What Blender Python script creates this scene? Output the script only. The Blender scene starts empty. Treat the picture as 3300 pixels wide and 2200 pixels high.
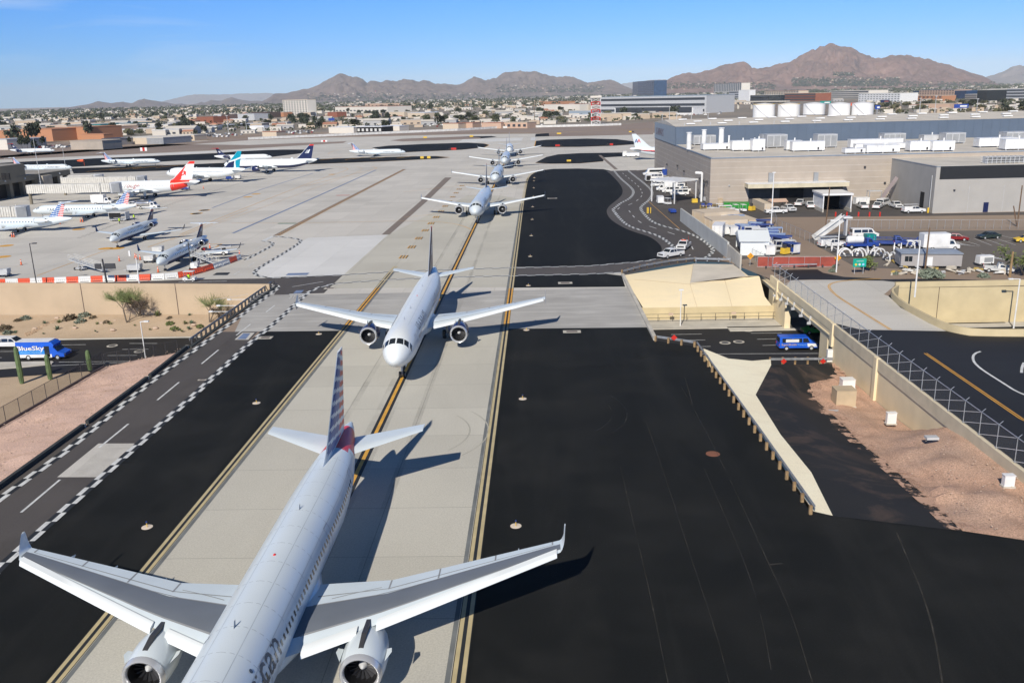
import bpy,bmesh,math,random
from mathutils import Vector,Matrix,noise
from mathutils.geometry import tessellate_polygon,delaunay_2d_cdt
PI=math.pi
R=math.radians
scene=bpy.context.scene
COL=scene.collection
random.seed(7)

# ---------------------------------------------------------------- camera
FOC,PITCH,YAW,ROLL,CAMH=2839.1747,0.272757317,-0.0344689391,-0.0260926125,31.0609501
cy,sy,cp,sp=math.cos(YAW),math.sin(YAW),math.cos(PITCH),math.sin(PITCH)
FW=Vector((sy*cp,cy*cp,-sp))
_R=Vector((cy,-sy,0))
_U=_R.cross(FW)
RT=math.cos(ROLL)*_R+math.sin(ROLL)*_U
UP=-math.sin(ROLL)*_R+math.cos(ROLL)*_U
CAM=Vector((0,0,CAMH))
cd=bpy.data.cameras.new('camera')
cam=bpy.data.objects.new('camera',cd)
COL.objects.link(cam)
cd.sensor_width=36
cd.sensor_fit='HORIZONTAL'
cd.lens=FOC/3300*36
cd.clip_start=0.5
cd.clip_end=80000
mw=Matrix.Identity(4)
for i in range(3):
    mw[i][0]=RT[i];mw[i][1]=UP[i];mw[i][2]=-FW[i];mw[i][3]=CAM[i]
cam.matrix_world=mw
scene.camera=cam

# ---------------------------------------------------------------- world and sun
SUND=Vector((-4.7,-15.4,12.0)).normalized()
w=bpy.data.worlds.new('World')
scene.world=w
w.use_nodes=True
nt=w.node_tree
nt.nodes.clear()
wo=nt.nodes.new('ShaderNodeOutputWorld')
bg=nt.nodes.new('ShaderNodeBackground')
sky=nt.nodes.new('ShaderNodeTexSky')
sky.sky_type='NISHITA'
sky.sun_disc=False
sky.sun_elevation=math.asin(SUND.z)
sky.sun_rotation=math.atan2(SUND.x,SUND.y)
sky.altitude=300
sky.air_density=1.0
sky.dust_density=0.0
sky.ozone_density=6.0
bg.inputs['Strength'].default_value=0.11
# faint cirrus high in the sky
tc=nt.nodes.new('ShaderNodeTexCoord')
mp=nt.nodes.new('ShaderNodeMapping');mp.inputs['Rotation'].default_value=(0,R(-17),R(10));mp.inputs['Scale'].default_value=(3.0,3.0,22)
nz=nt.nodes.new('ShaderNodeTexNoise');nz.inputs['Scale'].default_value=1.7;nz.inputs['Detail'].default_value=6;nz.inputs['Distortion'].default_value=.5
rp=nt.nodes.new('ShaderNodeMapRange');rp.inputs['From Min'].default_value=.56;rp.inputs['From Max'].default_value=.78;rp.inputs['To Max'].default_value=.35
dv=nt.nodes.new('ShaderNodeVectorMath');dv.operation='DOT_PRODUCT'
cdir=(FW+RT*((230-1650)/FOC)-UP*((50-1100)/FOC)).normalized()
dv.inputs[1].default_value=cdir
nn=nt.nodes.new('ShaderNodeVectorMath');nn.operation='NORMALIZE'
mr2=nt.nodes.new('ShaderNodeMapRange');mr2.inputs['From Min'].default_value=.975;mr2.inputs['From Max'].default_value=.998
ml=nt.nodes.new('ShaderNodeMath');ml.operation='MULTIPLY'
mx=nt.nodes.new('ShaderNodeMix');mx.data_type='RGBA'
mx.inputs['B'].default_value=(7.2,8.0,9.2,1)
lk=nt.links.new
lk(tc.outputs['Generated'],mp.inputs['Vector']);lk(mp.outputs[0],nz.inputs['Vector']);lk(nz.outputs['Fac'],rp.inputs['Value'])
lk(tc.outputs['Generated'],nn.inputs[0]);lk(nn.outputs[0],dv.inputs[0]);lk(dv.outputs['Value'],mr2.inputs['Value'])
lk(rp.outputs[0],ml.inputs[0]);lk(mr2.outputs[0],ml.inputs[1]);lk(ml.outputs[0],mx.inputs['Factor'])
# clear winter air: the pale band low in the sky stays blue
sx=nt.nodes.new('ShaderNodeSeparateXYZ');lk(nn.outputs[0],sx.inputs[0])
hr=nt.nodes.new('ShaderNodeMapRange');hr.interpolation_type='SMOOTHSTEP';hr.inputs['From Min'].default_value=-.02;hr.inputs['From Max'].default_value=.14;lk(sx.outputs['Z'],hr.inputs['Value'])
tn=nt.nodes.new('ShaderNodeMix');tn.data_type='RGBA';tn.inputs['A'].default_value=(.37,.66,1.14,1);tn.inputs['B'].default_value=(.235,.66,1.22,1);lk(hr.outputs[0],tn.inputs['Factor'])
h2=nt.nodes.new('ShaderNodeMapRange');h2.interpolation_type='SMOOTHSTEP';h2.inputs['From Min'].default_value=.16;h2.inputs['From Max'].default_value=.6;lk(sx.outputs['Z'],h2.inputs['Value'])
t3=nt.nodes.new('ShaderNodeMix');t3.data_type='RGBA';t3.inputs['B'].default_value=(.36,.38,.37,1);lk(tn.outputs['Result'],t3.inputs['A']);lk(h2.outputs[0],t3.inputs['Factor'])
tm=nt.nodes.new('ShaderNodeMix');tm.data_type='RGBA';tm.blend_type='MULTIPLY';tm.inputs['Factor'].default_value=1.0;lk(sky.outputs[0],tm.inputs['A']);lk(t3.outputs['Result'],tm.inputs['B'])
lk(tm.outputs['Result'],mx.inputs['A']);lk(mx.outputs['Result'],bg.inputs['Color'])
lk(bg.outputs[0],wo.inputs['Surface'])
sl=bpy.data.lights.new('sun','SUN')
sl.energy=5.0
sl.angle=R(0.53)
sl.color=(1.0,.93,.82)
so=bpy.data.objects.new('sun',sl)
COL.objects.link(so)
so.rotation_euler=(-SUND).to_track_quat('-Z','Y').to_euler()
so.location=(0,0,300)
scene.view_settings.view_transform='Standard'
scene.view_settings.look='None'
scene.view_settings.exposure=0.0
scene.view_settings.gamma=1
scene.cycles.max_bounces=6
scene.cycles.diffuse_bounces=2
scene.cycles.glossy_bounces=2
scene.cycles.transparent_max_bounces=12
scene.cycles.volume_bounces=0

# ---------------------------------------------------------------- measuring helpers
ZM=dict(A=(0,200,900/2352),B=(800,200,900/2352),C=(1600,200,900/2352),D=(2400,100,900/2352),E=(0,450,800/2352),F=(2000,500,700/2352),
 K=(2600,450,700/2195),L=(0,850,900/2352),M=(900,650,1000/2352),N=(0,1350,1200/2214),O=(800,1300,1200/2091),Q=(1950,820,850/2298),
 R=(2500,850,800/1394),S=(2000,1200,1300/2038),T=(1300,420,600/2352),U=(500,480,900/2352),W=(0,0,3300/2352),V=(0,500,450/2352),
 X=(400,700,450/2352),Y=(3000,820,300/1568),J=(0,1050,450/2352),I=(2780,1080,300/2352),H=(773,773,516/1344))
def ray(k,x,y):
    a=ZM[k]
    u,v=a[0]+x*a[2],a[1]+y*a[2]
    return FW+RT*((u-1650)/FOC)-UP*((v-1100)/FOC)
def g(k,x,y,z=0.0):           # point of the horizontal plane z that the survey sight line meets
    d=ray(k,x,y)
    return CAM+d*((z-CAMH)/d.z)
def gx(k,x,y,X):
    d=ray(k,x,y)
    return CAM+d*(X/d.x)
def gy(k,x,y,Y):
    d=ray(k,x,y)
    return CAM+d*(Y/d.y)
def ht(k,x,yb,yt,z=0.0):     # height of a vertical edge standing at (x, yb)
    b=g(k,x,yb,z)
    lo,hi=z,z+120
    a=ZM[k]
    v=a[1]+yt*a[2]
    for _ in range(40):
        m=(lo+hi)/2
        d=Vector((b.x,b.y,m))-CAM
        pv=1100-FOC*d.dot(UP)/d.dot(FW)
        if pv > v: lo=m
        else: hi=m
    return lo-z

# ---------------------------------------------------------------- materials
def newmat(name):
    m=bpy.data.materials.new(name);m.use_nodes=True
    return m,m.node_tree,m.node_tree.nodes['Principled BSDF']
def P(name,c,rough=.6,metal=0.,var=.12,scale=.6,bump=0.,spec=None,emit=None,alpha=None):
    """paint-like procedural material with soft uneven tone"""
    m,t,b=newmat(name)
    n=t.nodes.new
    tcn=n('ShaderNodeTexCoord');nzn=n('ShaderNodeTexNoise');nzn.inputs['Scale'].default_value=scale;nzn.inputs['Detail'].default_value=5
    t.links.new(tcn.outputs['Object'],nzn.inputs['Vector'])
    mr=n('ShaderNodeMapRange');mr.inputs['To Min'].default_value=1-var;mr.inputs['To Max'].default_value=1+var
    mr.inputs['From Min'].default_value=.3;mr.inputs['From Max'].default_value=.7
    t.links.new(nzn.outputs['Fac'],mr.inputs['Value'])
    vm=n('ShaderNodeVectorMath');vm.operation='SCALE';vm.inputs[0].default_value=c[:3]
    t.links.new(mr.outputs[0],vm.inputs['Scale']);t.links.new(vm.outputs[0],b.inputs['Base Color'])
    b.inputs['Roughness'].default_value=rough;b.inputs['Metallic'].default_value=metal
    if spec is not None: b.inputs['Specular IOR Level'].default_value=spec
    if bump:
        bn=n('ShaderNodeBump');bn.inputs['Strength'].default_value=.5;bn.inputs['Distance'].default_value=bump
        n2=n('ShaderNodeTexNoise');n2.inputs['Scale'].default_value=scale*8;n2.inputs['Detail'].default_value=6
        t.links.new(tcn.outputs['Object'],n2.inputs['Vector']);t.links.new(n2.outputs['Fac'],bn.inputs['Height']);t.links.new(bn.outputs[0],b.inputs['Normal'])
    if emit:
        b.inputs['Emission Color'].default_value=(*emit[:3],1);b.inputs['Emission Strength'].default_value=emit[3]
    if alpha is not None:
        b.inputs['Alpha'].default_value=alpha
    return m
def GR(name,c1,c2,c3=None,s1=.03,s2=.5,joints=None,rough=.85,bump=.02,streak=None,jdark=.75,amt3=.5,grain=.12,spec=.3):
    """ground: large patches c1/c2, stains c3, fine grain, optional slab joints (px, ox, py, oy, half width)"""
    m,t,b=newmat(name)
    n=t.nodes.new;L=t.links.new
    tcn=n('ShaderNodeTexCoord')
    co=tcn.outputs['Object']
    a=n('ShaderNodeTexNoise');a.inputs['Scale'].default_value=s1;a.inputs['Detail'].default_value=8;a.inputs['Roughness'].default_value=.6
    L(co,a.inputs['Vector'])
    r1=n('ShaderNodeMapRange');r1.inputs['From Min'].default_value=.35;r1.inputs['From Max'].default_value=.65
    L(a.outputs['Fac'],r1.inputs['Value'])
    mixn=n('ShaderNodeMix');mixn.data_type='RGBA';mixn.inputs['A'].default_value=(*c1,1);mixn.inputs['B'].default_value=(*c2,1)
    L(r1.outputs[0],mixn.inputs['Factor'])
    out=mixn.outputs['Result']
    if c3:
        s=n('ShaderNodeTexNoise');s.inputs['Scale'].default_value=s2;s.inputs['Detail'].default_value=7;s.inputs['Roughness'].default_value=.65;s.inputs['Distortion'].default_value=.6
        if streak:
            mpn=n('ShaderNodeMapping');mpn.inputs['Scale'].default_value=streak;L(co,mpn.inputs['Vector']);L(mpn.outputs[0],s.inputs['Vector'])
        else: L(co,s.inputs['Vector'])
        r2=n('ShaderNodeMapRange');r2.inputs['From Min'].default_value=.5;r2.inputs['From Max'].default_value=.75;r2.inputs['To Max'].default_value=amt3
        L(s.outputs['Fac'],r2.inputs['Value'])
        m2=n('ShaderNodeMix');m2.data_type='RGBA';m2.inputs['B'].default_value=(*c3,1);L(out,m2.inputs['A']);L(r2.outputs[0],m2.inputs['Factor'])
        out=m2.outputs['Result']
    gn=n('ShaderNodeTexNoise');gn.inputs['Scale'].default_value=9;gn.inputs['Detail'].default_value=4
    L(co,gn.inputs['Vector'])
    r3=n('ShaderNodeMapRange');r3.inputs['From Min'].default_value=.3;r3.inputs['From Max'].default_value=.7;r3.inputs['To Min'].default_value=1-grain;r3.inputs['To Max'].default_value=1+grain
    L(gn.outputs['Fac'],r3.inputs['Value'])
    vm=n('ShaderNodeVectorMath');vm.operation='SCALE';L(out,vm.inputs[0]);L(r3.outputs[0],vm.inputs['Scale'])
    out=vm.outputs[0]
    if joints:
        px,ox,py,oy,hw=joints
        sep=n('ShaderNodeSeparateXYZ');L(co,sep.inputs[0])
        fac=None
        for per,off,o in ((px,ox,'X'),(py,oy,'Y')):
            ad=n('ShaderNodeMath');ad.operation='ADD';ad.inputs[1].default_value=-off+1000*per;L(sep.outputs[o],ad.inputs[0])
            pp=n('ShaderNodeMath');pp.operation='PINGPONG';pp.inputs[1].default_value=per/2;L(ad.outputs[0],pp.inputs[0])
            lt=n('ShaderNodeMath');lt.operation='LESS_THAN';lt.inputs[1].default_value=hw;L(pp.outputs[0],lt.inputs[0])
            if fac is None: fac=lt.outputs[0]
            else:
                mxx=n('ShaderNodeMath');mxx.operation='MAXIMUM';L(fac,mxx.inputs[0]);L(lt.outputs[0],mxx.inputs[1]);fac=mxx.outputs[0]
        # per-slab tone
        sn=n('ShaderNodeVectorMath');sn.operation='SNAP';sn.inputs[1].default_value=(px,py,1)
        of=n('ShaderNodeVectorMath');of.operation='SUBTRACT';of.inputs[1].default_value=(ox,oy,0);L(co,of.inputs[0]);L(of.outputs[0],sn.inputs[0])
        wn=n('ShaderNodeTexWhiteNoise');L(sn.outputs[0],wn.inputs['Vector'])
        r4=n('ShaderNodeMapRange');r4.inputs['To Min'].default_value=.94;r4.inputs['To Max'].default_value=1.04;L(wn.outputs['Value'],r4.inputs['Value'])
        v4=n('ShaderNodeVectorMath');v4.operation='SCALE';L(out,v4.inputs[0]);L(r4.outputs[0],v4.inputs['Scale'])
        m3=n('ShaderNodeMix');m3.data_type='RGBA';m3.inputs['B'].default_value=tuple(x*(1-jdark) for x in c1)+(1,)
        L(v4.outputs[0],m3.inputs['A']);L(fac,m3.inputs['Factor']);out=m3.outputs['Result']
    L(out,b.inputs['Base Color'])
    b.inputs['Roughness'].default_value=rough
    b.inputs['Specular IOR Level'].default_value=spec
    if bump:
        bn=n('ShaderNodeBump');bn.inputs['Strength'].default_value=.4;bn.inputs['Distance'].default_value=bump
        L(gn.outputs['Fac'],bn.inputs['Height']);L(bn.outputs[0],b.inputs['Normal'])
    return m

M=dict(
 white=P('white_paint',(.78,.78,.77),.35),whitew=P('weathered_white',(.62,.62,.6),.6,var=.18),
 blue=P('blue_paint',(.02,.06,.3),.35),navy=P('navy_paint',(.012,.02,.08),.3),red=P('red_paint',(.55,.03,.02),.4),
 orange=P('orange_plastic',(.75,.12,.04),.5),yellow=P('yellow_paint',(.75,.5,.05),.5),green=P('green_paint',(.02,.25,.03),.4),
 teal=P('teal_paint',(.0,.26,.24),.4),black=P('black_rubber',(.015,.015,.016),.75),dark=P('dark_metal',(.05,.05,.055),.5),
 steel=P('galvanised_steel',(.45,.47,.49),.45,.6,var=.2,scale=2),silver=P('bare_metal',(.6,.6,.6),.3,.85),gray=P('gray_paint',(.3,.31,.32),.5),
 lgray=P('light_gray',(.5,.51,.52),.5),glass=P('dark_glass',(.02,.025,.03),.08,spec=.8),wood=P('weathered_wood',(.16,.1,.06),.8,var=.3,scale=4),
 postwood=P('timber_post',(.3,.2,.1),.85,var=.3,scale=3),tan=P('tan_paint',(.5,.4,.27),.7),cream=P('cream_paint',(.62,.55,.4),.7),
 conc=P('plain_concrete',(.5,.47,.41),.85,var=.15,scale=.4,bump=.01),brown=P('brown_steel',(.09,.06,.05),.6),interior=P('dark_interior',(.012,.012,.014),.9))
# ---------------------------------------------------------------- mesh builder
class MB:
    def __init__(s): s.v=[];s.f=[];s.m=[];s.T=None
    def _v(s,p):
        p=Vector(p)
        if s.T is not None: p=s.T @ p
        s.v.append(p);return len(s.v)-1
    def poly(s,pts,m=0):
        s.f.append([s._v(p) for p in pts]);s.m.append(m);return s
    def fan(s,idx,m=0): s.f.append(list(idx));s.m.append(m)
    def box(s,c,d,m=0,rz=0.,top=None,tx=1.,ty=1.):
        """centre-bottom c, size d; tx, ty shrink the top"""
        x,y,z=c;a,b_,h=d[0]/2,d[1]/2,d[2]
        co,si=math.cos(rz),math.sin(rz)
        i=[]
        for zz,fx,fy in ((z,1,1),(z+h,tx,ty)):
            for px,py in ((-a,-b_),(a,-b_),(a,b_),(-a,b_)):
                px *= fx;py *= fy
                i.append(s._v((x+px*co-py*si,y+px*si+py*co,zz)))
        mt=m if top is None else top
        for q,mm in (((0,3,2,1),m),((4,5,6,7),mt),((0,1,5,4),m),((1,2,6,5),m),((2,3,7,6),m),((3,0,4,7),m)):
            s.f.append([i[k] for k in q]);s.m.append(mm)
        return s
    def prism(s,pts,z0,z1,m=0,mt=None):
        n=len(pts)
        lo=[s._v((p[0],p[1],z0)) for p in pts];hi=[s._v((p[0],p[1],z1)) for p in pts]
        s.f.append(hi);s.m.append(m if mt is None else mt);s.f.append(lo[::-1]);s.m.append(m)
        for i in range(n):
            j=(i+1)%n;s.f.append([lo[i],lo[j],hi[j],hi[i]]);s.m.append(m)
        return s
    def extr(s,pts,ax,w0,w1,m=0,taper=None):
        """extrude a profile given in the (y,z) plane along x (ax='x') from w0 to w1; taper(z)->factor on width"""
        n=len(pts)
        f=(lambda z: 1) if taper is None else taper
        A=[s._v((w0*f(p[1]),p[0],p[1])) for p in pts];B=[s._v((w1*f(p[1]),p[0],p[1])) for p in pts]
        s.f.append(A);s.m.append(m);s.f.append(B[::-1]);s.m.append(m)
        for i in range(n):
            j=(i+1)%n;s.f.append([A[i],B[i],B[j],A[j]]);s.m.append(m)
        return s
    def tube(s,p0,p1,r0,r1=None,n=8,m=0,cap=True):
        p0,p1=Vector(p0),Vector(p1);r1=r0 if r1 is None else r1
        d=(p1-p0);
        if d.length < 1e-6: return s
        d.normalize();a=d.orthogonal().normalized();b_=d.cross(a)
        i0=[];i1=[]
        for k in range(n):
            t=2*PI*k/n;o=a*math.cos(t)+b_*math.sin(t)
            i0.append(s._v(p0+o*r0));i1.append(s._v(p1+o*r1))
        for k in range(n):
            j=(k+1)%n;s.f.append([i0[k],i0[j],i1[j],i1[k]]);s.m.append(m)
        if cap: s.f.append(i0[::-1]);s.m.append(m);s.f.append(i1);s.m.append(m)
        return s
    def bar(s,p0,p1,w,h=None,m=0,up=(0,0,1)):
        h=w if h is None else h
        p0,p1=Vector(p0),Vector(p1);d=(p1-p0).normalized();sd=d.cross(Vector(up))
        if sd.length < 1e-4: sd=d.cross(Vector((1,0,0)))
        sd.normalize();u=sd.cross(d)
        i=[]
        for p in (p0,p1):
            for a,b_ in ((-1,-1),(1,-1),(1,1),(-1,1)): i.append(s._v(p+sd*a*w/2+u*b_*h/2))
        for q in ((0,3,2,1),(4,5,6,7),(0,1,5,4),(1,2,6,5),(2,3,7,6),(3,0,4,7)): s.f.append([i[k] for k in q]);s.m.append(m)
        return s
    def loft(s,rings,m=0,close=True,cap0=True,cap1=True,mf=None):
        n=len(rings[0]);I=[[s._v(p) for p in r] for r in rings]
        for a in range(len(I)-1):
            for k in range(n if close else n-1):
                j=(k+1)%n;s.f.append([I[a][k],I[a][j],I[a+1][j],I[a+1][k]]);s.m.append(mf(a,k) if mf else m)
        if cap0: s.f.append(I[0][::-1]);s.m.append(m)
        if cap1: s.f.append(I[-1]);s.m.append(m)
        return s
    def ball(s,c,r,m=0,nu=8,nv=5,jit=0):
        rings=[]
        for a in range(1,nv):
            ph=PI*a/nv
            rings.append([(c[0]+r[0]*math.sin(ph)*math.cos(2*PI*k/nu)*(1+random.uniform(-jit,jit)),c[1]+r[1]*math.sin(ph)*math.sin(2*PI*k/nu)*(1+random.uniform(-jit,jit)),c[2]+r[2]*math.cos(ph)) for k in range(nu)])
        return s.loft(rings[::-1],m)
    def wheel(s,c,r,wd,m=0,mh=1,n=14):
        """wheel with axle along x"""
        x,y,z=c
        rr=[[(x+dx,y+q*math.cos(2*PI*k/n),z+q*math.sin(2*PI*k/n)) for k in range(n)] for dx,q in ((-wd/2,r*.55),(-wd/2,r*.93),(-wd*.3,r),(wd*.3,r),(wd/2,r*.93),(wd/2,r*.55))]
        s.loft(rr,m,cap0=False,cap1=False)
        for dx in (-wd*.42,wd*.42):
            s.poly([(x+dx,y+r*.56*math.cos(2*PI*k/n),z+r*.56*math.sin(2*PI*k/n)) for k in range(n)],mh)
        return s
    def build(s,name,mats,parent=None,smooth=False,kind=None,edge=35):
        me=bpy.data.meshes.new(name)
        me.from_pydata([tuple(v) for v in s.v],[],s.f)
        if not isinstance(mats,(list,tuple)): mats=[mats]
        for mm in mats: me.materials.append(M[mm] if isinstance(mm,str) else mm)
        me.polygons.foreach_set('material_index',s.m)
        if smooth:
            me.polygons.foreach_set('use_smooth',[True]*len(s.f))
            try: me.set_sharp_from_angle(angle=R(edge))
            except Exception: pass
        me.update()
        o=bpy.data.objects.new(name,me);COL.objects.link(o)
        if parent: o.parent=parent
        if kind: o['kind']=kind
        return o
def tag(o,label=None,cat=None,group=None,kind=None):
    if label: o['label']=label
    if cat: o['category']=cat
    if group: o['group']=group
    if kind: o['kind']=kind
    return o
def empty(name,loc=(0,0,0),rz=0.,label=None,cat=None,group=None,sc=1.):
    o=bpy.data.objects.new(name,None);COL.objects.link(o)
    o.location=loc;o.rotation_euler=(0,0,rz);o.empty_display_size=.5
    if sc != 1.: o.scale=(sc,sc,sc)
    return tag(o,label,cat,group)
def copy_tree(o,parent=None):
    c=o.copy();COL.objects.link(c);c.parent=parent
    for ch in list(KIDS(o)): copy_tree(ch,c)
    return c
def KIDS(o): return [x for x in o.children]
def place(o,loc,rz=None,label=None,group=None,sc=None):
    o.location=loc
    if rz is not None: o.rotation_euler=(0,0,rz)
    if label: o['label']=label
    if group: o['group']=group
    if sc: o.scale=(sc,sc,sc)
    return o
def text_tris(txt,size,shear=0.,space=1.,bold=0.):
    """flat triangles of a word, baseline at y=0, starting at x=0; returns verts2d, faces, width"""
    cu=bpy.data.curves.new('t','FONT');cu.body=txt;cu.size=size;cu.shear=shear;cu.space_character=space;cu.resolution_u=2;cu.offset=bold
    ob=bpy.data.objects.new('t',cu);COL.objects.link(ob)
    dg=bpy.context.evaluated_depsgraph_get()
    me=bpy.data.meshes.new_from_object(ob.evaluated_get(dg))
    vs=[(v.co.x,v.co.y) for v in me.vertices];fs=[list(p.vertices) for p in me.polygons]
    bpy.data.objects.remove(ob);bpy.data.curves.remove(cu);bpy.data.meshes.remove(me)
    wd=max((v[0] for v in vs),default=0)
    return vs,fs,wd
def lettering(mb,txt,size,fn,m=0,**k):
    """fn(s,t) -> 3D point"""
    vs,fs,wd=text_tris(txt,size,**k)
    I=[mb._v(fn(a,b_,wd)) for a,b_ in vs]
    for f in fs: mb.f.append([I[i] for i in f]);mb.m.append(m)
    return wd
# ---------------------------------------------------------------- ground materials
M['soil']=GR('desert_soil',(.27,.2,.15),(.33,.26,.2),(.2,.16,.12),s1=.01,s2=.08,bump=0)
M['apron']=GR('apron_concrete',(.60,.575,.53),(.52,.50,.46),(.36,.34,.31),s1=.02,s2=.05,joints=(7.6,0,7.6,0,.035),streak=(.35,1.6,1),jdark=.3,amt3=.45,bump=0)
M['lane']=GR('taxiway_concrete',(.54,.52,.455),(.49,.47,.41),(.41,.39,.335),s1=.05,s2=.12,joints=(7.62,-16.3+3.81,7.62,2,.03),streak=(1,.25,1),jdark=.4,amt3=.4,bump=0)
M['newslab']=GR('pale_new_concrete',(.68,.68,.67),(.62,.62,.61),(.56,.56,.55),s1=.05,s2=.15,joints=(7.62,3,11,2,.03),jdark=.25,bump=0)
M['deck']=GR('grooved_deck_concrete',(.44,.43,.41),(.33,.32,.305),(.58,.57,.54),s1=.08,s2=.35,streak=(.25,2.2,1),amt3=.8,bump=.02)
M['tar']=GR('sealed_black_asphalt',(.0095,.0105,.0105),(.0135,.0145,.0142),(.026,.0265,.025),s1=.05,s2=.16,streak=(1,.12,1),amt3=.85,rough=.85,grain=.22,spec=.12,bump=0)
M['road']=GR('gray_brown_asphalt',(.082,.074,.07),(.098,.088,.083),(.065,.06,.058),s1=.05,s2=.4,streak=(1.5,.2,1),rough=.8,bump=.01)
M['blackroad']=GR('dark_road_asphalt',(.017,.017,.018),(.023,.023,.024),(.03,.03,.03),s1=.05,s2=.3,streak=(.15,1.5,1),rough=.7,bump=0)
M['lot']=GR('old_lot_asphalt',(.13,.115,.1),(.16,.14,.125),(.1,.09,.08),s1=.04,s2=.2,rough=.9,bump=.01)
M['yard']=GR('service_yard_asphalt',(.075,.068,.064),(.1,.09,.085),(.05,.045,.045),s1=.05,s2=.2,rough=.85,bump=.01)
M['infield']=GR('infield_dirt',(.25,.195,.16),(.3,.24,.2),(.2,.15,.12),s1=.008,s2=.03,streak=(.3,1.5,1),bump=0)
M['pinkgravel']=GR('pink_gravel',(.66,.46,.37),(.58,.40,.32),(.42,.27,.18),s1=.12,s2=.45,streak=(.6,1.5,1),amt3=.75,bump=.08,grain=.3)
M['brngravel']=GR('brown_gravel',(.58,.36,.25),(.45,.31,.235),(.3,.19,.135),s1=.1,s2=.5,streak=(1.2,.5,1),amt3=.7,bump=.1,grain=.35)
M['sand']=GR('tan_decomposed_granite',(.52,.40,.28),(.46,.35,.245),(.4,.3,.2),s1=.1,s2=.6,bump=.05,grain=.15)
M['cream_c']=GR('cream_slope_paving',(.75,.64,.44),(.71,.61,.42),(.6,.54,.42),s1=.15,s2=.5,streak=(.4,2,1),amt3=.5,bump=.01,grain=.05)
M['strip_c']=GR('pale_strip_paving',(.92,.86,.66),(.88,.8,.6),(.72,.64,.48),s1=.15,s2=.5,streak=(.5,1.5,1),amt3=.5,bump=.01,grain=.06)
M['tanwall']=P('tan_wall',(.5,.39,.27),.85,var=.07,scale=.25,bump=.01)
M['creamsunlit']=P('sunlit_cream_wall',(.78,.66,.44),.85,var=.07,scale=.35,bump=.01)  # wall cream lightened, painting in sun that only grazes the overpass faces
M['creamwall']=P('cream_wall',(.58,.48,.29),.85,var=.1,scale=.35,bump=.01)
M['mark_w']=P('road_paint_white',(.62,.63,.62),.6,var=.2,scale=1.5)
M['mark_y']=P('road_paint_yellow',(.68,.36,.05),.6,var=.15,scale=.8)
M['mark_cy']=P('faded_yellow_paint',(.52,.43,.24),.6,var=.12,scale=.8)
M['mark_k']=P('marking_black',(.02,.022,.024),.7)
M['mark_b']=P('road_paint_blue',(.16,.22,.36),.7,var=.2)
M['mark_g']=P('road_paint_green',(.04,.2,.15),.7,var=.2)
M['mark_r']=P('road_paint_red',(.6,.1,.05),.7,var=.2)
M['strip_brown']=P('brown_trench_cover',(.2,.165,.14),.9,var=.1)

def noisy_alpha(name,c,scale,lo,hi,mx_=1.):
    m,t,b=newmat(name);n=t.nodes.new;tcn=n('ShaderNodeTexCoord');z=n('ShaderNodeTexNoise');z.inputs['Scale'].default_value=scale;z.inputs['Detail'].default_value=8;z.inputs['Roughness'].default_value=.7
    r_=n('ShaderNodeMapRange');r_.inputs['From Min'].default_value=lo;r_.inputs['From Max'].default_value=hi;r_.inputs['To Max'].default_value=mx_
    t.links.new(tcn.outputs['Object'],z.inputs['Vector']);t.links.new(z.outputs['Fac'],r_.inputs['Value']);t.links.new(r_.outputs[0],b.inputs['Alpha']);b.inputs['Base Color'].default_value=(*c,1);b.inputs['Roughness'].default_value=.9
    return m
def flat(pts,z=None): return [(p[0],p[1],p[2] if z is None else z) for p in pts]
def sheet(name,pts,mat,z,kind='structure',label=None):
    o=MB().poly(flat(pts,z)).build(name,mat,kind=kind)
    # make it face up
    if o.data.polygons[0].normal.z < 0:
        o.data.flip_normals()
    return o
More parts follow.
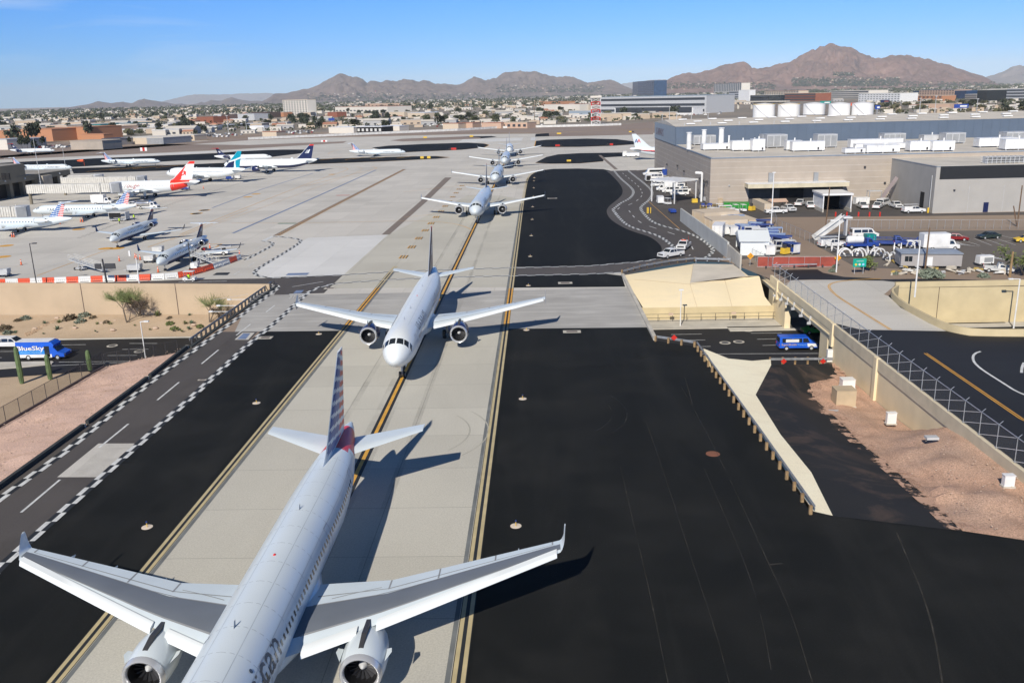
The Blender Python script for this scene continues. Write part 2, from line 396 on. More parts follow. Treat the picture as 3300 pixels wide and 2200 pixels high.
def terrain(name,bnd,ctrl,sp,mat,amp=.1,nsc=.3,kind='structure',zoff=0):
    """undulating ground inside a boundary of 3D points"""
    src=[Vector(p) for p in bnd]+[Vector(p) for p in ctrl]
    dense=[]
    for i in range(len(bnd)):
        a,b_=Vector(bnd[i]),Vector(bnd[(i+1)%len(bnd)]);n=max(1,int((b_-a).length/(sp*2)))
        for k in range(n): dense.append(a.lerp(b_,k/n))
    vs=[Vector((p.x,p.y)) for p in dense];nb=len(vs);zs=[p.z for p in dense]
    ref=dense+[Vector(p) for p in ctrl]
    x0,x1=min(p.x for p in vs),max(p.x for p in vs);y0,y1=min(p.y for p in vs),max(p.y for p in vs)
    inside=[]
    def inp(x,y):
        c_=False;j=nb-1
        for i in range(nb):
            a,b_=vs[i],vs[j]
            if (a.y > y) != (b_.y > y) and x < (b_.x-a.x)*(y-a.y)/(b_.y-a.y)+a.x: c_=not c_
            j=i
        return c_
    y=y0+sp/2
    while y < y1:
        x=x0+sp/2
        while x < x1:
            px,py=x+random.uniform(-.3,.3)*sp,y+random.uniform(-.3,.3)*sp
            if inp(px,py):
                dm=9e9;wt=0;wz=0
                for r_ in ref:
                    d2=(r_.x-px) ** 2+(r_.y-py) ** 2+1e-4
                    k=1/d2 ** 1.5;wt += k;wz += k*r_.z;dm=min(dm,d2)
                inside.append((px,py));zs.append(wz/wt+amp*noise.fractal(Vector((px*nsc,py*nsc,1.7)),1,2,4)*min(1,dm ** .5/(sp*2)))
            x += sp
        y += sp
    vs2=vs+[Vector(p) for p in inside]
    r_=delaunay_2d_cdt(vs2,[],[list(range(nb))],1,1e-5)
    ov,of,orig=r_[0],r_[2],r_[3]
    mb=MB()
    for v,og in zip(ov,orig): mb.v.append(Vector((v.x,v.y,(zs[og[0]] if og else 0)+zoff)))
    for f in of:
        mb.f.append(list(f));mb.m.append(0)
    o=mb.build(name,mat,smooth=True,kind=kind)
    if o.data.polygons and o.data.polygons[0].normal.z < 0: o.data.flip_normals()
    return o

# ---------------------------------------------------------------- base ground with the cuttings of the sunken road
q1=g('L',2312,183);q2=g('L',1582,700);q3=g('L',1238,985);q4=g('L',722,1372);q5=g('W',0,1122)
q6=q5+(q5-q3).normalized()*60
WL=lambda x: 146.7-(x+46.2)*.112          # line of the tan retaining wall
cutL=[(-230,WL(-230)),(-46.4,WL(-46.4)),q1[:2],q2[:2],q3[:2],q4[:2],q5[:2],q6[:2],(-230,q6.y)]
XP=38.7
gtop=[g('F',1185,1165),g('F',800,1150),g('F',400,1215),g('F',30,1300)]
cutR=[(14.6,153.0),(14.7,110.2),(19.4,107.2),(20.1,77.3),(20.25,61.8),(21.7,60.9),(30.1,58.3),(XP,55),(XP,148),gtop[0][:2],gtop[1][:2],gtop[2][:2],gtop[3][:2]]
rr0=[g('R',676,150),g('R',632,180),g('R',700,245),g('R',860,333),g('R',958,378),g('R',1090,405),g('R',1394,410)]
YW2=g('R',915,100,.9).y
rrx=rr0[-1]
cutRR=[tuple(p[:2]) for p in rr0]+[(190,rrx.y-2),(190,YW2-1),(g('R',690,112,.9).x,YW2)]
outer=[(-26000,-400),(26000,-400),(26000,42000),(-26000,42000)]
def holed(name,rings,z,mat):
    V3=[[Vector((p[0],p[1],z)) for p in r_] for r_ in rings]
    tris=tessellate_polygon(V3)
    fl=[v for r_ in V3 for v in r_]
    mb=MB();mb.v=fl
    for t in tris: mb.f.append(list(t));mb.m.append(0)
    o=mb.build(name,mat,kind='structure')
    bm=bmesh.new();bm.from_mesh(o.data)
    for f in bm.faces:
        if f.normal.z < 0: f.normal_flip()
    bm.to_mesh(o.data);bm.free()
    return o
holed('ground',[outer,cutL,cutR,cutRR],0.0,'soil')
# cutting floor
sheet('cutting_floor',[(-232,15),(195,15),(195,175),(-232,175)],'sand',-6.05)

# ---------------------------------------------------------------- painted markings
def cum(pts):
    s=[0]
    for a,b_ in zip(pts,pts[1:]): s.append(s[-1]+(Vector(b_[:2])-Vector(a[:2])).length)
    return s
def at(pts,s,cs):
    for i in range(len(cs)-1):
        if s <= cs[i+1] or i == len(cs)-2:
            t=(s-cs[i])/max(1e-6,cs[i+1]-cs[i]);a,b_=Vector(pts[i][:2]),Vector(pts[i+1][:2])
            d=(b_-a).normalized();return a.lerp(b_,t),Vector((-d.y,d.x))
def smooth(pts,n=3):
    pts=[Vector(p[:2]) for p in pts]
    for _ in range(n):
        o=[pts[0]]
        for a,b_ in zip(pts,pts[1:]): o += [a.lerp(b_,.25),a.lerp(b_,.75)]
        o.append(pts[-1]);pts=o
    return pts
def stripe(mb,pts,w,z,off=0,m=0,dash=None,s0=0,s1=None):
    cs=cum(pts);tot=cs[-1] if s1 is None else min(s1,cs[-1]);s=s0
    step=dash[0] if dash else max(tot/60,1.0)
    while s < tot-1e-3:
        e=min(s+step,tot)
        (a,na),(b_,nb)=at(pts,s+1e-4,cs),at(pts,e-1e-4,cs)
        mb.poly([(*(a+na*(off-w/2)),z),(*(b_+nb*(off-w/2)),z),(*(b_+nb*(off+w/2)),z),(*(a+na*(off+w/2)),z)][::1],m)
        s=e+(dash[1] if dash else 0)
# ---------------------------------------------------------------- airfield paving
Z1,Z2,Z3,Z4=.004,.008,.012,.016
def clipcut(x): return x
# concrete apron left of and around the taxiway, behind the sunken road
xa=-46.5
sheet('apron',[(-46.3,142),(14.4,137),(14.6,153.2),gtop[3][:2],gtop[2][:2],gtop[1][:2],g('F',1020,1120)[:2],g('F',640,560)[:2],(47.8,251),(47.8,372),(150,372),(230,560),(-430,560),(-430,189.8),(-230,WL(-230)+.5),(-46.4,147.2)],'apron',Z1)
sheet('bridge_deck',[g('U',1290,1228)[:2],g('W',1440,661)[:2],(14.6,153),(14.7,117),(14.7,117.0),(-43.0,118.4),(-48,141.8),(-46.3,146)],'deck',.0055)
# taxiway centre strip
XL,XR=-27.66,-4.88
sheet('taxiway',[(XL,-60),(XR,-60),(XR,117.9),(XL,118.2)],'lane',Z3)
sheet('taxiway_far',[(-45,147),(XR+.3,144.6),(XR+.3,262),(-2,268),(-12,284),(-23,288)],'lane',.0062)
# black shoulders in the foreground
sheet('shoulder_left',[(q6.x+16,q6.y),g('N',0,880)[:2],g('L',1120,1568)[:2],g('L',2030,720)[:2],g('L',2190,572)[:2],(-43.0,118.5),(XL+.2,118.3),(XL+.2,-60),(-60,-60)],'tar',Z1)
sheet('shoulder_right',[(XR-.2,-60),(120,-60),(120,40),(XP,54.9),(30.1,58.3),(21.7,60.9),(20.25,61.8),(20.1,77.3),(19.4,107.2),(14.7,110.2),(14.7,117.0),(XR-.2,118.0)],'tar',Z1)
# service road running down the left
sheet('service_road',[q6[:2],q5[:2],q4[:2],q3[:2],q2[:2],g('L',1870,572)[:2],g('L',2170,572)[:2],g('L',2030,720)[:2],g('L',1120,1568)[:2],g('N',0,880)[:2],(q6.x+14,q6.y)],'road',Z2)
sheet('concrete_patch',[g('L',830,1512),g('L',1135,1512),g('N',575,345),g('N',340,345)],'apron',Z3)
# pale slab field and cross road
sheet('pale_slab_field',[g('U',1290,748),g('U',1960,722),g('U',1590,1058),g('U',960,1086),g('U',850,1050),g('U',900,985),g('U',1130,850),g('U',1235,775)],'newslab',Z2)
sheet('cross_road',[g('E',-700,1390),g('E',0,1377),g('E',1300,1344),g('E',1900,1324),g('H',160,324),g('H',285,320),g('H',870,290),g('H',705,447),g('H',285,462),g('H',325,400),g('H',268,368),(-46.4,WL(-46.4)+.4),(-230,WL(-230)+.4)],'road',Z3+.001)
sheet('cross_road_right',[g('M',1788,562),g('M',1792,500),g('M',2352,487),g('F',60,1168),g('F',440,1122),g('F',620,1040),g('F',900,1100),gtop[0][:2],gtop[1][:2],gtop[2][:2],gtop[3][:2],g('Q',150,157),g('Q',0,165)],'road',Z2)
sc=smooth([g('C',1050,915),g('F',50,190),g('F',180,300),g('F',240,380),g('F',225,455),g('F',120,545),g('F',90,600),g('F',150,690),g('F',330,785),g('F',480,830),g('F',620,870),g('F',750,955),g('F',800,1030),g('F',740,1110)],3)
_m=MB();stripe(_m,sc,12.5,.0105);_m.build('curved_service_road','road',kind='structure')
# black infield islands
def isl(name,pts,z=Z2,mat='tar'): return sheet(name,pts,mat,z)
isl('black_island',[g('T',1440,1333),g('M',1790,495),g('M',2352,487),g('F',0,1168),g('F',130,1160),g('F',450,1118),g('F',590,1030),g('F',560,985),g('F',480,915),g('F',330,850),g('F',170,800),g('F',60,760),g('F',-50,690),g('F',-90,630),g('F',-75,560),g('F',0,520),g('F',90,475),g('F',140,415),g('F',140,390),g('F',95,340),g('F',0,250),g('C',1000,925),g('C',900,903),g('C',690,897),g('C',480,900),g('C',380,912),g('C',310,935),g('C',275,965),g('T',1560,620),g('T',1530,800)],Z2+.001)
isl('black_verge',[g('M',1785,564),g('M',1772,652),g('Q',0,283),g('Q',175,281),(14.3,152.6),g('Q',0,167)],.0088)
isl('black_island',[g('C',325,850),g('C',420,800),g('C',520,778),g('C',700,768),g('C',1090,762),g('C',1080,795),g('C',905,805),g('C',900,838),g('C',700,855),g('C',450,858)])
isl('black_island',[g('C',320,712),g('C',330,665),g('C',420,655),g('C',760,645),g('C',1010,650),g('C',1150,668),g('C',1210,690),g('C',1000,706),g('C',700,716),g('C',420,718)])
isl('black_island',[g('B',1040,722),g('B',1180,705),g('B',1500,690),g('B',1850,680),g('B',1990,688),g('B',2030,700),g('B',1990,720),g('B',1800,740),g('B',1450,755),g('B',1250,765)])
isl('black_island',[g('B',480,820),g('B',900,808),g('B',1400,795),g('B',1580,793),g('B',1700,803),g('B',1600,815),g('B',1200,835),g('B',700,855),g('B',420,866),g('A',2050,892),g('A',1500,912),g('A',620,940),g('A',600,895),g('A',1100,880),g('A',1700,858),g('A',1905,848),g('A',2350,840),g('B',300,830)])
isl('black_island',[g('A',0,850),g('A',550,822),g('A',1200,795),g('A',1820,768),g('B',0,745),g('B',300,738),g('B',480,738),g('B',530,745),g('B',450,770),g('B',200,800),g('A',2250,815),g('A',1500,832),g('A',700,880),g('A',200,905),g('A',0,910)])
isl('infield_strip',[g('A',-200,690),g('A',0,672),g('B',0,700),g('B',830,668),g('B',800,683),g('B',500,700),g('A',1900,740),g('A',900,785),g('A',0,822),g('A',-200,830)],Z2,'infield')
isl('infield_strip',[g('B',1195,662),g('B',1300,647),g('B',1800,628),g('B',2050,624),g('B',2095,632),g('B',1950,645),g('B',1600,660),g('B',1300,670)],Z2,'infield')
isl('black_end',[g('B',1800,629),g('B',2050,624),g('B',2095,632),g('B',1950,645),g('B',1960,636)],Z3)
isl('infield_strip',[g('C',325,630),g('C',330,607),g('C',800,585),g('C',1320,572),g('C',1320,610),g('C',800,622)],Z2,'infield')
isl('black_end',[g('C',325,630),g('C',330,607),g('C',440,600),g('C',445,624)],Z3)
isl('infield_strip',[g('B',0,660),g('B',1000,620),g('B',2352,590),g('C',300,598),g('C',1320,560),g('C',1320,500),g('C',1060,530),g('C',0,560),g('B',1000,592),g('B',0,640),g('A',0,790),g('A',0,810)],Z2,'infield')
# far concrete of the runway beyond
sheet('runway',[(-900,560),(-430,558),(230,558),(230,640),(-60,760),(-900,760)],'apron',.002)
isl('white_strip',[g('T',690,155),g('T',750,118),g('T',1510,95),g('T',1495,133)],Z3,'newslab')
isl('white_strip',[g('T',1605,130),g('T',1615,92),g('T',1668,90),g('T',1662,130)],Z3+.004,'mark_w')
isl('white_strip',[g('A',540,820),g('A',860,790),g('A',1500,765),g('A',2352,730),g('A',2352,737),g('A',1500,775),g('A',900,806),g('A',460,830)],Z3,'newslab')
# right: yard, ramps, car park
sheet('service_yard',[g('F',140,170)[:2],(47.9,372),(47.9,251),(98,251),(98,222),(170,222),(170,212),g('F',2352,668)[:2],g('F',1650,672)[:2],g('F',1490,690)[:2],g('F',1600,860)[:2],g('F',1900,1060)[:2],g('F',1300,1130)[:2],g('F',1160,1110)[:2],g('F',1020,1030)[:2],g('F',960,950)[:2],g('F',640,800)[:2],g('F',400,745)[:2],g('F',215,590)[:2],g('F',345,440)[:2],g('F',330,370)[:2]],'yard',Z2)
sheet('car_park',[g('K',0,1010),g('K',330,930),g('K',2195,915),(190,g('K',2195,915).y),(190,152),g('K',2195,1350),g('K',1600,1330),g('K',500,1290),g('K',130,1090)],'lot',Z2)
sheet('ramp_concrete',[g('Q',1620,225),g('Q',2352,215),g('R',585,90),g('R',900,95),g('R',680,113),(rr0[1].x-.3,rr0[1].y+1),rr0[1][:2],rr0[2][:2],rr0[3][:2],rr0[4][:2],g('R',480,369),(XP+.4,g('R',330,330).y),(XP+.4,140)],'apron',Z1)
sheet('road_right',[(XP+.4,52),(XP+.4,g('R',330,330).y+1),g('R',480,370)[:2],(rr0[4].x,rr0[4].y),(rr0[5].x,rr0[5].y),(rr0[6].x,rr0[6].y),(190,rr0[6].y-2),(190,-60),(118,-60),(118,40)],'blackroad',Z1+.004)
sheet('road_upper',[g('Q',1440,135),g('Q',1850,130),g('Q',1900,160),g('Q',2080,195),g('Q',2298,205),g('R',590,88),g('K',1180,1405),g('K',2195,1425),g('K',2195,1405),(190,139),(190,134),(190,YW2+.5),g('R',1394,98),g('R',915,96),g('R',700,105),g('R',600,95),g('R',200,88),g('Q',1600,225)],'blackroad',Z1+.003)
# mountains' foot: city floor tones
def zipper(mb,pts,w=.55,step=1.5,z=.02):
    """checkered edge line: staggered white blocks with black between"""
    cs=cum(pts);n=int(cs[-1]/step)
    for i in range(n):
        (a,na),(b_,nb)=at(pts,i*step,cs),at(pts,(i+1)*step,cs)
        for sd in (-1,1):
            m=0 if (i%2 == 0) == (sd > 0) else 1
            o0,o1=(0,w) if sd > 0 else (-w,0)
            mb.poly([(*(a+na*o0),z),(*(b_+nb*o0),z),(*(b_+nb*o1),z),(*(a+na*o1),z)],m)
Zm=.022
mb=MB()
xc=-16.2
for x in (XL,XR):
    for s in (-.25,.25):
        for y0,y1,m in ((-60,118.5,0),(118.5,146.2 if x == XL else 143.8,1)):
            mb.poly([(x+s-.13,y0,Zm),(x+s+.13,y0,Zm),(x+s+.13,y1,Zm),(x+s-.13,y1,Zm)],m)
    for o in (-.02,):
        mb.poly([(x-.42,-60,Zm-.003),(x+.42,-60,Zm-.003),(x+.45,262 if x == XR else 160,Zm-.003),(x-.45,262 if x == XR else 160,Zm-.003)],2)
    sd=.62 if x == XL else-.62
    mb.poly([(x+sd-.15,-60,Zm-.004),(x+sd+.15,-60,Zm-.004),(x+sd+.15,262 if x == XR else 160,Zm-.004),(x+sd-.15,262 if x == XR else 160,Zm-.004)],4)
for s in (-.25,.25):
    mb.poly([(XR+s-.13,143.8,Zm),(XR+s+.13,143.8,Zm),(XR+s+.13,262,Zm),(XR+s-.13,262,Zm)],0)
    mb.poly([(XL+s-.13,146.2,Zm),(XL+s+.13,146.2,Zm),(XL+s+.13,166,Zm),(XL+s-.13,166,Zm)],0)
cur=smooth([(XR,262),g('T',1553,650),g('T',1574,598),g('T',1612,553),g('T',1700,512),g('T',1780,500)],3)
for s in (-.25,.25): stripe(mb,cur,.26,Zm,s)
y=174
while y < 330:
    for s in (-.6,0,.6): mb.poly([(XL+s-.12,y,Zm),(XL+s+.12,y,Zm),(XL+s+.12,y+3.6,Zm),(XL+s-.12,y+3.6,Zm)],3);mb.poly([(XL+s+.12,y,Zm),(XL+s+.3,y,Zm),(XL+s+.3,y+3.6,Zm),(XL+s+.12,y+3.6,Zm)],2)
    y += 12
mb.build('edge_line_marking',['mark_cy','mark_y','mark_k','mark_y',P('weathered_black_edge',(.16,.17,.17),.8,var=.2)],kind='structure')
mb=MB()
for a,b_,m,z in ((-.17,.17,0,Zm+.002),(-.48,.48,1,Zm-.001)):
    mb.poly([(xc+a,-60,z),(xc+b_,-60,z),(xc+.5+b_,560,z),(xc+.5+a,560,z)],m)
for pl,wd,m in (([g('M',1465,215),g('M',1380,178),g('M',1250,155),g('M',1000,143),g('U',1250,625),g('U',640,625)],.2,0),([g('T',0,780),g('T',500,722),g('T',900,680)],.2,0),([g('T',0,1100),g('T',300,1070),g('T',640,1035)],.16,0),
                  ([g('U',210,720),g('U',700,520),g('U',1300,285),g('U',1600,185),g('U',1635,168),g('U',1560,150),g('U',1300,140)],.22,0),([g('U',130,770),g('U',800,530),g('U',1500,275),g('U',1770,170),g('U',1700,150)],.12,0),
                  ([g('E',350,1290),g('E',750,1140),g('E',1060,1030),g('E',1150,1025)],.2,0),([g('E',1400,1020),g('E',1800,880),g('E',2352,660)],.2,0),
                  ([g('B',670,775),g('B',700,755),g('B',800,730),g('B',900,722)],.25,0),([g('B',480,780),g('B',1000,768),g('B',1900,735)],.2,0),([g('B',1050,880),g('B',1090,895),g('B',1050,905),g('B',480,1045)],.25,0),
                  ([g('F',300,500),g('F',640,800)],.12,0)):
    stripe(mb,smooth(pl,2) if len(pl) > 2 else pl,wd,Zm,m=m)
mb.build('taxi_line_marking',['mark_y','mark_k'],kind='structure')
mb=MB()
zipper(mb,[(q6.x+2.4,q6.y),g('W',0,1145),g('L',440+125,1568),g('L',1250,1010),g('L',1700,680),g('L',2340,205),g('L',2345,185),g('L',2300,180)],.42,1.55)
zipper(mb,[(q6.x+14,q6.y),g('N',0,880),g('L',1110,1568),g('L',1650,1090),g('L',2060,705),g('L',2352,465),g('M',215,690),g('M',300,648),g('M',420,622),g('M',600,607),g('M',860,590),g('M',1200,575),g('M',1500,568),g('M',1800,560),g('M',2352,548),g('Q',0,163),g('Q',150,155)],.42,1.55)
zipper(mb,smooth([g('U',1000,735),g('U',1110,745),g('U',1200,757),g('U',1240,775),g('U',1130,850),g('U',900,985),g('U',830,1035),g('U',850,1065),g('U',950,1087),g('U',1100,1083)],2),.42,1.55)
zipper(mb,[g('U',1100,1083),g('M',0,575),g('M',460,556),g('M',860,532),g('M',1220,518),g('M',1700,503),g('M',2352,487),g('F',0,1170),g('F',160,1160),g('F',440,1120)],.42,1.55)
zipper(mb,smooth([g('U',900,775),g('U',985,785),g('U',995,805),g('U',960,830),g('U',740,945)],2),.42,1.55)
zipper(mb,smooth([g('C',990,915),g('F',0,255),g('F',110,345),g('F',148,400),g('F',110,465),g('F',0,520)],2)+smooth([g('F',-85,590),g('F',0,700),g('F',100,778),g('F',300,835),g('F',440,885),g('F',560,980),g('F',600,1025)],2),.42,1.5)
zipper(mb,smooth([g('C',1110,915),g('F',100,185),g('F',300,340),g('F',350,400),g('F',320,480),g('F',210,560),g('F',230,610),g('F',330,720),g('F',480,775),g('F',700,825),g('F',880,910),g('F',1000,1010),g('F',1000,1050),g('F',930,1110),g('F',870,1130)],2),.42,1.5)
mb.build('checkered_road_edge',['mark_w','mark_k'],kind='structure')
mb=MB()
stripe(mb,[(q6.x+8,q6.y),g('N',0,660),g('N',90,585),g('N',375,345),g('L',1035,1385),g('L',1215,1240),g('L',1435,1055),g('L',1580,940),g('L',1755,795),g('L',1870,700),g('L',2020,578),g('L',2315,350)],.22,Zm,dash=(6.2,7.2),s0=2)
stripe(mb,[g('M',-500,745),g('M',500,578),g('M',700,572)],.2,Zm,dash=(6,8))
for pl in ([g('F',-60,640),g('F',-20,560),g('F',90,545),g('F',200,480),g('F',245,420),g('F',200,340),g('F',100,260),g('F',20,195)],[g('F',90,600),g('F',150,680),g('F',240,750),g('F',480,822),g('F',620,870),g('F',750,955),g('F',800,1040),g('F',740,1090)]):
    stripe(mb,smooth(pl,2),.22,Zm,dash=(4,6))
stripe(mb,[g('U',740,1060),g('U',690,1062),g('U',260,1075)],.2,Zm);stripe(mb,[g('U',655,1062),g('U',715,1030)],.2,Zm)
stripe(mb,[g('U',735,905),g('U',950,795)],.15,Zm);stripe(mb,[g('U',780,990),g('U',1010,855)],.2,Zm,dash=(4,5));stripe(mb,[g('E',1690,1352),g('E',2150,1340)],.2,Zm)
stripe(mb,[g('E',190,1290),g('E',620,1150)],.12,Zm);stripe(mb,[g('E',700,1120),g('E',900,1050)],.12,Zm);stripe(mb,[g('E',540,1280),g('E',700,1230)],.12,Zm)
mb.poly(flat([g('U',890,775),g('U',980,733),g('U',1000,740),g('U',925,778)],Zm))
# stop bar and word
stripe(mb,[g('H',415,458),g('H',585,452)],.55,Zm)
a=g('H',408,491,Zm);b_=g('H',528,487,Zm);c_=g('H',428,464,Zm)
ex=(b_-a);eu=(c_-a);wd0=text_tris('STOP',1)[2]
lettering(mb,'STOP',1,lambda s,t,wd: a+ex*(s/wd)+eu*(t/.72))
# parking lines on the old lot
for i in range(11):
    x0=1400+i*24;stripe(mb,[g('K',x0,1000+i*7),g('K',x0+100,1060+i*2)],.12,Zm)
for (p0,p1) in (((1590,1020),(1750,1070)),((1690,1000),(1870,1070)),((1760,990),(1990,1070)),((1840,975),(2110,1065)),((1960,970),(2190,1020)),((1900,1030),(2110,1022)),((1980,1150),(2080,1180))):
    stripe(mb,[g('K',*p0),g('K',*p1)],.12,Zm)
for i in range(12): stripe(mb,[g('K',1760+i*24,1150+i*6),g('K',1850+i*20,1195+i*3)],.12,Zm)
# white curve on the right road
stripe(mb,smooth([g('R',1150,492),g('R',1110,505),g('R',1105,545),g('R',1150,590),g('R',1270,665),g('R',1394,745),(g('R',1394,745)[0]+6,g('R',1394,745)[1]-10)],3),.28,Zm)
stripe(mb,smooth([g('R',1394,555),g('R',1382,580),g('R',1380,612)],2),.28,Zm)
mb.build('white_road_marking','mark_w',kind='structure')
mb=MB()
for s in (-.14,.14):
    stripe(mb,[g('R',840,502),g('R',1394,880),(g('R',1394,880)[0]+5,g('R',1394,880)[1]-9)],.14,Zm,s)
    stripe(mb,smooth([g('R',590,84),g('R',400,92),g('R',310,108),g('R',292,130),g('R',340,180),g('R',460,255),g('R',645,370)],3),.14,Zm,s*.9)
for k,x,y in (('E',60,1005),('E',745,850),('E',1870,700),('E',1930,670),('U',340,545),('U',420,517),('U',780,405),('U',850,380),('E',30,1110),('U',1490,215),('E',1000,1032),('E',1110,1030)):
    c_=g(k,x,y);mb.prism([(c_.x+1.6*math.cos(t),c_.y+1.6*math.sin(t)) for t in [i*PI/5 for i in range(10)]],Zm-.002,Zm)
stripe(mb,[g('U',470,850),g('U',560,800),g('U',400,805)],.35,Zm)
mb.build('yellow_road_marking','mark_y',kind='structure')
mb=MB()
stripe(mb,[g('U',655,710),g('U',1330,415),g('U',1860,178)],.7,Zm,m=0);stripe(mb,[g('U',480,497),g('U',900,340),g('U',1330,205)],.5,Zm,m=0)
stripe(mb,[g('U',1035,628),g('U',1185,627)],1.2,Zm,m=1);stripe(mb,[g('U',1525,392),g('U',1640,390)],1.2,Zm,m=2)
stripe(mb,[g('U',1110,1056),g('U',1290,1052)],2.0,Zm,m=0)
mb.poly(flat([g('H',448,448),g('H',475,424),g('H',538,422),g('H',515,446)],Zm),0)
mb.poly(flat([g('L',1975,640),g('L',2040,582),g('L',2145,580),g('L',2090,640)],Zm),5);mb.poly(flat([g('L',1995,635),g('L',2050,587),g('L',2110,586),g('L',2070,635)],Zm+.003),0)
stripe(mb,[g('U',1020,730),g('U',1500,480),g('U',2100,172)],1.6,Zm-.002,m=4)
for s in (-.55,.1,.45): stripe(mb,[g('U',1030,730),g('U',1500,482),g('U',2095,174)],.16,Zm,s,m=3,dash=None if s < 0 else (1,.8))
mb.poly(flat([g('M',775,250),g('M',1060,5),g('T',525,597),g('T',610,597),g('M',1130,-12),g('M',835,250)],Zm-.003),4)
stripe(mb,[g('C',870,785),g('C',1010,905)],1.5,Zm,m=4)
mb.poly(flat([g('E',1480,1270),g('E',1480,1270)]+[g('X',1490,975),g('X',1560,935),g('X',1790,930),g('X',1740,975)][0:4],Zm)[2:],6)
for s in (-.3,.3): stripe(mb,[g('E',740,935),g('E',1650,600),g('E',2352,390)],.12,Zm,s,m=6,dash=(1.4,1.2))
for pts in ([(-31,1),(0,0)],):
    pass
mb.build('coloured_apron_marking',['mark_b','mark_g','mark_r','mark_y','strip_brown','apron','mark_k'],kind='structure')
# yellow island edging
mb=MB()
for pl in ([g('C',325,850),g('C',450,858),g('C',700,855),g('C',900,838)],[g('C',320,712),g('C',700,716),g('C',1210,690)],[g('B',1250,765),g('B',1800,740),g('B',1990,720),g('B',2030,700),g('B',1990,688)],
           [g('B',420,866),g('B',1200,835),g('B',1600,815),g('B',1700,803),g('B',1580,793)],[g('B',450,770),g('B',530,745),g('B',480,738)],[g('C',320,712),g('C',330,665)]):
    stripe(mb,pl,.5,Zm,m=0)
for i,(k,x,y) in enumerate((('A',870,910),('A',1060,898),('A',1250,886),('A',1440,877),('B',700,815),('B',905,812),('B',1115,806),('B',1335,800))):
    c_=g(k,x,y);stripe(mb,[(c_.x-4,c_.y-9),(c_.x+4,c_.y+9)],.7,Zm)
mb.build('island_edge_marking',['mark_y'],kind='structure')
# long pale seams and tyre scuffs in the sealed asphalt
M['seam']=noisy_alpha('pale_seam',(.07,.063,.052),.5,.4,.62,.8)
mb=MB()
for pl,wd in (([g('S',1395,810),g('S',1450,940),g('S',1500,1050),g('S',1560,1220),g('S',1600,1400),g('S',1625,1568)],.1),([g('S',300,60),g('S',450,330),g('S',600,640),g('S',750,970),g('S',860,1200),g('S',970,1568)],.05),
               ([g('S',130,250),g('S',250,600),g('S',370,980),g('S',480,1300),g('S',550,1568)],.045),([g('S',0,480),g('S',70,780),g('S',150,1120),g('S',240,1568)],.04),([g('S',420,480),g('S',640,980),g('S',720,1260),g('S',760,1500)],.04),
               ([g('S',755,970),g('S',820,965)],.15),([g('Q',700,1080),g('Q',760,1300)],.08)):
    stripe(mb,smooth(pl,3),wd,Zm)
mb.build('pavement_seam','seam',kind='structure')
M['scuff']=noisy_alpha('tyre_scuff',(.03,.031,.031),.4,.45,.7)
M['scuff2']=P('tyre_mark',(.40,.385,.33),.8,var=.1,scale=.5)
mb=MB()
def arc(c_,r_,a0,a1,wd,m):
    pts=[(c_[0]+r_*math.cos(R(a0+(a1-a0)*i/20)),c_[1]+r_*math.sin(R(a0+(a1-a0)*i/20))) for i in range(21)]
    stripe(mb,pts,wd,Zm-.001,m=m)
for c_,r_,a0,a1,wd,m in (((-1,84),8,-40,30,.12,0),((-1,84),9.5,-40,30,.12,0),((-14,79),7,-40,40,.14,1),((-14,79),8.8,-40,40,.14,1)):
    arc(c_,r_,a0,a1,wd,m)
mb.build('tyre_scuff_marking',['scuff','scuff2'],kind='structure')
M['rubber']=noisy_alpha('rubber_trace',(.2,.19,.175),.12,.4,.8,.3);M['dust']=noisy_alpha('asphalt_dust',(.06,.058,.053),.09,.45,.9,.4)
mb=MB()
for x,w_ in ((-19.9,.35),(-12.5,.35),(-16.2,1.0)): mb.poly([(x-w_,-60,.0185),(x+w_,-60,.0185),(x+w_,300,.0185),(x-w_,300,.0185)])
mb.build('rubber_trace','rubber',kind='structure')
mb=MB()
mb.poly([(XR+.7,-50,.0172),(60,-50,.0172),(XP-.5,54,.0172),(30,57.9,.0172),(21.7,60.6,.0172),(20.0,61.8,.0172),(19.9,77.3,.0172),(19.1,107,.0172),(XR+.7,117.5,.0172)]);mb.poly([(XL-.8,-50,.0172),(XL-.8,117.5,.0172),(-42.6,117.5,.0172),(-40,20,.0172),(-40,-50,.0172)])
mb.build('asphalt_dust','dust',kind='structure')
# ---------------------------------------------------------------- sunken road
ZR=-6.0
sheet('sunken_road',[(-232,138.0),(195,138.0),(195,103),(-47,103)]+[tuple(g('J',x,y,ZR)[:2]) for x,y in ((1480,762),(600,830),(0,869),(-700,930),(-2200,1020))],'blackroad',ZR)
mb=MB()
zl=ZR+.012
for k,a,b_ in (('L',(500,682),(722,680)),('L',(500,728),(655,727)),('L',(1090,670),(1325,670)),('L',(1030,720),(1250,718)),('L',(905,772),(1155,770)),('L',(0,738),(115,737)),('L',(-150,790),(15,789)),('L',(495,827),(1150,820)),('L',(430,858),(1150,826)),
                 ('Q',(575,697),(843,692)),('Q',(650,748),(873,744)),('Q',(1268,686),(1538,683)),('Q',(1325,738),(1520,734)),('Q',(700,805),(920,800)),('Q',(1372,792),(1520,788)),('Q',(800,866),(2000,861)),('Y',(350,1173),(1568,1153))):
    stripe(mb,[g(k,*a,ZR),g(k,*b_,ZR)],.14,zl)
mb.build('sunken_road_marking','mark_w',kind='structure')
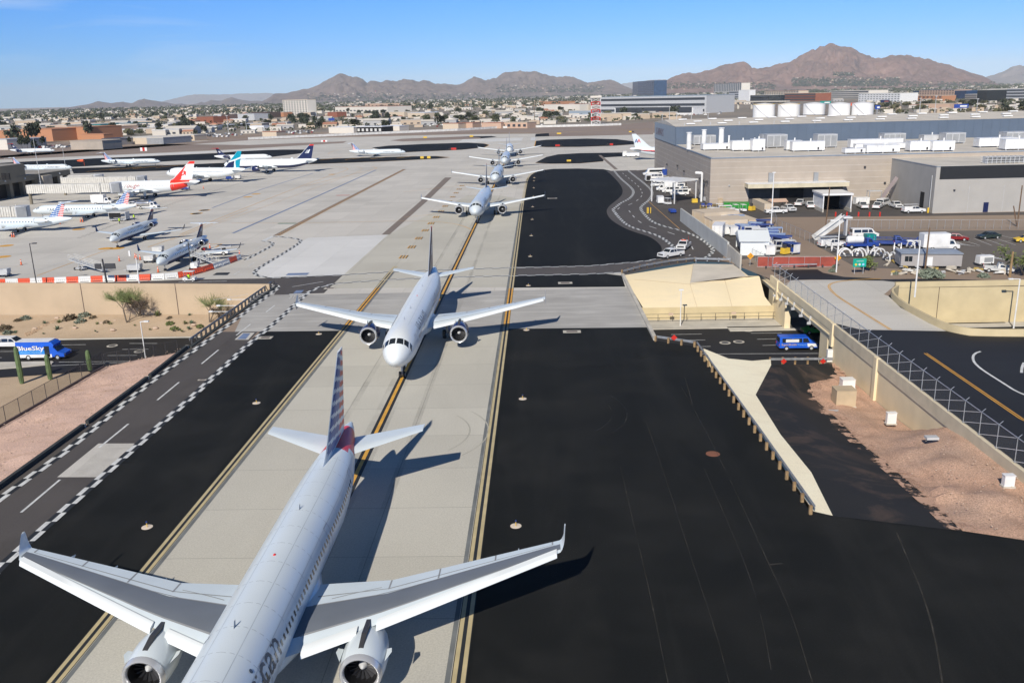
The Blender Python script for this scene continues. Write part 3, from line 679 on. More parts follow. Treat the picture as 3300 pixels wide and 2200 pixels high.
def disc(k,x,y,z,r_,m,name,ring=None,label=None,cat=None,group=None):
    c_=g(k,x,y,z);mb=MB()
    mb.prism([(r_*math.cos(t*PI/10),r_*math.sin(t*PI/10)) for t in range(20)],0,.012,0)
    if ring: mb.prism([(ring*math.cos(t*PI/10),ring*math.sin(t*PI/10)) for t in range(20)],.012,.02,1)
    o=mb.build(name,[m,'dark' if ring else m]);o.location=c_+Vector((0,0,.01));return tag(o,label,cat,group)
for k,x,y,z,lb in (('L',945,690,ZR,'round manhole cover in the sunken road beside the tall light pole'),('L',1175,737,ZR,'round manhole cover in the sunken road right of the light pole base'),('Q',1245,660,ZR,'ringed manhole cover near the far kerb, right part of sunken road'),('Q',1165,760,ZR,'larger manhole cover in middle lane left of the blue van'),('Q',1045,769,ZR,'small manhole cover left of another in the sunken road middle lane')):
    disc(k,x,y,z,.85,'conc','manhole_cover',.55,lb,'manhole')
disc('S',466,411,0,.62,'brown','manhole_cover',None,'rust brown round manhole cover alone on the black right shoulder','manhole').data.materials[0]=P('rust',(.22,.09,.05),.8)
# median island with storm kerb
isl_pts=[g('J',x,y,ZR) for x,y in ((-900,640),(0,622),(880,606),(905,622),(870,650),(400,700),(0,730),(-900,800))]
MB().prism([(p.x,p.y) for p in isl_pts],ZR-.02,ZR+.15).build('median_island','conc',kind='structure')
# tan wall, left
def slopez(x,y):
    zf=-4.4+(x+46)*.0118
    y1=WL(x);t=max(0,min(1,(y-138.3)/max(1,(y1-138.3))));return-5.9+(zf+5.9)*t
def gs(k,x,y):
    z=-5.2
    for _ in range(6):
        p=g(k,x,y,z);z=slopez(p.x,p.y)
    return p
wallr=empty('retaining_wall',(-46.4,WL(-46.4),-6),0,'long tan concrete retaining wall below the apron on the left','wall')
def wallpart(name,x0,x1,z0,z1,y0,y1,mat,par):
    p=[(x0+46.4,WL(x0)-WL(-46.4)-y0),(x1+46.4,WL(x1)-WL(-46.4)-y0),(x1+46.4,WL(x1)-WL(-46.4)+y1),(x0+46.4,WL(x0)-WL(-46.4)+y1)]
    return MB().prism(p,z0+6,z1+6).build(name,mat,par)
wallpart('panel',-230,-46.4,-6.4,.12,0,.45,'tanwall',wallr)
wallpart('cap_band',-230,-46.4,.121,.88,.03,.4,'tanwall',wallr)
for x in (-81.4,-50.6-13,-107): wallpart('expansion_joint',x,x+.12,-6.2,.9,.04,.05,'brown',wallr)
terrain('sand_slope',[(-230,138.3,-5.88),(-46,138.3,-5.88),(-45,WL(-45)-.1,-4.4),(-100,WL(-100)-.1,slopez(-100,200)),(-160,WL(-160)-.1,slopez(-160,200)),(-230,WL(-230)-.1,slopez(-230,200))],[],2.2,'sand',.35,.15)
MB().box((-138,138.15,ZR),(184,.35,.14)).build('kerb','conc',kind='structure')
# pink bank above the road, between fence and service road
fb=g('J',1745,692,-.7);fa=g('J',220,1568,-.9)
fdir=(fa-fb).normalized();fend=fb+fdir*62
cr=[g('L',x,y,z) for x,y,z in ((1555,722,-.2),(1530,748,-.5),(1400,766,-.6),(1250,788,-.6),(1100,818,-.7),(1000,842,-.7))]
terrain('pink_gravel_bank',[(q2.x-.3,q2.y,0)]+cr+[fb,fb+fdir*12,fb+fdir*30,fend,(q6.x,q6.y,0),(q5.x-.2,q5.y,.0),(q4.x-.2,q4.y,0),(q3.x-.2,q3.y,0)],[],.9,'pinkgravel',.28,.35)
mb=MB()
edge=[Vector((q2.x-.3,q2.y,0))]+cr+[fb,fb+fdir*30,fend]
for i,(a,b_) in enumerate(zip(edge,edge[1:])):
    da=Vector((-1.5,3.5,0)) if i < 7 else Vector((-3,0,0));db=Vector((-1.5,3.5,0)) if i+1 < 7 else Vector((-3,0,0))
    mb.poly([a,b_,(b_.x+db.x,b_.y+db.y,-6.1),(a.x+da.x,a.y+da.y,-6.1)])
mb.build('bank_face','pinkgravel',kind='structure')
# stony strip in the sand
def rocks(name,pts_fn,n,rr,mat,label,cat='rocks',kind='stuff'):
    mb=MB()
    for i in range(n):
        p=pts_fn(i);r_=random.uniform(*rr);mb.ball((p[0],p[1],p[2]+r_*.3),(r_,r_*random.uniform(.6,1),r_*.6),nu=5,nv=4,jit=.2)
    o=mb.build(name,mat);tag(o,label,cat,kind=kind);return o
M['rock']=P('tan_rock',(.42,.3,.2),.9,var=.35,scale=2);M['rock2']=P('pink_rock',(.5,.38,.29),.9,var=.25)
def rs(i):
    t=i/150;x=220+(480-220)*t+random.uniform(-14,14);y=600-130*t+random.uniform(-10,10);return gs('L',x,y)
rocks('drainage_rock',rs,150,(.12,.25),'rock','band of small brown stones crossing the sand slope')
for i,(x,y) in enumerate(((480,462),(295,552),(855,505),(970,488),(630,545),(1310,547),(950,562),(1630,520))):
    p=gs('L',x,y);mb=MB();mb.ball((0,0,.15),(.5,.3,.26),nu=8,nv=5,jit=.12)
    o=mb.build('boulder','rock2',smooth=True,edge=25);o.location=p
    tag(o,['tan boulder beside the dark brown bush under the wall','flat pink boulder alone near the stony strip','tan boulder left of the brown agave clump','tan boulder right of the brown agave clump','small pale boulder under a green agave mid slope','wide pale boulder right of the light pole top','dark boulder low on slope left of light pole','small boulder by the agaves near the sparse tree'][i],'boulder')
def pl_rock(i):
    while True:
        t,s=random.random(),random.random();a=fb.lerp(fend,t*.75) if s < 2 else 0
        b_=Vector((q2.x,q2.y,0)).lerp(q5,t);p=a.lerp(b_,random.uniform(.05,.95));p.z=-.75*(1-(p-a).length/(b_-a).length)+.05;return p
rocks('scattered_stones',pl_rock,700,(.03,.09),'rock2','pale stones scattered over the pink gravel bank')
# ---------------------------------------------------------------- desert plants
M['leaf1']=P('agave_green',(.10,.16,.10),.7,var=.35,scale=3);M['leaf2']=P('sage_gray',(.17,.2,.15),.8,var=.3,scale=3)
M['leaf3']=P('dry_brown_leaf',(.13,.1,.06),.85,var=.3,scale=3);M['leaf4']=P('olive_leaf',(.13,.16,.05),.75,var=.4,scale=3)
M['pv']=P('palo_verde_twig',(.22,.26,.1),.7,var=.35,scale=1.5);M['bark']=P('gray_bark',(.16,.13,.1),.9,var=.3,scale=2)
M['cactus']=P('cactus_green',(.1,.15,.06),.75,var=.3,scale=1.5)
def bush(kind,r_,h):
    mb=MB();n=140 if kind != 'agave' else 26
    for i in range(n):
        t=random.uniform(0,2*PI)
        if kind == 'agave':
            u=random.uniform(.2,1.25);d=Vector((math.cos(t)*math.cos(u),math.sin(t)*math.cos(u),math.sin(u)));e=d*r_*random.uniform(.8,1.1);s=Vector((-math.sin(t),math.cos(t),0))*r_*.09
            mb.poly([-s,s,e*.6+s,e,e*.6-s])
        else:
            u=math.acos(random.uniform(0,1));q=random.uniform(.55,1);c_=Vector((math.cos(t)*math.sin(u)*r_*q,math.sin(t)*math.sin(u)*r_*q,math.cos(u)*h*q+.05))
            a=Vector((random.uniform(-1,1),random.uniform(-1,1),random.uniform(-1,1))).normalized()*r_*.22;b_=a.orthogonal().normalized()*r_*.1
            mb.poly([c_-a,c_+b_,c_+a,c_-b_])
    return mb
bl=[('bush',40,560,1.7,1.3,'leaf3','large dark bush at the far left of the sand slope'),('bush',70,590,1.2,.8,'leaf2','gray green bush in front of the large dark bush, far left'),('agave',130,580,.7,.7,'leaf1','green agave left of the road at the far left edge'),('bush',150,490,1.0,.8,'leaf3','brown bush left of the gray round bush by the wall'),
      ('bush',218,472,1.35,1.0,'leaf2','round gray bush beside the wall, left of the drain pipe'),('agave',378,505,.9,.9,'leaf1','green agave below the wall drain pipe'),('agave',500,500,1.0,.8,'leaf4','olive plant below the dark brown bush by the stony strip'),('bush',590,475,1.8,1.4,'leaf3','dark brown spreading bush at the wall foot'),
      ('bush',710,447,1.4,1.1,'leaf2','upper of two round sage bushes at wall foot'),('bush',680,497,1.4,1.1,'leaf2','lower of two round sage bushes at wall foot'),('bush',785,465,1.0,.8,'leaf3','brown bush right of the two sage bushes'),('agave',485,555,1.1,1.1,'leaf1','green agave mid slope above the shuttle bus'),
      ('agave',820,512,.8,.8,'leaf4','olive agave left of the brown clump mid slope'),('bush',900,505,.9,.8,'leaf3','brown agave clump between two boulders'),('agave',932,515,.9,.8,'leaf4','yellow green agave right of the brown clump'),('agave',1325,440,1.4,1.6,'leaf4','prickly pear shrub right of the big feathery tree'),
      ('bush',1432,512,1.0,.8,'leaf4','olive round bush in the row left of the sparse tree'),('bush',1430,468,.8,.7,'leaf3','small straw tuft near the wall right of the prickly pear'),('bush',1470,555,1.0,.8,'leaf4','olive round bush lowest of the row before the sparse tree'),('agave',1558,505,.9,.7,'leaf4','straw coloured tuft left of the sparse tree'),
      ('agave',1615,505,1.0,.9,'leaf1','green agave just left of the sparse tree trunk'),('agave',1590,548,.8,.8,'leaf1','green agave below the sparse tree, left one'),('bush',1685,535,.9,.7,'leaf4','olive bush below the sparse tree, right one'),('agave',1530,570,.7,.6,'leaf4','small olive agave near the road under the row'),('agave',1597,435,.7,.7,'leaf1','tiny green agave at the wall left of the sparse tree'),
      ('agave',130,588,.5,.5,'leaf1','small agave low on the slope above the white minivan'),('agave',367,592,.5,.4,'leaf1','small green tuft beside the stony strip near road'),('agave',805,572,.5,.4,'leaf1','tiny green tuft near road below the olive agave'),('agave',625,530,.5,.5,'leaf4','small olive tuft on a pale boulder mid slope'),('agave',1265,555,.5,.5,'leaf4','small tuft left of the wide pale boulder'),('agave',1135,522,.5,.5,'leaf4','small olive tuft right of the big tree trunk')]
for kd,x,y,r_,h,mt,lb in bl:
    o=bush(kd,r_*.78,h*.75).build('agave' if kd == 'agave' else 'bush',mt);o.location=gs('L',x,y);tag(o,lb,'plant','desert plants on the sand slope')
def feather_tree(base,H,W_,lean,n,label,seedv,mtc='pv'):
    random.seed(seedv)
    t=empty('palo_verde_tree',base,0,label,'tree')
    tr=MB();cr_=MB()
    def grow(p,d,L_,r_,lv):
        q=p+d*L_;tr.tube(p,q,r_,r_*.65,6)
        if lv == 0:
            for k in range(n):
                dd=(d+Vector((random.gauss(0,.55),random.gauss(0,.55),random.gauss(.15,.45)))).normalized();l2=random.uniform(.35,1.0)*H*.27
                s=p.lerp(q,random.random());e=s+dd*l2+Vector((0,0,-.08*l2));sd=dd.orthogonal().normalized()*random.uniform(.012,.03)
                cr_.poly([s-sd,s+sd,e])
                for j in range(3):
                    m_=s.lerp(e,random.uniform(.3,.95));f=m_+Vector((random.gauss(0,.2),random.gauss(0,.2),random.gauss(.08,.2)))*H*.13;cr_.poly([m_-sd,m_+sd,f])
            return
        for k in range(3 if lv > 1 else 4):
            dd=(d+Vector((random.gauss(0,W_),random.gauss(0,W_),random.gauss(0,.2)))).normalized()
            if dd.z < .1: dd.z=.25
            grow(q,dd.normalized(),L_*random.uniform(.6,.85),r_*.6,lv-1)
    for k in range(3):
        grow(Vector((random.uniform(-.3,.3),random.uniform(-.2,.2),0)),(Vector(lean)+Vector((random.gauss(0,.35),random.gauss(0,.3),1))).normalized(),H*.27,.11,2)
    tr.build('trunk','bark',t);cr_.build('crown',mtc,t)
    return t
feather_tree(gs('L',1075,498),ht('L',1075,498,195,-5)*1.35,.5,(.1,0,0),26,'large feathery green tree against the tan retaining wall',3)
feather_tree(gs('L',1180,440),6.4,.5,(.1,0,0),12,'bare twiggy tree behind and right of the large feathery one',5,'leaf3')
feather_tree(gs('L',1765,492),ht('L',1765,492,240,-5)*1.35,.42,(0,0,0),12,'sparse feathery tree near the guardrail on the sand slope',9)
feather_tree(gs('L',1850,470),3.6,.7,(.2,0,0),12,'bare brown shrub tree beside the guardrail corner',12,'leaf3')
random.seed(21)
def saguaro(k,x,y,yt,label):
    b_=g(k,x,y,-6);H=ht(k,x,y,yt,-6)
    mb=MB();n=16;rings=[]
    for i,(f,r_) in enumerate(((0,.8),(.1,.95),(.4,1.05),(.75,1.0),(.92,.85),(.98,.5),(1,.1))):
        rings.append([((.31*r_*(1+.12*(j%2)))*math.cos(2*PI*j/n),(.31*r_*(1+.12*(j%2)))*math.sin(2*PI*j/n),f*H) for j in range(n)])
    mb.loft(rings);o=mb.build('saguaro_cactus','cactus',smooth=True,edge=50);o.location=b_;return tag(o,label,'cactus','cacti beside the black fence')
saguaro('J',370,965,340,'tallest saguaro cactus, at the far left behind the black fence')
saguaro('J',850,895,475,'middle saguaro cactus in front of the shuttle bus nose')
saguaro('J',1520,740,405,'right saguaro cactus at the corner of the black fence')
# ---------------------------------------------------------------- fences, kerb walls, guardrails
M['veil_k']=P('black_chainlink',(.03,.03,.03),.6,alpha=.28);M['veil_s']=P('steel_chainlink',(.3,.31,.32),.5,alpha=.1);M['veil_r']=P('red_windscreen',(.34,.06,.04),.8,var=.25,scale=.5,alpha=.93)
def fence(name,a,b_,n,h,label,mp='dark',mv='veil_k',rails=(1.,),r_=.035,arms=0,group=None,base=None):
    a,b_=Vector(a),Vector(b_);t=empty(name,a,0,label,'fence',group);d=b_-a
    for i in range(n+1):
        p=d*(i/n);m_=MB().tube(p,p+Vector((0,0,h)),r_,n=6)
        if arms: m_.tube(p+Vector((0,0,h)),p+Vector((arms,.1,h+abs(arms)*.8)),r_*.8,n=5)
        m_.build('post',mp,t)
    m_=MB()
    for f in rails: m_.tube(Vector((0,0,h*f)),d+Vector((0,0,h*f)),r_*.8,n=5)
    m_.build('rail',mp,t)
    MB().poly([(0,0,.05),d+Vector((0,0,.05)),d+Vector((0,0,h)),(0,0,h)]).build('chain_link_mesh',mv,t)
    if base: MB().bar(Vector((0,0,-.3)),d+Vector((0,0,-.3)),.3,.9).build('base_kerb',base,t)
    return t
fence('chain_link_fence',fb,fend,26,1.9,'black chain link fence on a brown kerb along the pink bank',base='brown')
fence('chain_link_fence',fb+Vector((.2,.1,0)),g('L',1500,750,-.6),6,1.7,'low black fence across the road edge of the pink bank')
M['kerbdark']=P('dark_stained_kerb',(.035,.04,.04),.8,var=.3);
for (a,b_,lb) in ((g('L',1572,712),g('L',1262,958),'dark stained kerb wall segment farthest up the service road'),(g('L',1238,975),g('L',735,1350),'dark stained kerb wall segment in the middle beside pink gravel'),(g('L',700,1380),q5+(q5-q4).normalized()*14,'dark stained kerb wall segment nearest, running out of the left edge')):
    t=empty('kerb_wall',a,0,lb,'kerb wall','kerb wall segments along the service road');d=b_-a
    MB().bar((0,0,.2),d+Vector((0,0,.2)),.35,.42).build('wall_block','kerbdark',t)
    MB().bar(d*0-d.normalized()*.25+Vector((0,0,.18)),Vector((0,0,.18)),.4,.4).build('end_block','conc',t)
def guardrail(pts,n,side,label,z=0,posts='postwood',hgt=.72,group='guardrails beside the taxiway'):
    pts=[Vector((p[0],p[1],z if len(p) < 3 else p[2])) for p in pts];o0=pts[0].copy()
    t=empty('guardrail',o0,0,label,'guardrail',group);P_=[p-o0 for p in pts]
    cs=cum(P_);tot=cs[-1]
    m_=MB()
    for a,b_ in zip(P_,P_[1:]):
        d=(b_-a).normalized();nn=Vector((-d.y,d.x,0))*side
        for zz,off in ((hgt-.06,.03),(hgt-.16,-.02),(hgt-.26,.03)): m_.bar(a+Vector((0,0,zz))-nn*off,b_+Vector((0,0,zz))-nn*off,.05,.11)
    m_.build('rail','steel',t)
    for i in range(n+1):
        p,nn=at(P_,min(tot*i/n,tot-1e-3),cs);nn=Vector((nn.x,nn.y,0))*side
        c_=Vector((p.x,p.y,0))+nn*.3
        MB().bar(c_+Vector((0,0,-.3)),c_+Vector((0,0,hgt)),.24,.24,up=(nn.x,nn.y,.001)).build('post',posts,t)
    return t
guardrail([(19.5,107.0),(20.15,77.3),(20.4,61.2)],22,-1,'long steel guardrail with timber posts along the right shoulder edge')
tt=guardrail([(14.9,110.1),(19.4,107.1)],3,-1,'short steel guardrail with red diamond across the shoulder corner')
def diamond(par,p,s=.4):
    m_=MB();m_.v=[Vector(p)+Vector(v) for v in ((-s,0,0),(0,0,-s),(s,0,0),(0,0,s),(-s,.03,0),(0,.03,-s),(s,.03,0),(0,.03,s))]
    m_.f=[[0,1,2,3],[7,6,5,4],[0,4,5,1],[1,5,6,2],[2,6,7,3],[3,7,4,0]];m_.m=[0]*6
    m_.build('red_diamond_marker','red',par)
diamond(tt,(2.0,-1.5,.8))
gl=guardrail([(p.x,p.y) for p in (g('F',30,1285),g('F',250,1225),g('F',560,1170),g('F',810,1145))],10,1,'steel guardrail with timber posts curving above the cream slope paving')
guardrail([(p.x,p.y) for p in (g('F',815,1150),g('F',1185,1158))],3,1,'short steel guardrail with gray posts next to the concrete wall end',posts='steel')
gr2=guardrail([g('L',2292,178),g('L',1600,672)],22,1,'blue gray steel guardrail along the bridge edge on the left',posts='dark')
for x,y in ((2075,300),(1990,352),(1930,402)):
    p=g('L',x,y,0.2)-gr2.location;MB().tube(p,p+Vector((-2.6,.2,0)),.05,m=0,n=6).box(p+Vector((-2.9,.2,-.08)),(.6,.3,.2)).build('arm_lamp','white',gr2)
MB().bar(g('L',2330,190),g('L',1600,705),.5,.3).build('bridge_edge_kerb','kerbdark',kind='structure')
# bridge right parapet (low)
mb=MB().bar((14.5,153.0,.1),(14.75,110.3,.1),.5,.5);o=mb.build('low_parapet','conc');tag(o,'low worn concrete parapet at the right edge of the taxiway bridge','parapet')
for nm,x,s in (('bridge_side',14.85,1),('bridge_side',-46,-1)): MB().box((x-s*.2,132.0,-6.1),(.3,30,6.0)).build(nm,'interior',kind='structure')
# ---------------------------------------------------------------- cream slope, wall, pavement and railing on the right
ZS=ZR+.14
yw=g('Q',900,560,ZS).y
zt=lambda k,x,y: gy(k,x,y,yw)
wl0=zt('Q',330,468);wl1=zt('Q',1452,442)
wr=empty('retaining_wall',(wl0.x-6,yw,ZS-.2),0,'cream vertical wall between the sloped paving and the sunken pavement','wall')
MB().box((27+8,.15,0),(66,.3,(wl0.z+wl1.z)/2-ZS+.2)).build('panel','creamwall',wr)
f0,f1,f2,f3,f4=[g('Q',x,y,z) for x,y,z in ((165,188,-.05),(250,217,-.5),(740,260,-.8),(1040,213,-.7),(1345,186,-.4))]
t0,t1,t2=[g('Q',x,y,0) for x,y in ((165,180),(770,82),(1115,86))]
zw=(wl0.z+wl1.z)/2
wb=[Vector((gy('Q',x,455,yw).x,yw-.02,zw)) for x in (332,800,1105,1452)]
mb=MB()
mb.poly([t0,f1,f2,t1]);mb.poly([t1,f2,f3,(f4+Vector((0,0,0))),g('Q',1250,186,-.2),t2]);mb.poly([t0,f0,wb[0],f1]);mb.poly([f1,wb[0],wb[1],f2]);mb.poly([f2,wb[1],wb[2],f3]);mb.poly([f3,wb[2],wb[3],g('Q',1390,365,-2.2),f4])
o=mb.build('sloped_paving','cream_c',kind='structure',smooth=True,edge=180);bm=bmesh.new();bm.from_mesh(o.data);bmesh.ops.remove_doubles(bm,verts=bm.verts,dist=.05);bm.to_mesh(o.data);bm.free()
o=MB().poly([t1,g('Q',740,250,-.75),g('Q',760,245,-.72),g('Q',1240,186,-.25),t2]).build('worn_paving',P('worn_paving',(.58,.53,.45),.9,var=.1,scale=.3),kind='structure');o.location=(0,0,.02)
mb=MB()
for a,b_ in ((t1,f2),(f2,wb[1]),(f3,wb[2]),(f1,f2),(f2,f3)): mb.bar(a+Vector((0,0,.02)),b_+Vector((0,0,.02)),.07,.02)
mb.build('paving_joint','tan',kind='structure')
MB().box((14,(yw+138)/2,ZR-.1),(120,yw-138,.24)).build('pavement','conc',kind='structure')
rl=empty('steel_railing',(wl0.x,yw-1.2,ZS),0,'dark steel railing on the pavement under the cream wall','railing')
Lr=wl1.x-wl0.x
mb=MB()
for h in (1.25,.62,.05): mb.tube((-.5,0,h),(Lr+.5,0,h),.035,n=5)
mb.build('rail','dark',rl)
for i in range(10): MB().tube((i*Lr/9,0,0),(i*Lr/9,0,1.25),.04,n=5).build('post','dark',rl)
for x in (575,1122):
    p=gy('Q',x,490,yw-1.25);MB().box((p.x-rl.location.x,-.05,1.0),(.75,.04,.45)).build('notice','rock2',rl)
# near strip and ramp pad
A0=g('Q',870,868,-.6);A1=g('Q',1075,905,-3.2);A2=g('Q',1280,925,-4.1);A3=g('Q',1442,912,-4.2);A4=g('Q',1447,962,-4.3);A5=g('Q',1312,1220,-4.0);A6=g('Q',1530,1568,-2.7);A7=g('R',200,1170,-1.2);A8=g('R',320,1412,0)
SP=[g(k,x,y,z) for k,x,y,z in (('Q',870,868,-.3),('Q',1075,905,-.6),('Q',1280,925,-.9),('Q',1442,912,-1.1),('Q',1447,962,-1.1),('Q',1312,1220,-.85),('Q',1530,1568,-.6),('R',200,1170,-.35),('R',320,1412,-.01))]
IN=[Vector(p) for p in ((20.3,106.8,-.15),(20.3,100,-.15),(20.35,92,-.15),(20.4,77.3,-.15),(20.5,68,-.12),(20.5,61.6,-.01))]
mb=MB()
for q in ([IN[0],SP[0],SP[1]],[IN[0],SP[1],SP[2],IN[1]],[IN[1],SP[2],SP[3],SP[4]],[IN[1],SP[4],SP[5],IN[2]],[IN[2],SP[5],SP[6],IN[3]],[IN[3],SP[6],SP[7],IN[4]],[IN[4],SP[7],SP[8],IN[5]]): mb.poly(q)
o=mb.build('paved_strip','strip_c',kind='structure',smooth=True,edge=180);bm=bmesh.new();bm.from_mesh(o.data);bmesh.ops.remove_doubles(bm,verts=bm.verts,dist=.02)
for f in bm.faces:
    if f.normal.z < 0: f.normal_flip()
bm.to_mesh(o.data);bm.free()
mb=MB()
for a,b_ in zip(SP[:5],SP[1:5]): mb.poly([a,b_,(b_.x,b_.y,-6.1),(a.x,a.y,-6.1)])
mb.build('strip_side','creamwall',kind='structure')
B0=g('Q',1985,950,-4.3);B=[B0]+[g(k,x,y,z) for k,x,y,z in (('Q',2020,1045,-4.2),('R',350,640,-4.1),('R',190,672,-4.0),('R',225,765,-3.8),('R',370,890,-3.3),('R',470,1000,-2.8),('R',600,1100,-2.2),('R',850,1310,-1.0),('R',1050,1500,0))]
M['pad']=GR('dusty_asphalt',(.018,.018,.018),(.024,.023,.022),(.3,.19,.13),s1=.1,s2=.22,streak=(.7,1,1),amt3=.35,rough=.8,bump=0)
terrain('ramp_pad',[p+Vector((-.1,0,-.03)) for p in SP[4:8]]+[SP[8],(21.7,60.9,0.005),(30.1,58.3,.005)]+B[::-1][0:],[],1.6,'pad',.02,.3)
def foot(k,x,y): return gx(k,x,y,XP-.05)
W0=foot('Q',1990,945);W1=foot('R',300,548);W2=foot('R',565,775);W3=foot('R',700,885);W4=foot('R',785,948);W5=foot('R',965,922)
W6=g('R',1394,1240,0);
bank=B[::-1]+[W0,W1,W2,W3,W4,W5,(XP-.1,76,-.2),(XP-.1,66,-.1),(XP-.1,55,0)]
terrain('brown_gravel_bank',[Vector((p[0],p[1],p[2]+.03)) for p in bank],[g('R',1000,1100,-.2),g('R',800,1050,-1.0),g('R',1200,1300,.4),g('R',950,1250,.1)],.8,'brngravel',.25,.4)
rocks('scattered_stones',lambda i: (lambda t,s: Vector((XP-.3-s*9*t,57+20*t*random.random(),.1)))(random.random(),random.random()),260,(.03,.08),'rock2','pale stones scattered over the brown gravel bank')
tg=guardrail([g('Q',1440,945,-4.3),g('Q',1990,940,-4.3)],5,1,'steel guardrail with two red diamonds closing the lower asphalt pad',group='guardrails beside the taxiway')
for x in (1555,1897): p=g('Q',x,925,-3.7)-tg.location;diamond(tg,(p.x,p.y-.12,.55))
# ---------------------------------------------------------------- overpass: parapet, walls, piers
ov=empty('road_overpass',(XP,100,-6),0,'cream concrete overpass and long fenced parapet crossing the sunken road','overpass')
OX,OY,OZ=XP,100,-6
def op(name,x0,x1,y0,y1,z0,z1,mat='creamsunlit'):
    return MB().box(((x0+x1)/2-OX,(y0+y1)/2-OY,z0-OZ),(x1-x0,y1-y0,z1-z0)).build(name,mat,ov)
yN=gx('Q',1985,700,XP).y;yp1=gx('Q',1925,915,XP).y;yp0=gx('Q',1858,915,XP).y;yf1=gx('Q',1560,590,XP).y;yf0=gx('Q',1452,590,XP).y;yF=gx('Q',1400,300,XP).y
M['parapet']=P('parapet_concrete',(.62,.54,.39),.85,var=.1,scale=.6,bump=.01)
op('parapet',XP-.12,XP+.28,50,yN-.3,-.55,.85,'parapet');op('parapet',XP-.12,XP+.28,yN+.3,146.5,-.25,.85,'creamsunlit')
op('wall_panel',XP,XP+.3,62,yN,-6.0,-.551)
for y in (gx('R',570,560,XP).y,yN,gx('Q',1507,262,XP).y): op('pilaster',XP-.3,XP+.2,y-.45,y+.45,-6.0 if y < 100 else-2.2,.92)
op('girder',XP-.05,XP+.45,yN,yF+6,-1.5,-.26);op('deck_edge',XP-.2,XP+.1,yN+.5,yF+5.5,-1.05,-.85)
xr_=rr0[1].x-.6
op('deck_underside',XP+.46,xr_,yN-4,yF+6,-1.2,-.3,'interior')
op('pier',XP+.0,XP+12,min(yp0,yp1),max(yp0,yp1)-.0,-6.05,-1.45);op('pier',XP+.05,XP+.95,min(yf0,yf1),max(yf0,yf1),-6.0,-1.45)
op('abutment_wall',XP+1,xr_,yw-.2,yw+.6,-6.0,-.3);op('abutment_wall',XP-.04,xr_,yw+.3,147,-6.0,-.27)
for i in range(6):
    p=gx('Q',(1530,1580,1635,1705,1775,1480)[i],(385,420,465,525,590,350)[i],XP-.35);MB().box((-.35,p.y-OY,p.z-OZ-.3),(.5,.3,.35)).box((-.15,p.y-OY,p.z-OZ),(.3,.06,.9)).build('lamp_bracket','lgray',ov)
# fence on the parapet
t=empty('chain_link_fence',(XP+.1,50,.85),0,'galvanised fence with outrigger arms and tie rods on the overpass parapet','fence')
H=2.2;sp=3.05;n=31
rail=MB().tube((0,0,H),(0,sp*n,H),.045,n=6);rail.build('top_rail','steel',t)
for i in range(n+1):
    MB().tube((0,i*sp,0),(0,i*sp,H),.04,n=6).tube((0,i*sp,H),(.32,i*sp,H+.3),.025,n=5).build('post','steel',t)
mb=MB()
for i in range(n-1): mb.tube((0.03,(i+2.1)*sp,.02),(.03,i*sp+.1,H-.05),.03,n=4)
mb.build('tie_rod','white',t)
MB().poly([(.04,0,0),(.04,sp*n,0),(.04,sp*n,H),(.04,0,H)]).build('chain_link_mesh','veil_s',t)
# curved far parapet and wall beyond the overpass
t=empty('curved_parapet',(rr0[1].x,rr0[1].y,0),0,'cream curved parapet wall round the sunken road beyond the overpass','parapet')
pp=smooth([Vector(p[:2]) for p in rr0]+[Vector((190,rr0[-1].y-2))],3)
o0=Vector((rr0[1].x,rr0[1].y))
mb=MB()
rings=[]
for i,p in enumerate(pp):
    a,b_=pp[max(0,i-1)],pp[min(len(pp)-1,i+1)];d=(b_-a).normalized();nn=Vector((-d.y,d.x));q=p-o0
    rings.append([(*(q-nn*.02),0),(*(q+nn*.38),-.9),(*(q+nn*.38),.9),(*(q+nn*.06),.9)])
mb.loft(rings);mb.build('parapet_wall','creamwall',t)
t=empty('retaining_wall',(rr0[0].x,YW2,-6),0,'tall cream retaining wall with stains beyond the curved parapet','wall')
xw0=g('R',690,112,.9).x-t.location.x
MB().box(((140+xw0)/2,.3,0),(140-xw0,.6,6.05)).build('panel','creamwall',t);MB().box(((140+xw0)/2,.22,6.051),(140-xw0,.55,.85)).build('cap_band','creamwall',t)
xj=gy('R',912,200,YW2).x-t.location.x;MB().box((xj,-.02,.4),(.08,.05,6.2)).build('expansion_joint','brown',t)
MB().box((110,YW2-1.3,ZR-.02),(160,2.4,.16)).build('pavement','conc',kind='structure')
# utility cabinets on the gravel
def cabinet(k,x,y,yt,wd,dp,mat,label,z=-4.0,rz=0):
    b_=g(k,x,y,z);H=ht(k,x,y,yt,z)
    t=empty('utility_cabinet',b_,rz,label,'cabinet');MB().box((0,0,.05),(wd,dp,H-.05)).build('body',mat,t);MB().box((0,0,-.1),(wd+.15,dp+.15,.15)).build('plinth','conc',t)
    MB().box((0,0,H),(wd+.08,dp+.08,.05)).build('roof',mat,t);MB().box((0,-dp/2-.02,.25),(wd*.8,.03,H-.45)).build('door',mat,t)
M['spill']=noisy_alpha('dirt_spill',(.55,.35,.25),.7,.46,.54)
mb=MB();eb=smooth([p for p in B[::-1]],2);zb=[Vector(p) for p in B[::-1]]
def zat(v): return min(zb,key=lambda p: (p.x-v.x) ** 2+(p.y-v.y) ** 2).z
def zlin(v):
    best=None
    for a,b_ in zip(zb,zb[1:]):
        d=b_-a;t=max(0,min(1,((v.x-a.x)*d.x+(v.y-a.y)*d.y)/(d.x ** 2+d.y ** 2+1e-6)));q=a+d*t;e=(q.x-v.x) ** 2+(q.y-v.y) ** 2
        if best is None or e < best[0]: best=(e,q.z)
    return best[1]
cs_=cum(eb);L0=cs_[-1]
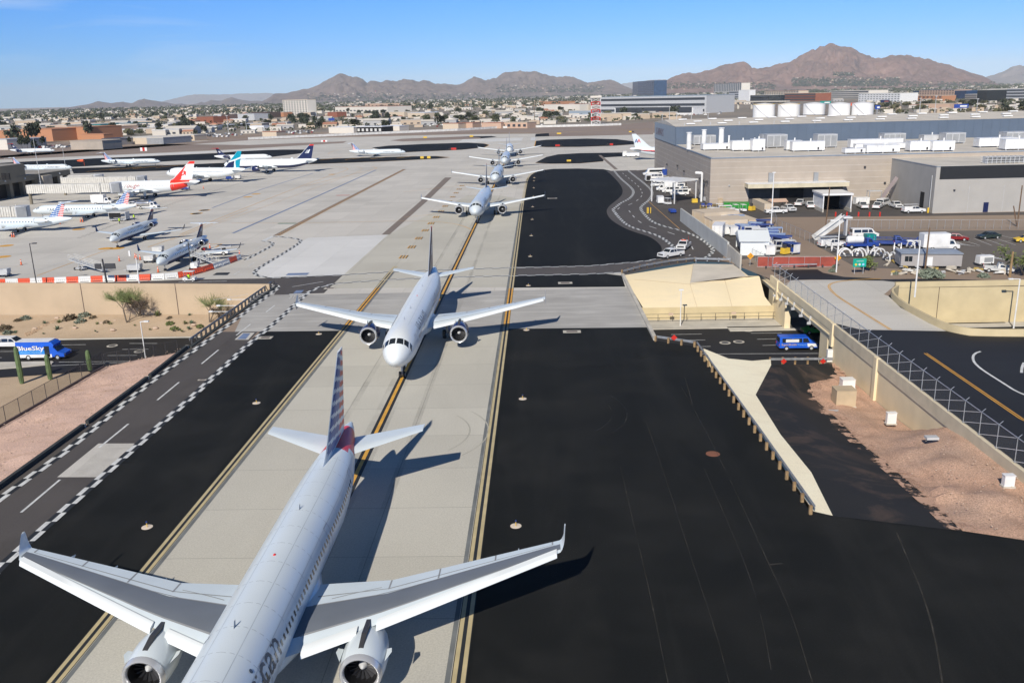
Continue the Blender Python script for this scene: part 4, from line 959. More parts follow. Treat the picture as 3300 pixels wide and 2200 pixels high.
for i in range(60):
    (p,n1),(q,n2)=at(eb,L0*i/60+1e-3,cs_),at(eb,L0*(i+1)/60-1e-3,cs_);w0=1.1
    for sg in (1,):
        mb.poly([(*(p-n1*w0),zlin(p)+.05),(*(q-n2*w0),zlin(q)+.05),(*(q+n2*w0),zlin(q)+.09),(*(p+n1*w0),zlin(p)+.09)])
mb.build('dirt_spill','spill',kind='structure')
cabinet('R',378,790,700,2.2,1.8,'tan','large tan transformer box on the gravel by the cream wall',-3.9);cabinet('R',400,690,645,1.5,1.2,'white','white cabinet behind the tan transformer box',-3.9)
cabinet('R',645,893,835,.95,.5,'white','white cabinet alone at the wall foot mid bank',-3.2);cabinet('R',300,545,482,.7,.5,'white','white cabinet at the overpass wall behind the guardrail',-4.2)
cabinet('R',1302,1245,1185,.8,.5,'white','white cabinet on the gravel near the right picture edge',0)
for k,x,y,lb in (('R',875,975,'flat gray utility lid on top of the gravel bank'),('R',330,830,'flat gray utility lid beside the transformer box')):
    o=MB().box((0,0,-.1),(1.1,.7,.22)).build('ground_hatch','lgray');o.location=g(k,x,y,-.3 if y > 900 else-3.6);tag(o,lb,'lid')
# street lamps
def lamp(k,x,yb,yt,z,label,arm=1,mat='lgray',r_=.09,base=None,arml=1.4):
    b_=g(k,x,yb,z) if base is None else Vector(base);H=ht(k,x,yb,yt,z) if base is None else yt
    t=empty('street_lamp',b_,0,label,'street lamp');MB().tube((0,0,0),(0,0,H),r_,r_*.7,8).build('pole',mat,t)
    MB().bar((0,0,H),(-arml*arm,0,H+.05),.1).build('arm',mat,t);MB().box((-arml*arm,0,H-.05),(.7,.35,.18)).build('lamp_head',mat,t)
    return t
lamp('L',1232,835,487,-6,'pale street lamp standing in front of the sunken road, left',-1,'white',arml=.9)
lamp('Q',655,620,310,ZS,'pale slim street lamp before the cream sloped paving',0,'white',.1)
lamp('K',1090,1590,1020,0,'pale street lamp at the curved parapet in front of the office trailer',1,'white',.13,arml=1.6)
lamp('R',1335,362,85,-6.0,'pale street lamp inside the curved parapet near the right edge',1,'white',.13)
lamp('K',297,1340,815,0,'pale street lamp beside the yellow diamond sign and red screen',1,'white',.12,arml=1.3)
lamp('F',1625,850,190,0,'tall pale lamp pole in front of the loading dock',0,'white',.14)
lamp('E',350,1388,985,0,'dark street lamp behind the red and white barrier, far left',-1,'dark',.1,arml=.9)
# ---------------------------------------------------------------- aircraft
def fin_mats(fn,names):
    return fn,names
def ring(y,rx,rz,cz,n=24,cx=0): return [(cx+rx*math.sin(2*PI*k/n),y,cz+rz*math.cos(2*PI*k/n)) for k in range(n)]
def interp(tab,y):
    for a,b_ in zip(tab,tab[1:]):
        if y <= b_[0]:
            t=(y-a[0])/(b_[0]-a[0]);t=max(0,t)
            return [p+(q-p)*t for p,q in zip(a,b_)]
    return list(tab[-1])
def wing_panel(mb,root,tip,mid=None,th=.12,m=0,mg=None):
    """root/mid/tip: (x, yLE, yTE, z, thickness)"""
    st=[root]+([mid] if mid else [])+[tip];prof=((0,0),(.16,.8),(.34,.95),(.6,.7),(1,.03),(.62,-.35),(.3,-.5),(.08,-.4))
    def rr(s): x,l,t_,z,k=s;c_=t_-l;return [(x,l+p*c_,z+q*k) for p,q in prof]
    R_=[]
    for a,b_ in zip(st,st[1:]):
        for i in range(6): R_.append(rr([p+(q-p)*i/6 for p,q in zip(a,b_)]))
    R_.append(rr(st[-1]))
    n=len(prof)
    mb.loft(R_,m,mf=(lambda a,k: mg if (k in (1,2) and mg is not None) else m))
M['fus_silver']=P('silver_gray_paint',(.68,.75,.79),.28,.05,var=.03,scale=.2);M['fus_gray']=P('pale_gray_paint',(.64,.70,.73),.3,.05,var=.03,scale=.2)
M['fus_white']=P('aircraft_white',(.76,.80,.81),.3,var=.02,scale=.2);M['wing_gray']=P('wing_walk_gray',(.16,.18,.21),.5,var=.06,scale=.5)
M['wing_w']=P('wing_light_gray',(.66,.74,.79),.35,var=.04,scale=.5);M['fan']=P('engine_fan',(.03,.03,.033),.4,.6);M['aa_blue']=P('flag_blue',(.015,.1,.35),.35);M['aa_red']=P('flag_red',(.75,.035,.03),.35)
M['bright_red']=P('bright_red',(.75,.035,.02),.35);M['tealtail']=P('teal_tail',(.0,.28,.4),.35);M['gray_text']=P('dark_gray_lettering',(.07,.09,.12),.4);M['gold']=P('tan_lettering',(.3,.26,.2),.5);M['fl_red']=P('dark_red_lettering',(.35,.05,.05),.5)
LIV={}
M['skinj']=P('skin_joint_gray',(.46,.51,.55),.5)
def flag_tail(u,v):        # u chord 0..1, v height 0..1 -> material index
    s=(v*9+u*1.0)%1.0
    if v < .06: return 1
    if u+(v-.5)*.12 < .6: return 2 if s < .68 else 1
    return 3 if s < .5 else 1
def us_tail(u,v):
    if v > .9: return 3
    if .42 < v < .66 and .3 < u < .66: return 1 if int(v*40)%2 == 0 or u > .55 else 2
    if v < .12 and u < .8: return 2
    return 2
def maple_tail(u,v):
    if v > .86: return 3
    if v > .74: return 1
    x,y=u-.5,v-.42
    # red leaf with white ground: radial star shape
    a=math.atan2(y,x);r_=math.hypot(x*1.25,y*1.5);lf=.2+.09*math.cos(5*(a-PI/2))+.035*math.cos(11*(a-PI/2))
    if r_ < lf: return 1 if x > .02-y*.6 else 3
    return 3 if u+v*.5 < .5 else 1
def teal_tail(u,v):
    if v < .05: return 1
    d=u-(.75-v*.55)
    if abs(v-.5-(u-.5)*.25) < .05: return 1
    if abs(d) < .05 and v < .52: return 1
    if v < .46 and u < .62-.2*v: return 2
    return 3
def aa_old(u,v):
    return 0
def airliner(spec,name,label,liv,group=None):
    """origin at the nose wheel contact point, nose towards -y"""
    pf,pa=spec.get('pf',0),spec.get('pa',0)      # plug lengths ahead of and behind the wing
    body,matsF,tailf,tailm,engm=liv['body'],liv['mats'],liv['tail'],liv['tailm'],liv['eng']
    t=empty(name,label=label,cat='airliner',group=group)
    NG=-5.07
    L_=33.84-6.0+6+pf+pa-.3              # A319 length 33.84 -> overall
    nose=[(0,.03,.03,3.55),(.12,.35,.36,3.55),(.4,.66,.66,3.55),(.8,.95,.93,3.57),(1.4,1.27,1.25,3.62),(2.1,1.52,1.5,3.68),(2.9,1.72,1.74,3.75),(4,1.88,1.93,3.8),(5.4,1.96,2.05,3.82),(7,1.975,2.07,3.83)]
    T0=33.84+pf+pa
    tail=[(T0-13,1.975,2.07,3.83),(T0-10.5,1.88,1.93,3.95),(T0-8,1.68,1.68,4.18),(T0-5.5,1.32,1.35,4.5),(T0-3.4,.95,1.02,4.78),(T0-1.6,.58,.7,5.02),(T0-.5,.34,.42,5.18),(T0,.16,.2,5.25)]
    tab=nose+tail
    stn=[q[0] for q in nose]+[7+(T0-20)*i/10 for i in range(1,10)]+[T0-13+13*i/16 for i in range(17)]
    rings=[]
    for y in stn:
        q=interp(tab,y);rings.append(ring(y+NG,q[1],q[2],q[3],32))
    mb=MB();ff=liv.get('fus')
    mb.loft(rings,0,mf=(lambda a,k: ff((stn[a]+stn[a+1])/2/T0,math.degrees(2*PI*(k+.5)/32)) if ff else 0))
    fus=mb.build('fuselage',[body]+matsF,t,smooth=True,edge=60)
    def S(y,ang,off=.012):       # point on the hull: y aft of the nose, ang degrees from the top, + = port
        q=interp(tab,y);a=R(ang);return Vector(((q[1]+off)*math.sin(a),y+NG,q[3]+(q[2]+off)*math.cos(a)))
    if spec.get('own'):
        m_=MB();y=8.4
        while y < T0-6:
            for k in range(-9,9): m_.poly([S(y-.022,k*14,.006),S(y+.022,k*14,.006),S(y+.022,(k+1)*14,.006),S(y-.022,(k+1)*14,.006)])
            y += 2.13
        for ang in (-58,-22,22,58):
            for k in range(18): y0=7+(T0-15)*k/18;y1=7+(T0-15)*(k+1)/18;m_.poly([S(y0,ang-.4,.006),S(y1,ang-.4,.006),S(y1,ang+.4,.006),S(y0,ang+.4,.006)])
        m_.build('skin_seam','skinj',fus)
    # cockpit glass
    for sd in (1,-1):
        for (ya,yb,aa,ab,ac,ad) in ((1.75,2.62,3,34,3,26),(1.95,2.72,37,62,30,50),(2.35,2.95,66,84,55,70)):
            m_=MB();n=4;I=[]
            for i in range(n+1):
                u=i/n
                I.append([S(ya+(aa+(ab-aa)*u-aa)*.004,sd*(aa+(ab-aa)*u)*1.0+0,.015),S(yb+.004*(ab-aa)*u,sd*(ac+(ad-ac)*u),.015)])
            for i in range(n): m_.poly([I[i][0],I[i+1][0],I[i+1][1],I[i][1]])
            m_.build('cockpit_window','glass',fus)
    # cabin windows (one strip each side), doors
    for sd in (1,-1):
        m_=MB();y=7.2
        while y < T0-9.5:
            m_.poly([S(y-.11,sd*73),S(y+.11,sd*73),S(y+.11,sd*82),S(y-.11,sd*82)]);y += .533
            if spec.get('own') and sd > 0: m_.build('cabin_window','glass',fus);m_=MB()
        if m_.f: m_.build('cabin_window','glass' if not liv.get('winm') else liv['winm'],fus)
        for y in ([5.6,T0-9.0]+([13.2,13.2+13+pa*.2] if pf > 4 else [])):
            m_=MB();h0,h1=56,108
            for (a0,a1,b0,b1) in ((-.42,-.36,h0,h1),(.36,.42,h0,h1),(-.42,.42,h0,h0+1.5)):
                for k in range(6): m_.poly([S(y+a0,sd*(b0+(b1-b0)*k/6)),S(y+a1,sd*(b0+(b1-b0)*k/6)),S(y+a1,sd*(b0+(b1-b0)*(k+1)/6)),S(y+a0,sd*(b0+(b1-b0)*(k+1)/6))])
            m_.build('door',liv.get('doorm','lgray'),fus)
    wy=pf+NG          # wing stations are A319 X values + pf
    # belly fairing
    MB().loft([ring(y+wy,rx,rz,2.5,16) for y,rx,rz in ((9.2,.3,.2),(10.2,1.6,.8),(12,2.2,1.05),(17.5,2.2,1.05),(20,1.5,.7),(21.5,.3,.2))]).build('belly_fairing',liv.get('belly',body),t,smooth=True,edge=60)
    dz=spec.get('tipz',4.35);tx=spec.get('tipx',16.9)
    for sd in (1,-1):
        m_=MB();wing_panel(m_,(sd*1.3,10.5+wy,17.9+wy,2.75,.42),(sd*tx,18.4+wy,19.9+wy,dz,.1),(sd*6.4,13.1+wy,17.6+wy,3.2,.3),mg=1)
        wg=m_.build('wing',['wing_w',liv.get('wpanel','wing_gray')],t,smooth=True,edge=40)
        # slats drawn out on the leading edge, two segments
        def wp(f,c_,dzz=0):     # f span fraction 0..1 , c_ chord offset from leading edge
            if f < .33: u=f/.33;a,b_=(1.3,10.5,2.75,.42),(6.4,13.1,3.2,.3)
            else: u=(f-.33)/.67;a,b_=(6.4,13.1,3.2,.3),(tx,18.4,dz,.1)
            q=[p+(w_-p)*u for p,w_ in zip(a,b_)];return Vector((sd*q[0],q[1]+wy+c_,q[2]+dzz))
        for f0,f1 in ((.08,.255),(.32,.985)):
            m_=MB();rr_=[]
            for i in range(7):
                f=f0+(f1-f0)*i/6;c_=.55*(1-.45*f);rr_.append([wp(f,-c_,-.12),wp(f,-c_*.5,.14),wp(f,.25,.2),wp(f,.1,-.02),wp(f,-c_*.6,-.16)])
            m_.loft(rr_).build('slat','fus_white',wg,smooth=True,edge=50)
        m_=MB()
        def sfc(f,c_,lift=.012):
            if f < .33: u=f/.33;a,b_=(1.3,10.5,17.9,2.75,.42),(6.4,13.1,17.6,3.2,.3)
            else: u=(f-.33)/.67;a,b_=(6.4,13.1,17.6,3.2,.3),(tx,18.4,19.9,dz,.1)
            q=[p+(w_-p)*u for p,w_ in zip(a,b_)];hh=interp([(0,0),(.16,.8),(.34,.95),(.6,.7),(1,.03)],c_)[1]
            return Vector((sd*q[0],q[1]+wy+(q[2]-q[1])*c_,q[3]+q[4]*hh+lift))
        for (fa,ca,fb_,cb,wdt) in ((.06,.165,.98,.165,.012),(.06,.6,.98,.6,.008),(.06,.76,.33,.74,.008),(.33,.74,.74,.72,.012),(.74,.72,.97,.7,.012),(.74,.7,.74,.99,.006),(.33,.72,.33,.99,.004),(.52,.62,.52,.99,.004),(.97,.7,.97,.99,.01),(.12,.68,.3,.8,.006)):
            pv_=None
            for i in range(9):
                f=fa+(fb_-fa)*i/8;c_=ca+(cb-ca)*i/8;w_=wdt if fa != fb_ else 0;e=.003 if fa == fb_ else 0
                q=(sfc(f-e,c_-w_),sfc(f+e,c_+w_))
                if pv_: m_.poly([pv_[0],q[0],q[1],pv_[1]])
                pv_=q
        m_.build('panel_line','gray',wg)
        for x,yl in ((7.6,17.7),(11,18.6),(14,19.4)):
            zz=3.2+(x-6.4)/10.5*(dz-3.2);MB().loft([ring(y+wy,r_*.6,r_,zz-.3,8,sd*x) for y,r_ in ((yl-1.9,.05),(yl-1.2,.26),(yl-.2,.25),(yl+.7,.04))]).build('flap_fairing','wing_w',wg,smooth=True,edge=60)
        if spec.get('wl') == 'big':
            rr_=[]
            for u,(dx,dyy,dz_,c_) in ((0,(0,0,0,1.5)),(1,(.12,.25,.06,1.35)),(2,(.22,.5,.25,1.15)),(3,(.28,.7,.5,.95)),(4,(.31,.95,.8,.7)),(5,(.34,1.2,1.1,.4))):
                rr_.append([(sd*(tx+dx),18.4+wy+dyy,dz+dz_),(sd*(tx+dx+.03),18.4+wy+dyy+c_*.5,dz+dz_+.04),(sd*(tx+dx),18.4+wy+dyy+c_,dz+dz_),(sd*(tx+dx-.05),18.4+wy+dyy+c_*.5,dz+dz_)])
            MB().loft(rr_).build('winglet',liv.get('wlm','fus_white'),wg,smooth=True,edge=50)
        else:
            m_=MB();y0=18.5+wy;x0=sd*16.93
            m_.loft([[(x0,y0+.1,dz-.75),(x0+.05,y0+.9,dz-.75),(x0,y0+1.5,dz-.75)],[(x0,y0-.1,dz),(x0+.07,y0+.8,dz),(x0,y0+1.7,dz)],[(x0+sd*.05,y0+1.2,dz+.95),(x0+sd*.07,y0+1.45,dz+.95),(x0+sd*.05,y0+1.9,dz+.95)]]).build('winglet',liv.get('wlm','fus_white'),wg)
        # engine: nacelle, lip, fan, spinner, core cone, pylon
        ex,ez=sd*5.75,2.05;e0=11.05-1.2+wy
        nac=[(0,1.0),(.08,1.06),(.35,1.13),(1.0,1.21),(1.9,1.22),(2.7,1.12),(3.3,.98)]
        m_=MB().loft([ring(e0+.3+y,r_,r_,ez,24,ex) for y,r_ in nac],cap0=False,cap1=False);m_.loft([ring(e0+.3+3.3,.98,.98,ez,24,ex),ring(e0+3.4,.62,.62,ez,24,ex)],cap0=False,cap1=True)
        en=m_.build('engine',engm,t,smooth=True,edge=50)
        MB().loft([ring(e0+.55,1.14,1.14,ez,28,ex),ring(e0+.3,1.1,1.1,ez,28,ex),ring(e0+.18,1.03,1.03,ez,28,ex),ring(e0+.22,.95,.95,ez,28,ex),ring(e0+.5,.88,.88,ez,28,ex)],cap0=False,cap1=False).build('inlet_lip','lipmetal',en,smooth=True,edge=60)
        MB().loft([ring(e0+.5,.88,.88,ez,24,ex),ring(e0+1.3,.86,.86,ez,24,ex)],cap0=False).build('inlet_duct','fan',en,smooth=True,edge=60)
        m_=MB()
        for k in range(18):
            a=2*PI*k/18;a2=a+.2
            m_.poly([(ex+.2*math.cos(a),e0+1.15,ez+.2*math.sin(a)),(ex+.85*math.cos(a),e0+1.1,ez+.85*math.sin(a)),(ex+.85*math.cos(a2),e0+1.25,ez+.85*math.sin(a2)),(ex+.2*math.cos(a2),e0+1.22,ez+.2*math.sin(a2))])
        m_.build('fan_blade','dark',en);MB().loft([ring(e0+.85,.02,.02,ez,12,ex),ring(e0+1.0,.14,.14,ez,12,ex),ring(e0+1.2,.24,.24,ez,12,ex)]).build('spinner','lgray',en,smooth=True,edge=60)
        MB().loft([ring(e0+3.3,.6,.6,ez,16,ex),ring(e0+4.3,.42,.42,ez,16,ex),ring(e0+5.0,.08,.08,ez,16,ex)]).build('exhaust_cone','silver',en,smooth=True,edge=60)
        m_=MB();w2=.17
        m_.loft([[(ex-w2,e0+y,z0),(ex+w2,e0+y,z0),(ex+w2*.7,e0+y,z1),(ex-w2*.7,e0+y,z1)] for y,z0,z1 in ((1.0,ez+1.05,ez+1.22),(2.0,ez+1.0,ez+1.42),(3.3,ez+.8,ez+1.3),(4.6,ez+.45,ez+1.15),(6.0,ez+.7,ez+.95))]).build('pylon',liv.get('pyl','dark'),en)
        for q in (-1,1): MB().poly([(ex+q*1.2,e0+1.0,ez+.35),(ex+q*1.5,e0+1.6,ez+.5),(ex+q*1.45,e0+2.0,ez+.48),(ex+q*1.18,e0+2.1,ez+.35)]).build('strake',engm,en)
        # stabiliser
        hy=T0-33.84+NG
        m_=MB();wing_panel(m_,(sd*.4,27.9+hy,32.0+hy,4.75,.2),(sd*6.22,31.4+hy,33.0+hy,5.45,.07));m_.build('stabiliser','wing_w',t,smooth=True,edge=40)
        # main gear
        my=11.04+5.07+pf+NG
        m_=MB().tube((sd*3.8,my,.55),(sd*3.6,my,2.7),.14,n=8).tube((sd*3.3,my,.56),(sd*4.3,my,.56),.1).bar((sd*3.7,my,1.3),(sd*3.0,my,2.6),.12)
        gear=m_.build('main_gear','steel',t)
        for dx in (-.46,.46): MB().wheel((sd*3.8+dx,my,.58),.58,.42,n=16).build('wheel',['black','lgray'],gear)
        MB().box((sd*4.25,my,1.0),(.06,1.1,1.5)).build('gear_door',body,gear)
    # nose gear
    gear=MB().tube((0,0,.38),(0,.1,2.3),.1,n=8).tube((-.3,0,.38),(.3,0,.38),.07).bar((0,.1,1.2),(0,1.4,2.1),.09).box((0,-.12,1.35),(.4,.12,.25)).build('nose_gear','steel',t)
    for dx in (-.25,.25): MB().wheel((dx,0,.38),.38,.22,n=14).build('wheel',['black','lgray'],gear)
    for sx in (-.45,.45): MB().box((sx,.9,1.25),(.05,1.6,.75)).build('gear_door',body,gear)
    # fin: grid so the livery can be laid over it
    LEb,LEt,TEb,TEt,zb,ztp=23.9+hy+(.0),31.0+hy,31.2+hy,32.9+hy,5.55,spec.get('finz',12.0)
    nu,nv=26,44;m_=MB();nm=[body]+tailm
    for sd in (1,-1):
        G_=[]
        for j in range(nv+1):
            v=j/nv;l=LEb+(LEt-LEb)*v;
            if v < .14: l -= (1-v/.14) ** 2*1.6
            te=TEb+(TEt-TEb)*v;z=zb+(ztp-zb)*v;th=.17*(1-.55*v)
            z0=z if v > 0 else z-.35
            G_.append([m_._v((sd*th*(math.sin(PI*min(1,(i/nu)) ** .6))*.9+0,l+(te-l)*i/nu,z0)) for i in range(nu+1)])
        for j in range(nv):
            for i in range(nu):
                q=[G_[j][i],G_[j][i+1],G_[j+1][i+1],G_[j+1][i]]
                m_.f.append(q if sd > 0 else q[::-1]);m_.m.append(0 if i == 0 and liv.get('le',1) else tailf((i+.5)/nu,(j+.5)/nv))
        if sd > 0: top1=G_[-1]
        else: m_.f.append(top1+G_[-1][::-1]);m_.m.append(tailf(.6,.99))
    m_.build('tail_fin',nm,t,smooth=True,edge=50)
    # antennas, beacon
    for y,h in ((9,.3),(14.5,.35),(T0-17,.3)): p=S(y,0,-.02);MB().poly([p,p+Vector((0,.35,0)),p+Vector((.0,.4,h)),p+Vector((0,.2,h))]).build('antenna','whitew',fus)
    p=S(16+pf,0,-.03);MB().ball(tuple(p),(.09,.13,.1),nu=8).build('beacon','aa_red',fus)
    # titles
    for txt,y0,ang,size,mt,sds,kw in liv.get('titles',[]):
        for sd in sds:
            m_=MB()
            def fn(s,tt,wd):
                yy=(y0+s) if sd > 0 else (y0+wd-s);return S(yy,sd*(ang-math.degrees(tt/2.0)),.02)
            lettering(m_,txt,size,fn,**kw);m_.build('title_lettering',mt,fus)
    return t
M['lipmetal']=P('inlet_lip_metal',(.7,.71,.73),.25,.5,var=.03)
def aa_fus(u,a):
    a=a if a <= 180 else 360-a
    if u > .965: return 0
    if u > .90: return 1
    if u > .845 and a < (u-.845)/.05*110: return 1
    return 0
def us_fus(u,a):
    a=a if a <= 180 else 360-a;return 1 if a > 128 and u > .06 else 0
def usnavy_fus(u,a):
    a=a if a <= 180 else 360-a;return 1 if a > 122 and .05 < u < .9 else (2 if a > 112 and .05 < u < .9 else 0)
def rouge_fus(u,a):
    a=a if a <= 180 else 360-a;return 1 if (.74-a*.0011 < u < .93-a*.0004) and u > .7 else 0
LV_AA=dict(body='fus_silver',mats=['aa_red'],fus=aa_fus,tail=flag_tail,tailm=['fus_white','aa_blue','aa_red'],eng='fus_silver',titles=[('American',6.6,88,2.3,'gray_text',(1,-1),{})],wlm='fus_silver')
LV_US=dict(body='fus_white',mats=['fus_gray'],fus=us_fus,tail=us_tail,tailm=['fus_white','navy','red'],eng='us_nac',wpanel='wing_w',titles=[('US AIRWAYS',8.6,66,1.25,'gray_text',(1,-1),dict(space=1.05))])
M['us_nac']=P('dark_blue_nacelle',(.012,.02,.09),.22,spec=.6)
LV_US2=dict(LV_US,body='fus_gray');LV_US3=dict(LV_US,body='fus_white',mats=['navy','navy'],fus=usnavy_fus,titles=[('US AIRWAYS',7.0,66,1.3,'gold',(1,-1),{})],winm='lgray',pyl='navy')
LV_WHITE=dict(LV_US,eng='fus_white',titles=[])
LV_RG=dict(body='fus_white',mats=['bright_red'],fus=rouge_fus,tail=maple_tail,tailm=['fus_white','bright_red','bright_red'],eng='fus_white',titles=[('rouge',8.0,92,2.3,'fl_red',(1,-1),dict(shear=.4))],winm='gray')
LV_WJ=dict(body='fus_white',mats=['fus_white'],tail=teal_tail,tailm=['fus_white','navy','tealtail'],eng='fus_white',titles=[],wlm='navy',winm='navy')
A321=dict(pf=5.87,pa=4.8);A320=dict(pf=1.6,pa=2.13);A319=dict()
fl=airliner(dict(A321,wl='big',finz=12.2,tipz=4.45,own=1,tipx=16.55),'airliner','nearest silver airliner with striped red and blue tail, seen from above its tail',LV_AA)
place(fl,(-15.4,28.4,0),R(.6))
u2=airliner(dict(A321,tipz=4.5,own=1),'airliner','white airliner with blue engines right behind the striped tail, crossing the taxiway bridge',LV_US)
place(u2,(-16.07,96.3,0),R(.6))
q_='airliners queuing on the taxiway'
fl['group']=u2['group']=q_
u3=airliner(dict(A321,tipz=4.6),'airliner','third airliner in the taxiway queue, white with pale engines',dict(LV_US2,eng='lgray'),q_);place(u3,(-15.63,221.9,0),R(-1))
u4=airliner(dict(A320,tipz=4.5),'airliner','fourth airliner in the taxiway queue, pale gray, wing over the black island',dict(LV_US2,eng='lgray'),q_);place(u4,(-14.9,310.7,0),R(-.3))
u5=copy_tree(u4);place(u5,(-14.6,392.0,0),0,'fifth airliner in the taxiway queue, between two others, gray nose visible')
u6=airliner(dict(A319,tipz=4.5),'airliner','farthest airliner in the taxiway queue, blue tail, nose light lit',dict(LV_US,eng='gray'),q_);place(u6,(-14.9,467,0),R(1.5))
us=airliner(dict(A321),'airliner','airliner with blue tail and flag seen side on beyond the parked row',LV_US3);place(us,(-138.2,404.5,0),R(-97))
rg=airliner(A319,'airliner','white airliner with red maple leaf tail parked at the jet bridge',LV_RG);place(rg,(-144.8,302.4,0),R(-90))
wj=airliner(dict(A320,wl='big',finz=12.3),'airliner','white airliner with teal and navy tail parked behind the maple leaf tail',LV_WJ);place(wj,(-147.8,362,0),R(-106))
aa=airliner(dict(A320,wl='big'),'airliner','bare metal airliner tail with red and blue letters by the hangar',dict(body='fus_silver',mats=['bright_red','navy'],fus=lambda u,a: (1 if 84 < (a if a <= 180 else 360-a) < 92 else (2 if 92 < (a if a <= 180 else 360-a) < 98 else 0)),tail=lambda u,v: 0,tailm=['aa_red','aa_blue'],eng='fus_silver',titles=[]))
place(aa,(75.5,424,0),R(90))
for txt,dy,mt in (('A',0,'aa_red'),('A',1.5,'aa_blue')):
    for sd in (1,-1):
        m_=MB();lettering(m_,txt,2.4,lambda s,t_,wd: Vector((sd*.22,27.6+dy*.8+(s if sd > 0 else wd-s)-.2,8.0+t_)),bold=.02);m_.build('tail_lettering',mt,aa)
# regional jets
def regional(spec,name,label,liv,group=None):
    t=empty(name,label=label,cat='regional jet',group=group)
    NG=-2.9;L_=spec['L'];wx=spec['wing'];hs=spec['span'];fz=spec['h'];cz=2.35;tz=1.0 if L_ < 30 else 1.12
    nose=[(0,.03,.03,2.0),(.2,.3,.28,2.0),(.7,.6,.56,2.03),(1.4,.88,.82,2.12),(2.3,1.12,1.1,2.22),(3.3,1.27,1.27,2.32),(4.6,1.345,1.345,2.37)]
    tail=[(L_-10.5,1.345,1.345,2.37),(L_-8,1.26,1.24,2.47),(L_-5.5,1.0,1.0,2.7),(L_-3.2,.62,.7,2.95),(L_-1.6,.38,.45,3.1),(L_-.9,.15,.2,3.2)]
    tab=nose+tail;stn=[q[0] for q in nose]+[4.6+(L_-15.1)*i/8 for i in range(1,8)]+[L_-10.5+9.6*i/10 for i in range(11)]
    ff=liv.get('fus');mb=MB();n=24
    mb.loft([ring(y+NG,interp(tab,y)[1],interp(tab,y)[2],interp(tab,y)[3],n) for y in stn],mf=(lambda a,k: ff((stn[a]+stn[a+1])/2/L_,math.degrees(2*PI*(k+.5)/n)) if ff else 0))
    fus=mb.build('fuselage',[liv['body']]+liv['mats'],t,smooth=True,edge=60)
    def S(y,ang,off=.012):
        q=interp(tab,y);a=R(ang);return Vector(((q[1]+off)*math.sin(a),y+NG,q[3]+(q[2]+off)*math.cos(a)))
    for sd in (1,-1):
        for (ya,yb,aa_,ab) in ((1.55,2.4,3,36),(1.75,2.6,40,70)):
            m_=MB();I=[[S(ya+.004*(ab-aa_)*i/4,sd*(aa_+(ab-aa_)*i/4),.015),S(yb+.004*(ab-aa_)*i/4,sd*(aa_+(ab-aa_)*i/4)*.85,.015)] for i in range(5)]
            for i in range(4): m_.poly([I[i][0],I[i+1][0],I[i+1][1],I[i][1]])
            m_.build('cockpit_window','glass',fus)
        m_=MB();y=5.6
        while y < L_-9.5: m_.poly([S(y-.12,sd*70),S(y+.12,sd*70),S(y+.12,sd*84),S(y-.12,sd*84)]);y += .79
        m_.build('cabin_window','glass',fus)
        m_=MB();wing_panel(m_,(sd*.9,wx-2.2,wx+2.9,1.35,.3),(sd*hs,wx+2.4,wx+3.7,1.35+hs*.06,.07),(sd*hs*.35,wx-.7,wx+2.9,1.5,.2),mg=1);wg=m_.build('wing',['wing_w',liv.get('wpanel','wing_w')],t,smooth=True,edge=40)
        zt_=1.35+hs*.06;x0=sd*hs
        MB().loft([[(x0+sd*dx,wx+2.4+dy,zt_+dz),(x0+sd*dx+.04,wx+2.4+dy+c_/2,zt_+dz),(x0+sd*dx,wx+2.4+dy+c_,zt_+dz),(x0+sd*dx-.04,wx+2.4+dy+c_/2,zt_+dz)] for dx,dy,dz,c_ in ((0,0,0,1.3),(.25,.2,.15,1.1),(.42,.55,.6,.85),(.6,.95,1.25,.5))]).build('winglet',liv.get('wlm','fus_white'),wg,smooth=True,edge=50)
        ex,ez=sd*(1.345+.75),3.0;e0=L_-9.6+NG;er=.62 if L_ < 30 else .7
        m_=MB().loft([ring(e0+y,r_*er/.62,r_*er/.62,ez,20,ex) for y,r_ in ((.1,.56),(.3,.61),(1.2,.64),(2.2,.58),(2.9,.46))],cap0=False);en=m_.build('engine',liv['eng'],t,smooth=True,edge=50)
        k_=er/.62
        MB().loft([ring(e0+y,r_*k_,r_*k_,ez,20,ex) for y,r_ in ((.22,.59),(.02,.55),(0,.5),(.15,.46))],cap0=False,cap1=False).build('inlet_lip','lipmetal',en,smooth=True,edge=60)
        MB().loft([ring(e0+.15,.46*k_,.46*k_,ez,16,ex),ring(e0+.6,.44*k_,.44*k_,ez,16,ex)],cap0=False).build('inlet_duct','fan',en);MB().loft([ring(e0+2.8,.42*k_,.42*k_,ez,16,ex),ring(e0+3.5,.3*k_,.3*k_,ez,16,ex)]).build('exhaust_cone','silver',en,smooth=True)
        MB().box((sd*1.3,e0+1.5,ez-.1),(.7,1.5,.2)).build('pylon',liv['body'],en)
        ty=L_-2.6+NG;m_=MB();wing_panel(m_,(sd*.05,ty-.6,ty+1.6,fz,.14),(sd*(3.1 if L_ < 30 else 4.2),ty+1.0,ty+2.0,fz-.05,.05));m_.build('stabiliser',liv.get('stab','fus_white'),t,smooth=True,edge=40)
        my=wx+1.2;gr=MB().tube((sd*1.8,my,.4),(sd*1.6,my,1.5),.1).tube((sd*1.5,my,.4),(sd*2.1,my,.4),.07).build('main_gear','steel',t)
        for dx in (-.24,.24): MB().wheel((sd*1.8+dx,my,.4),.4,.25).build('wheel',['black','lgray'],gr)
    gr=MB().tube((0,0,.25),(0,0,1.3),.07).box((0,-.1,.9),(.25,.08,.15)).build('nose_gear','steel',t)
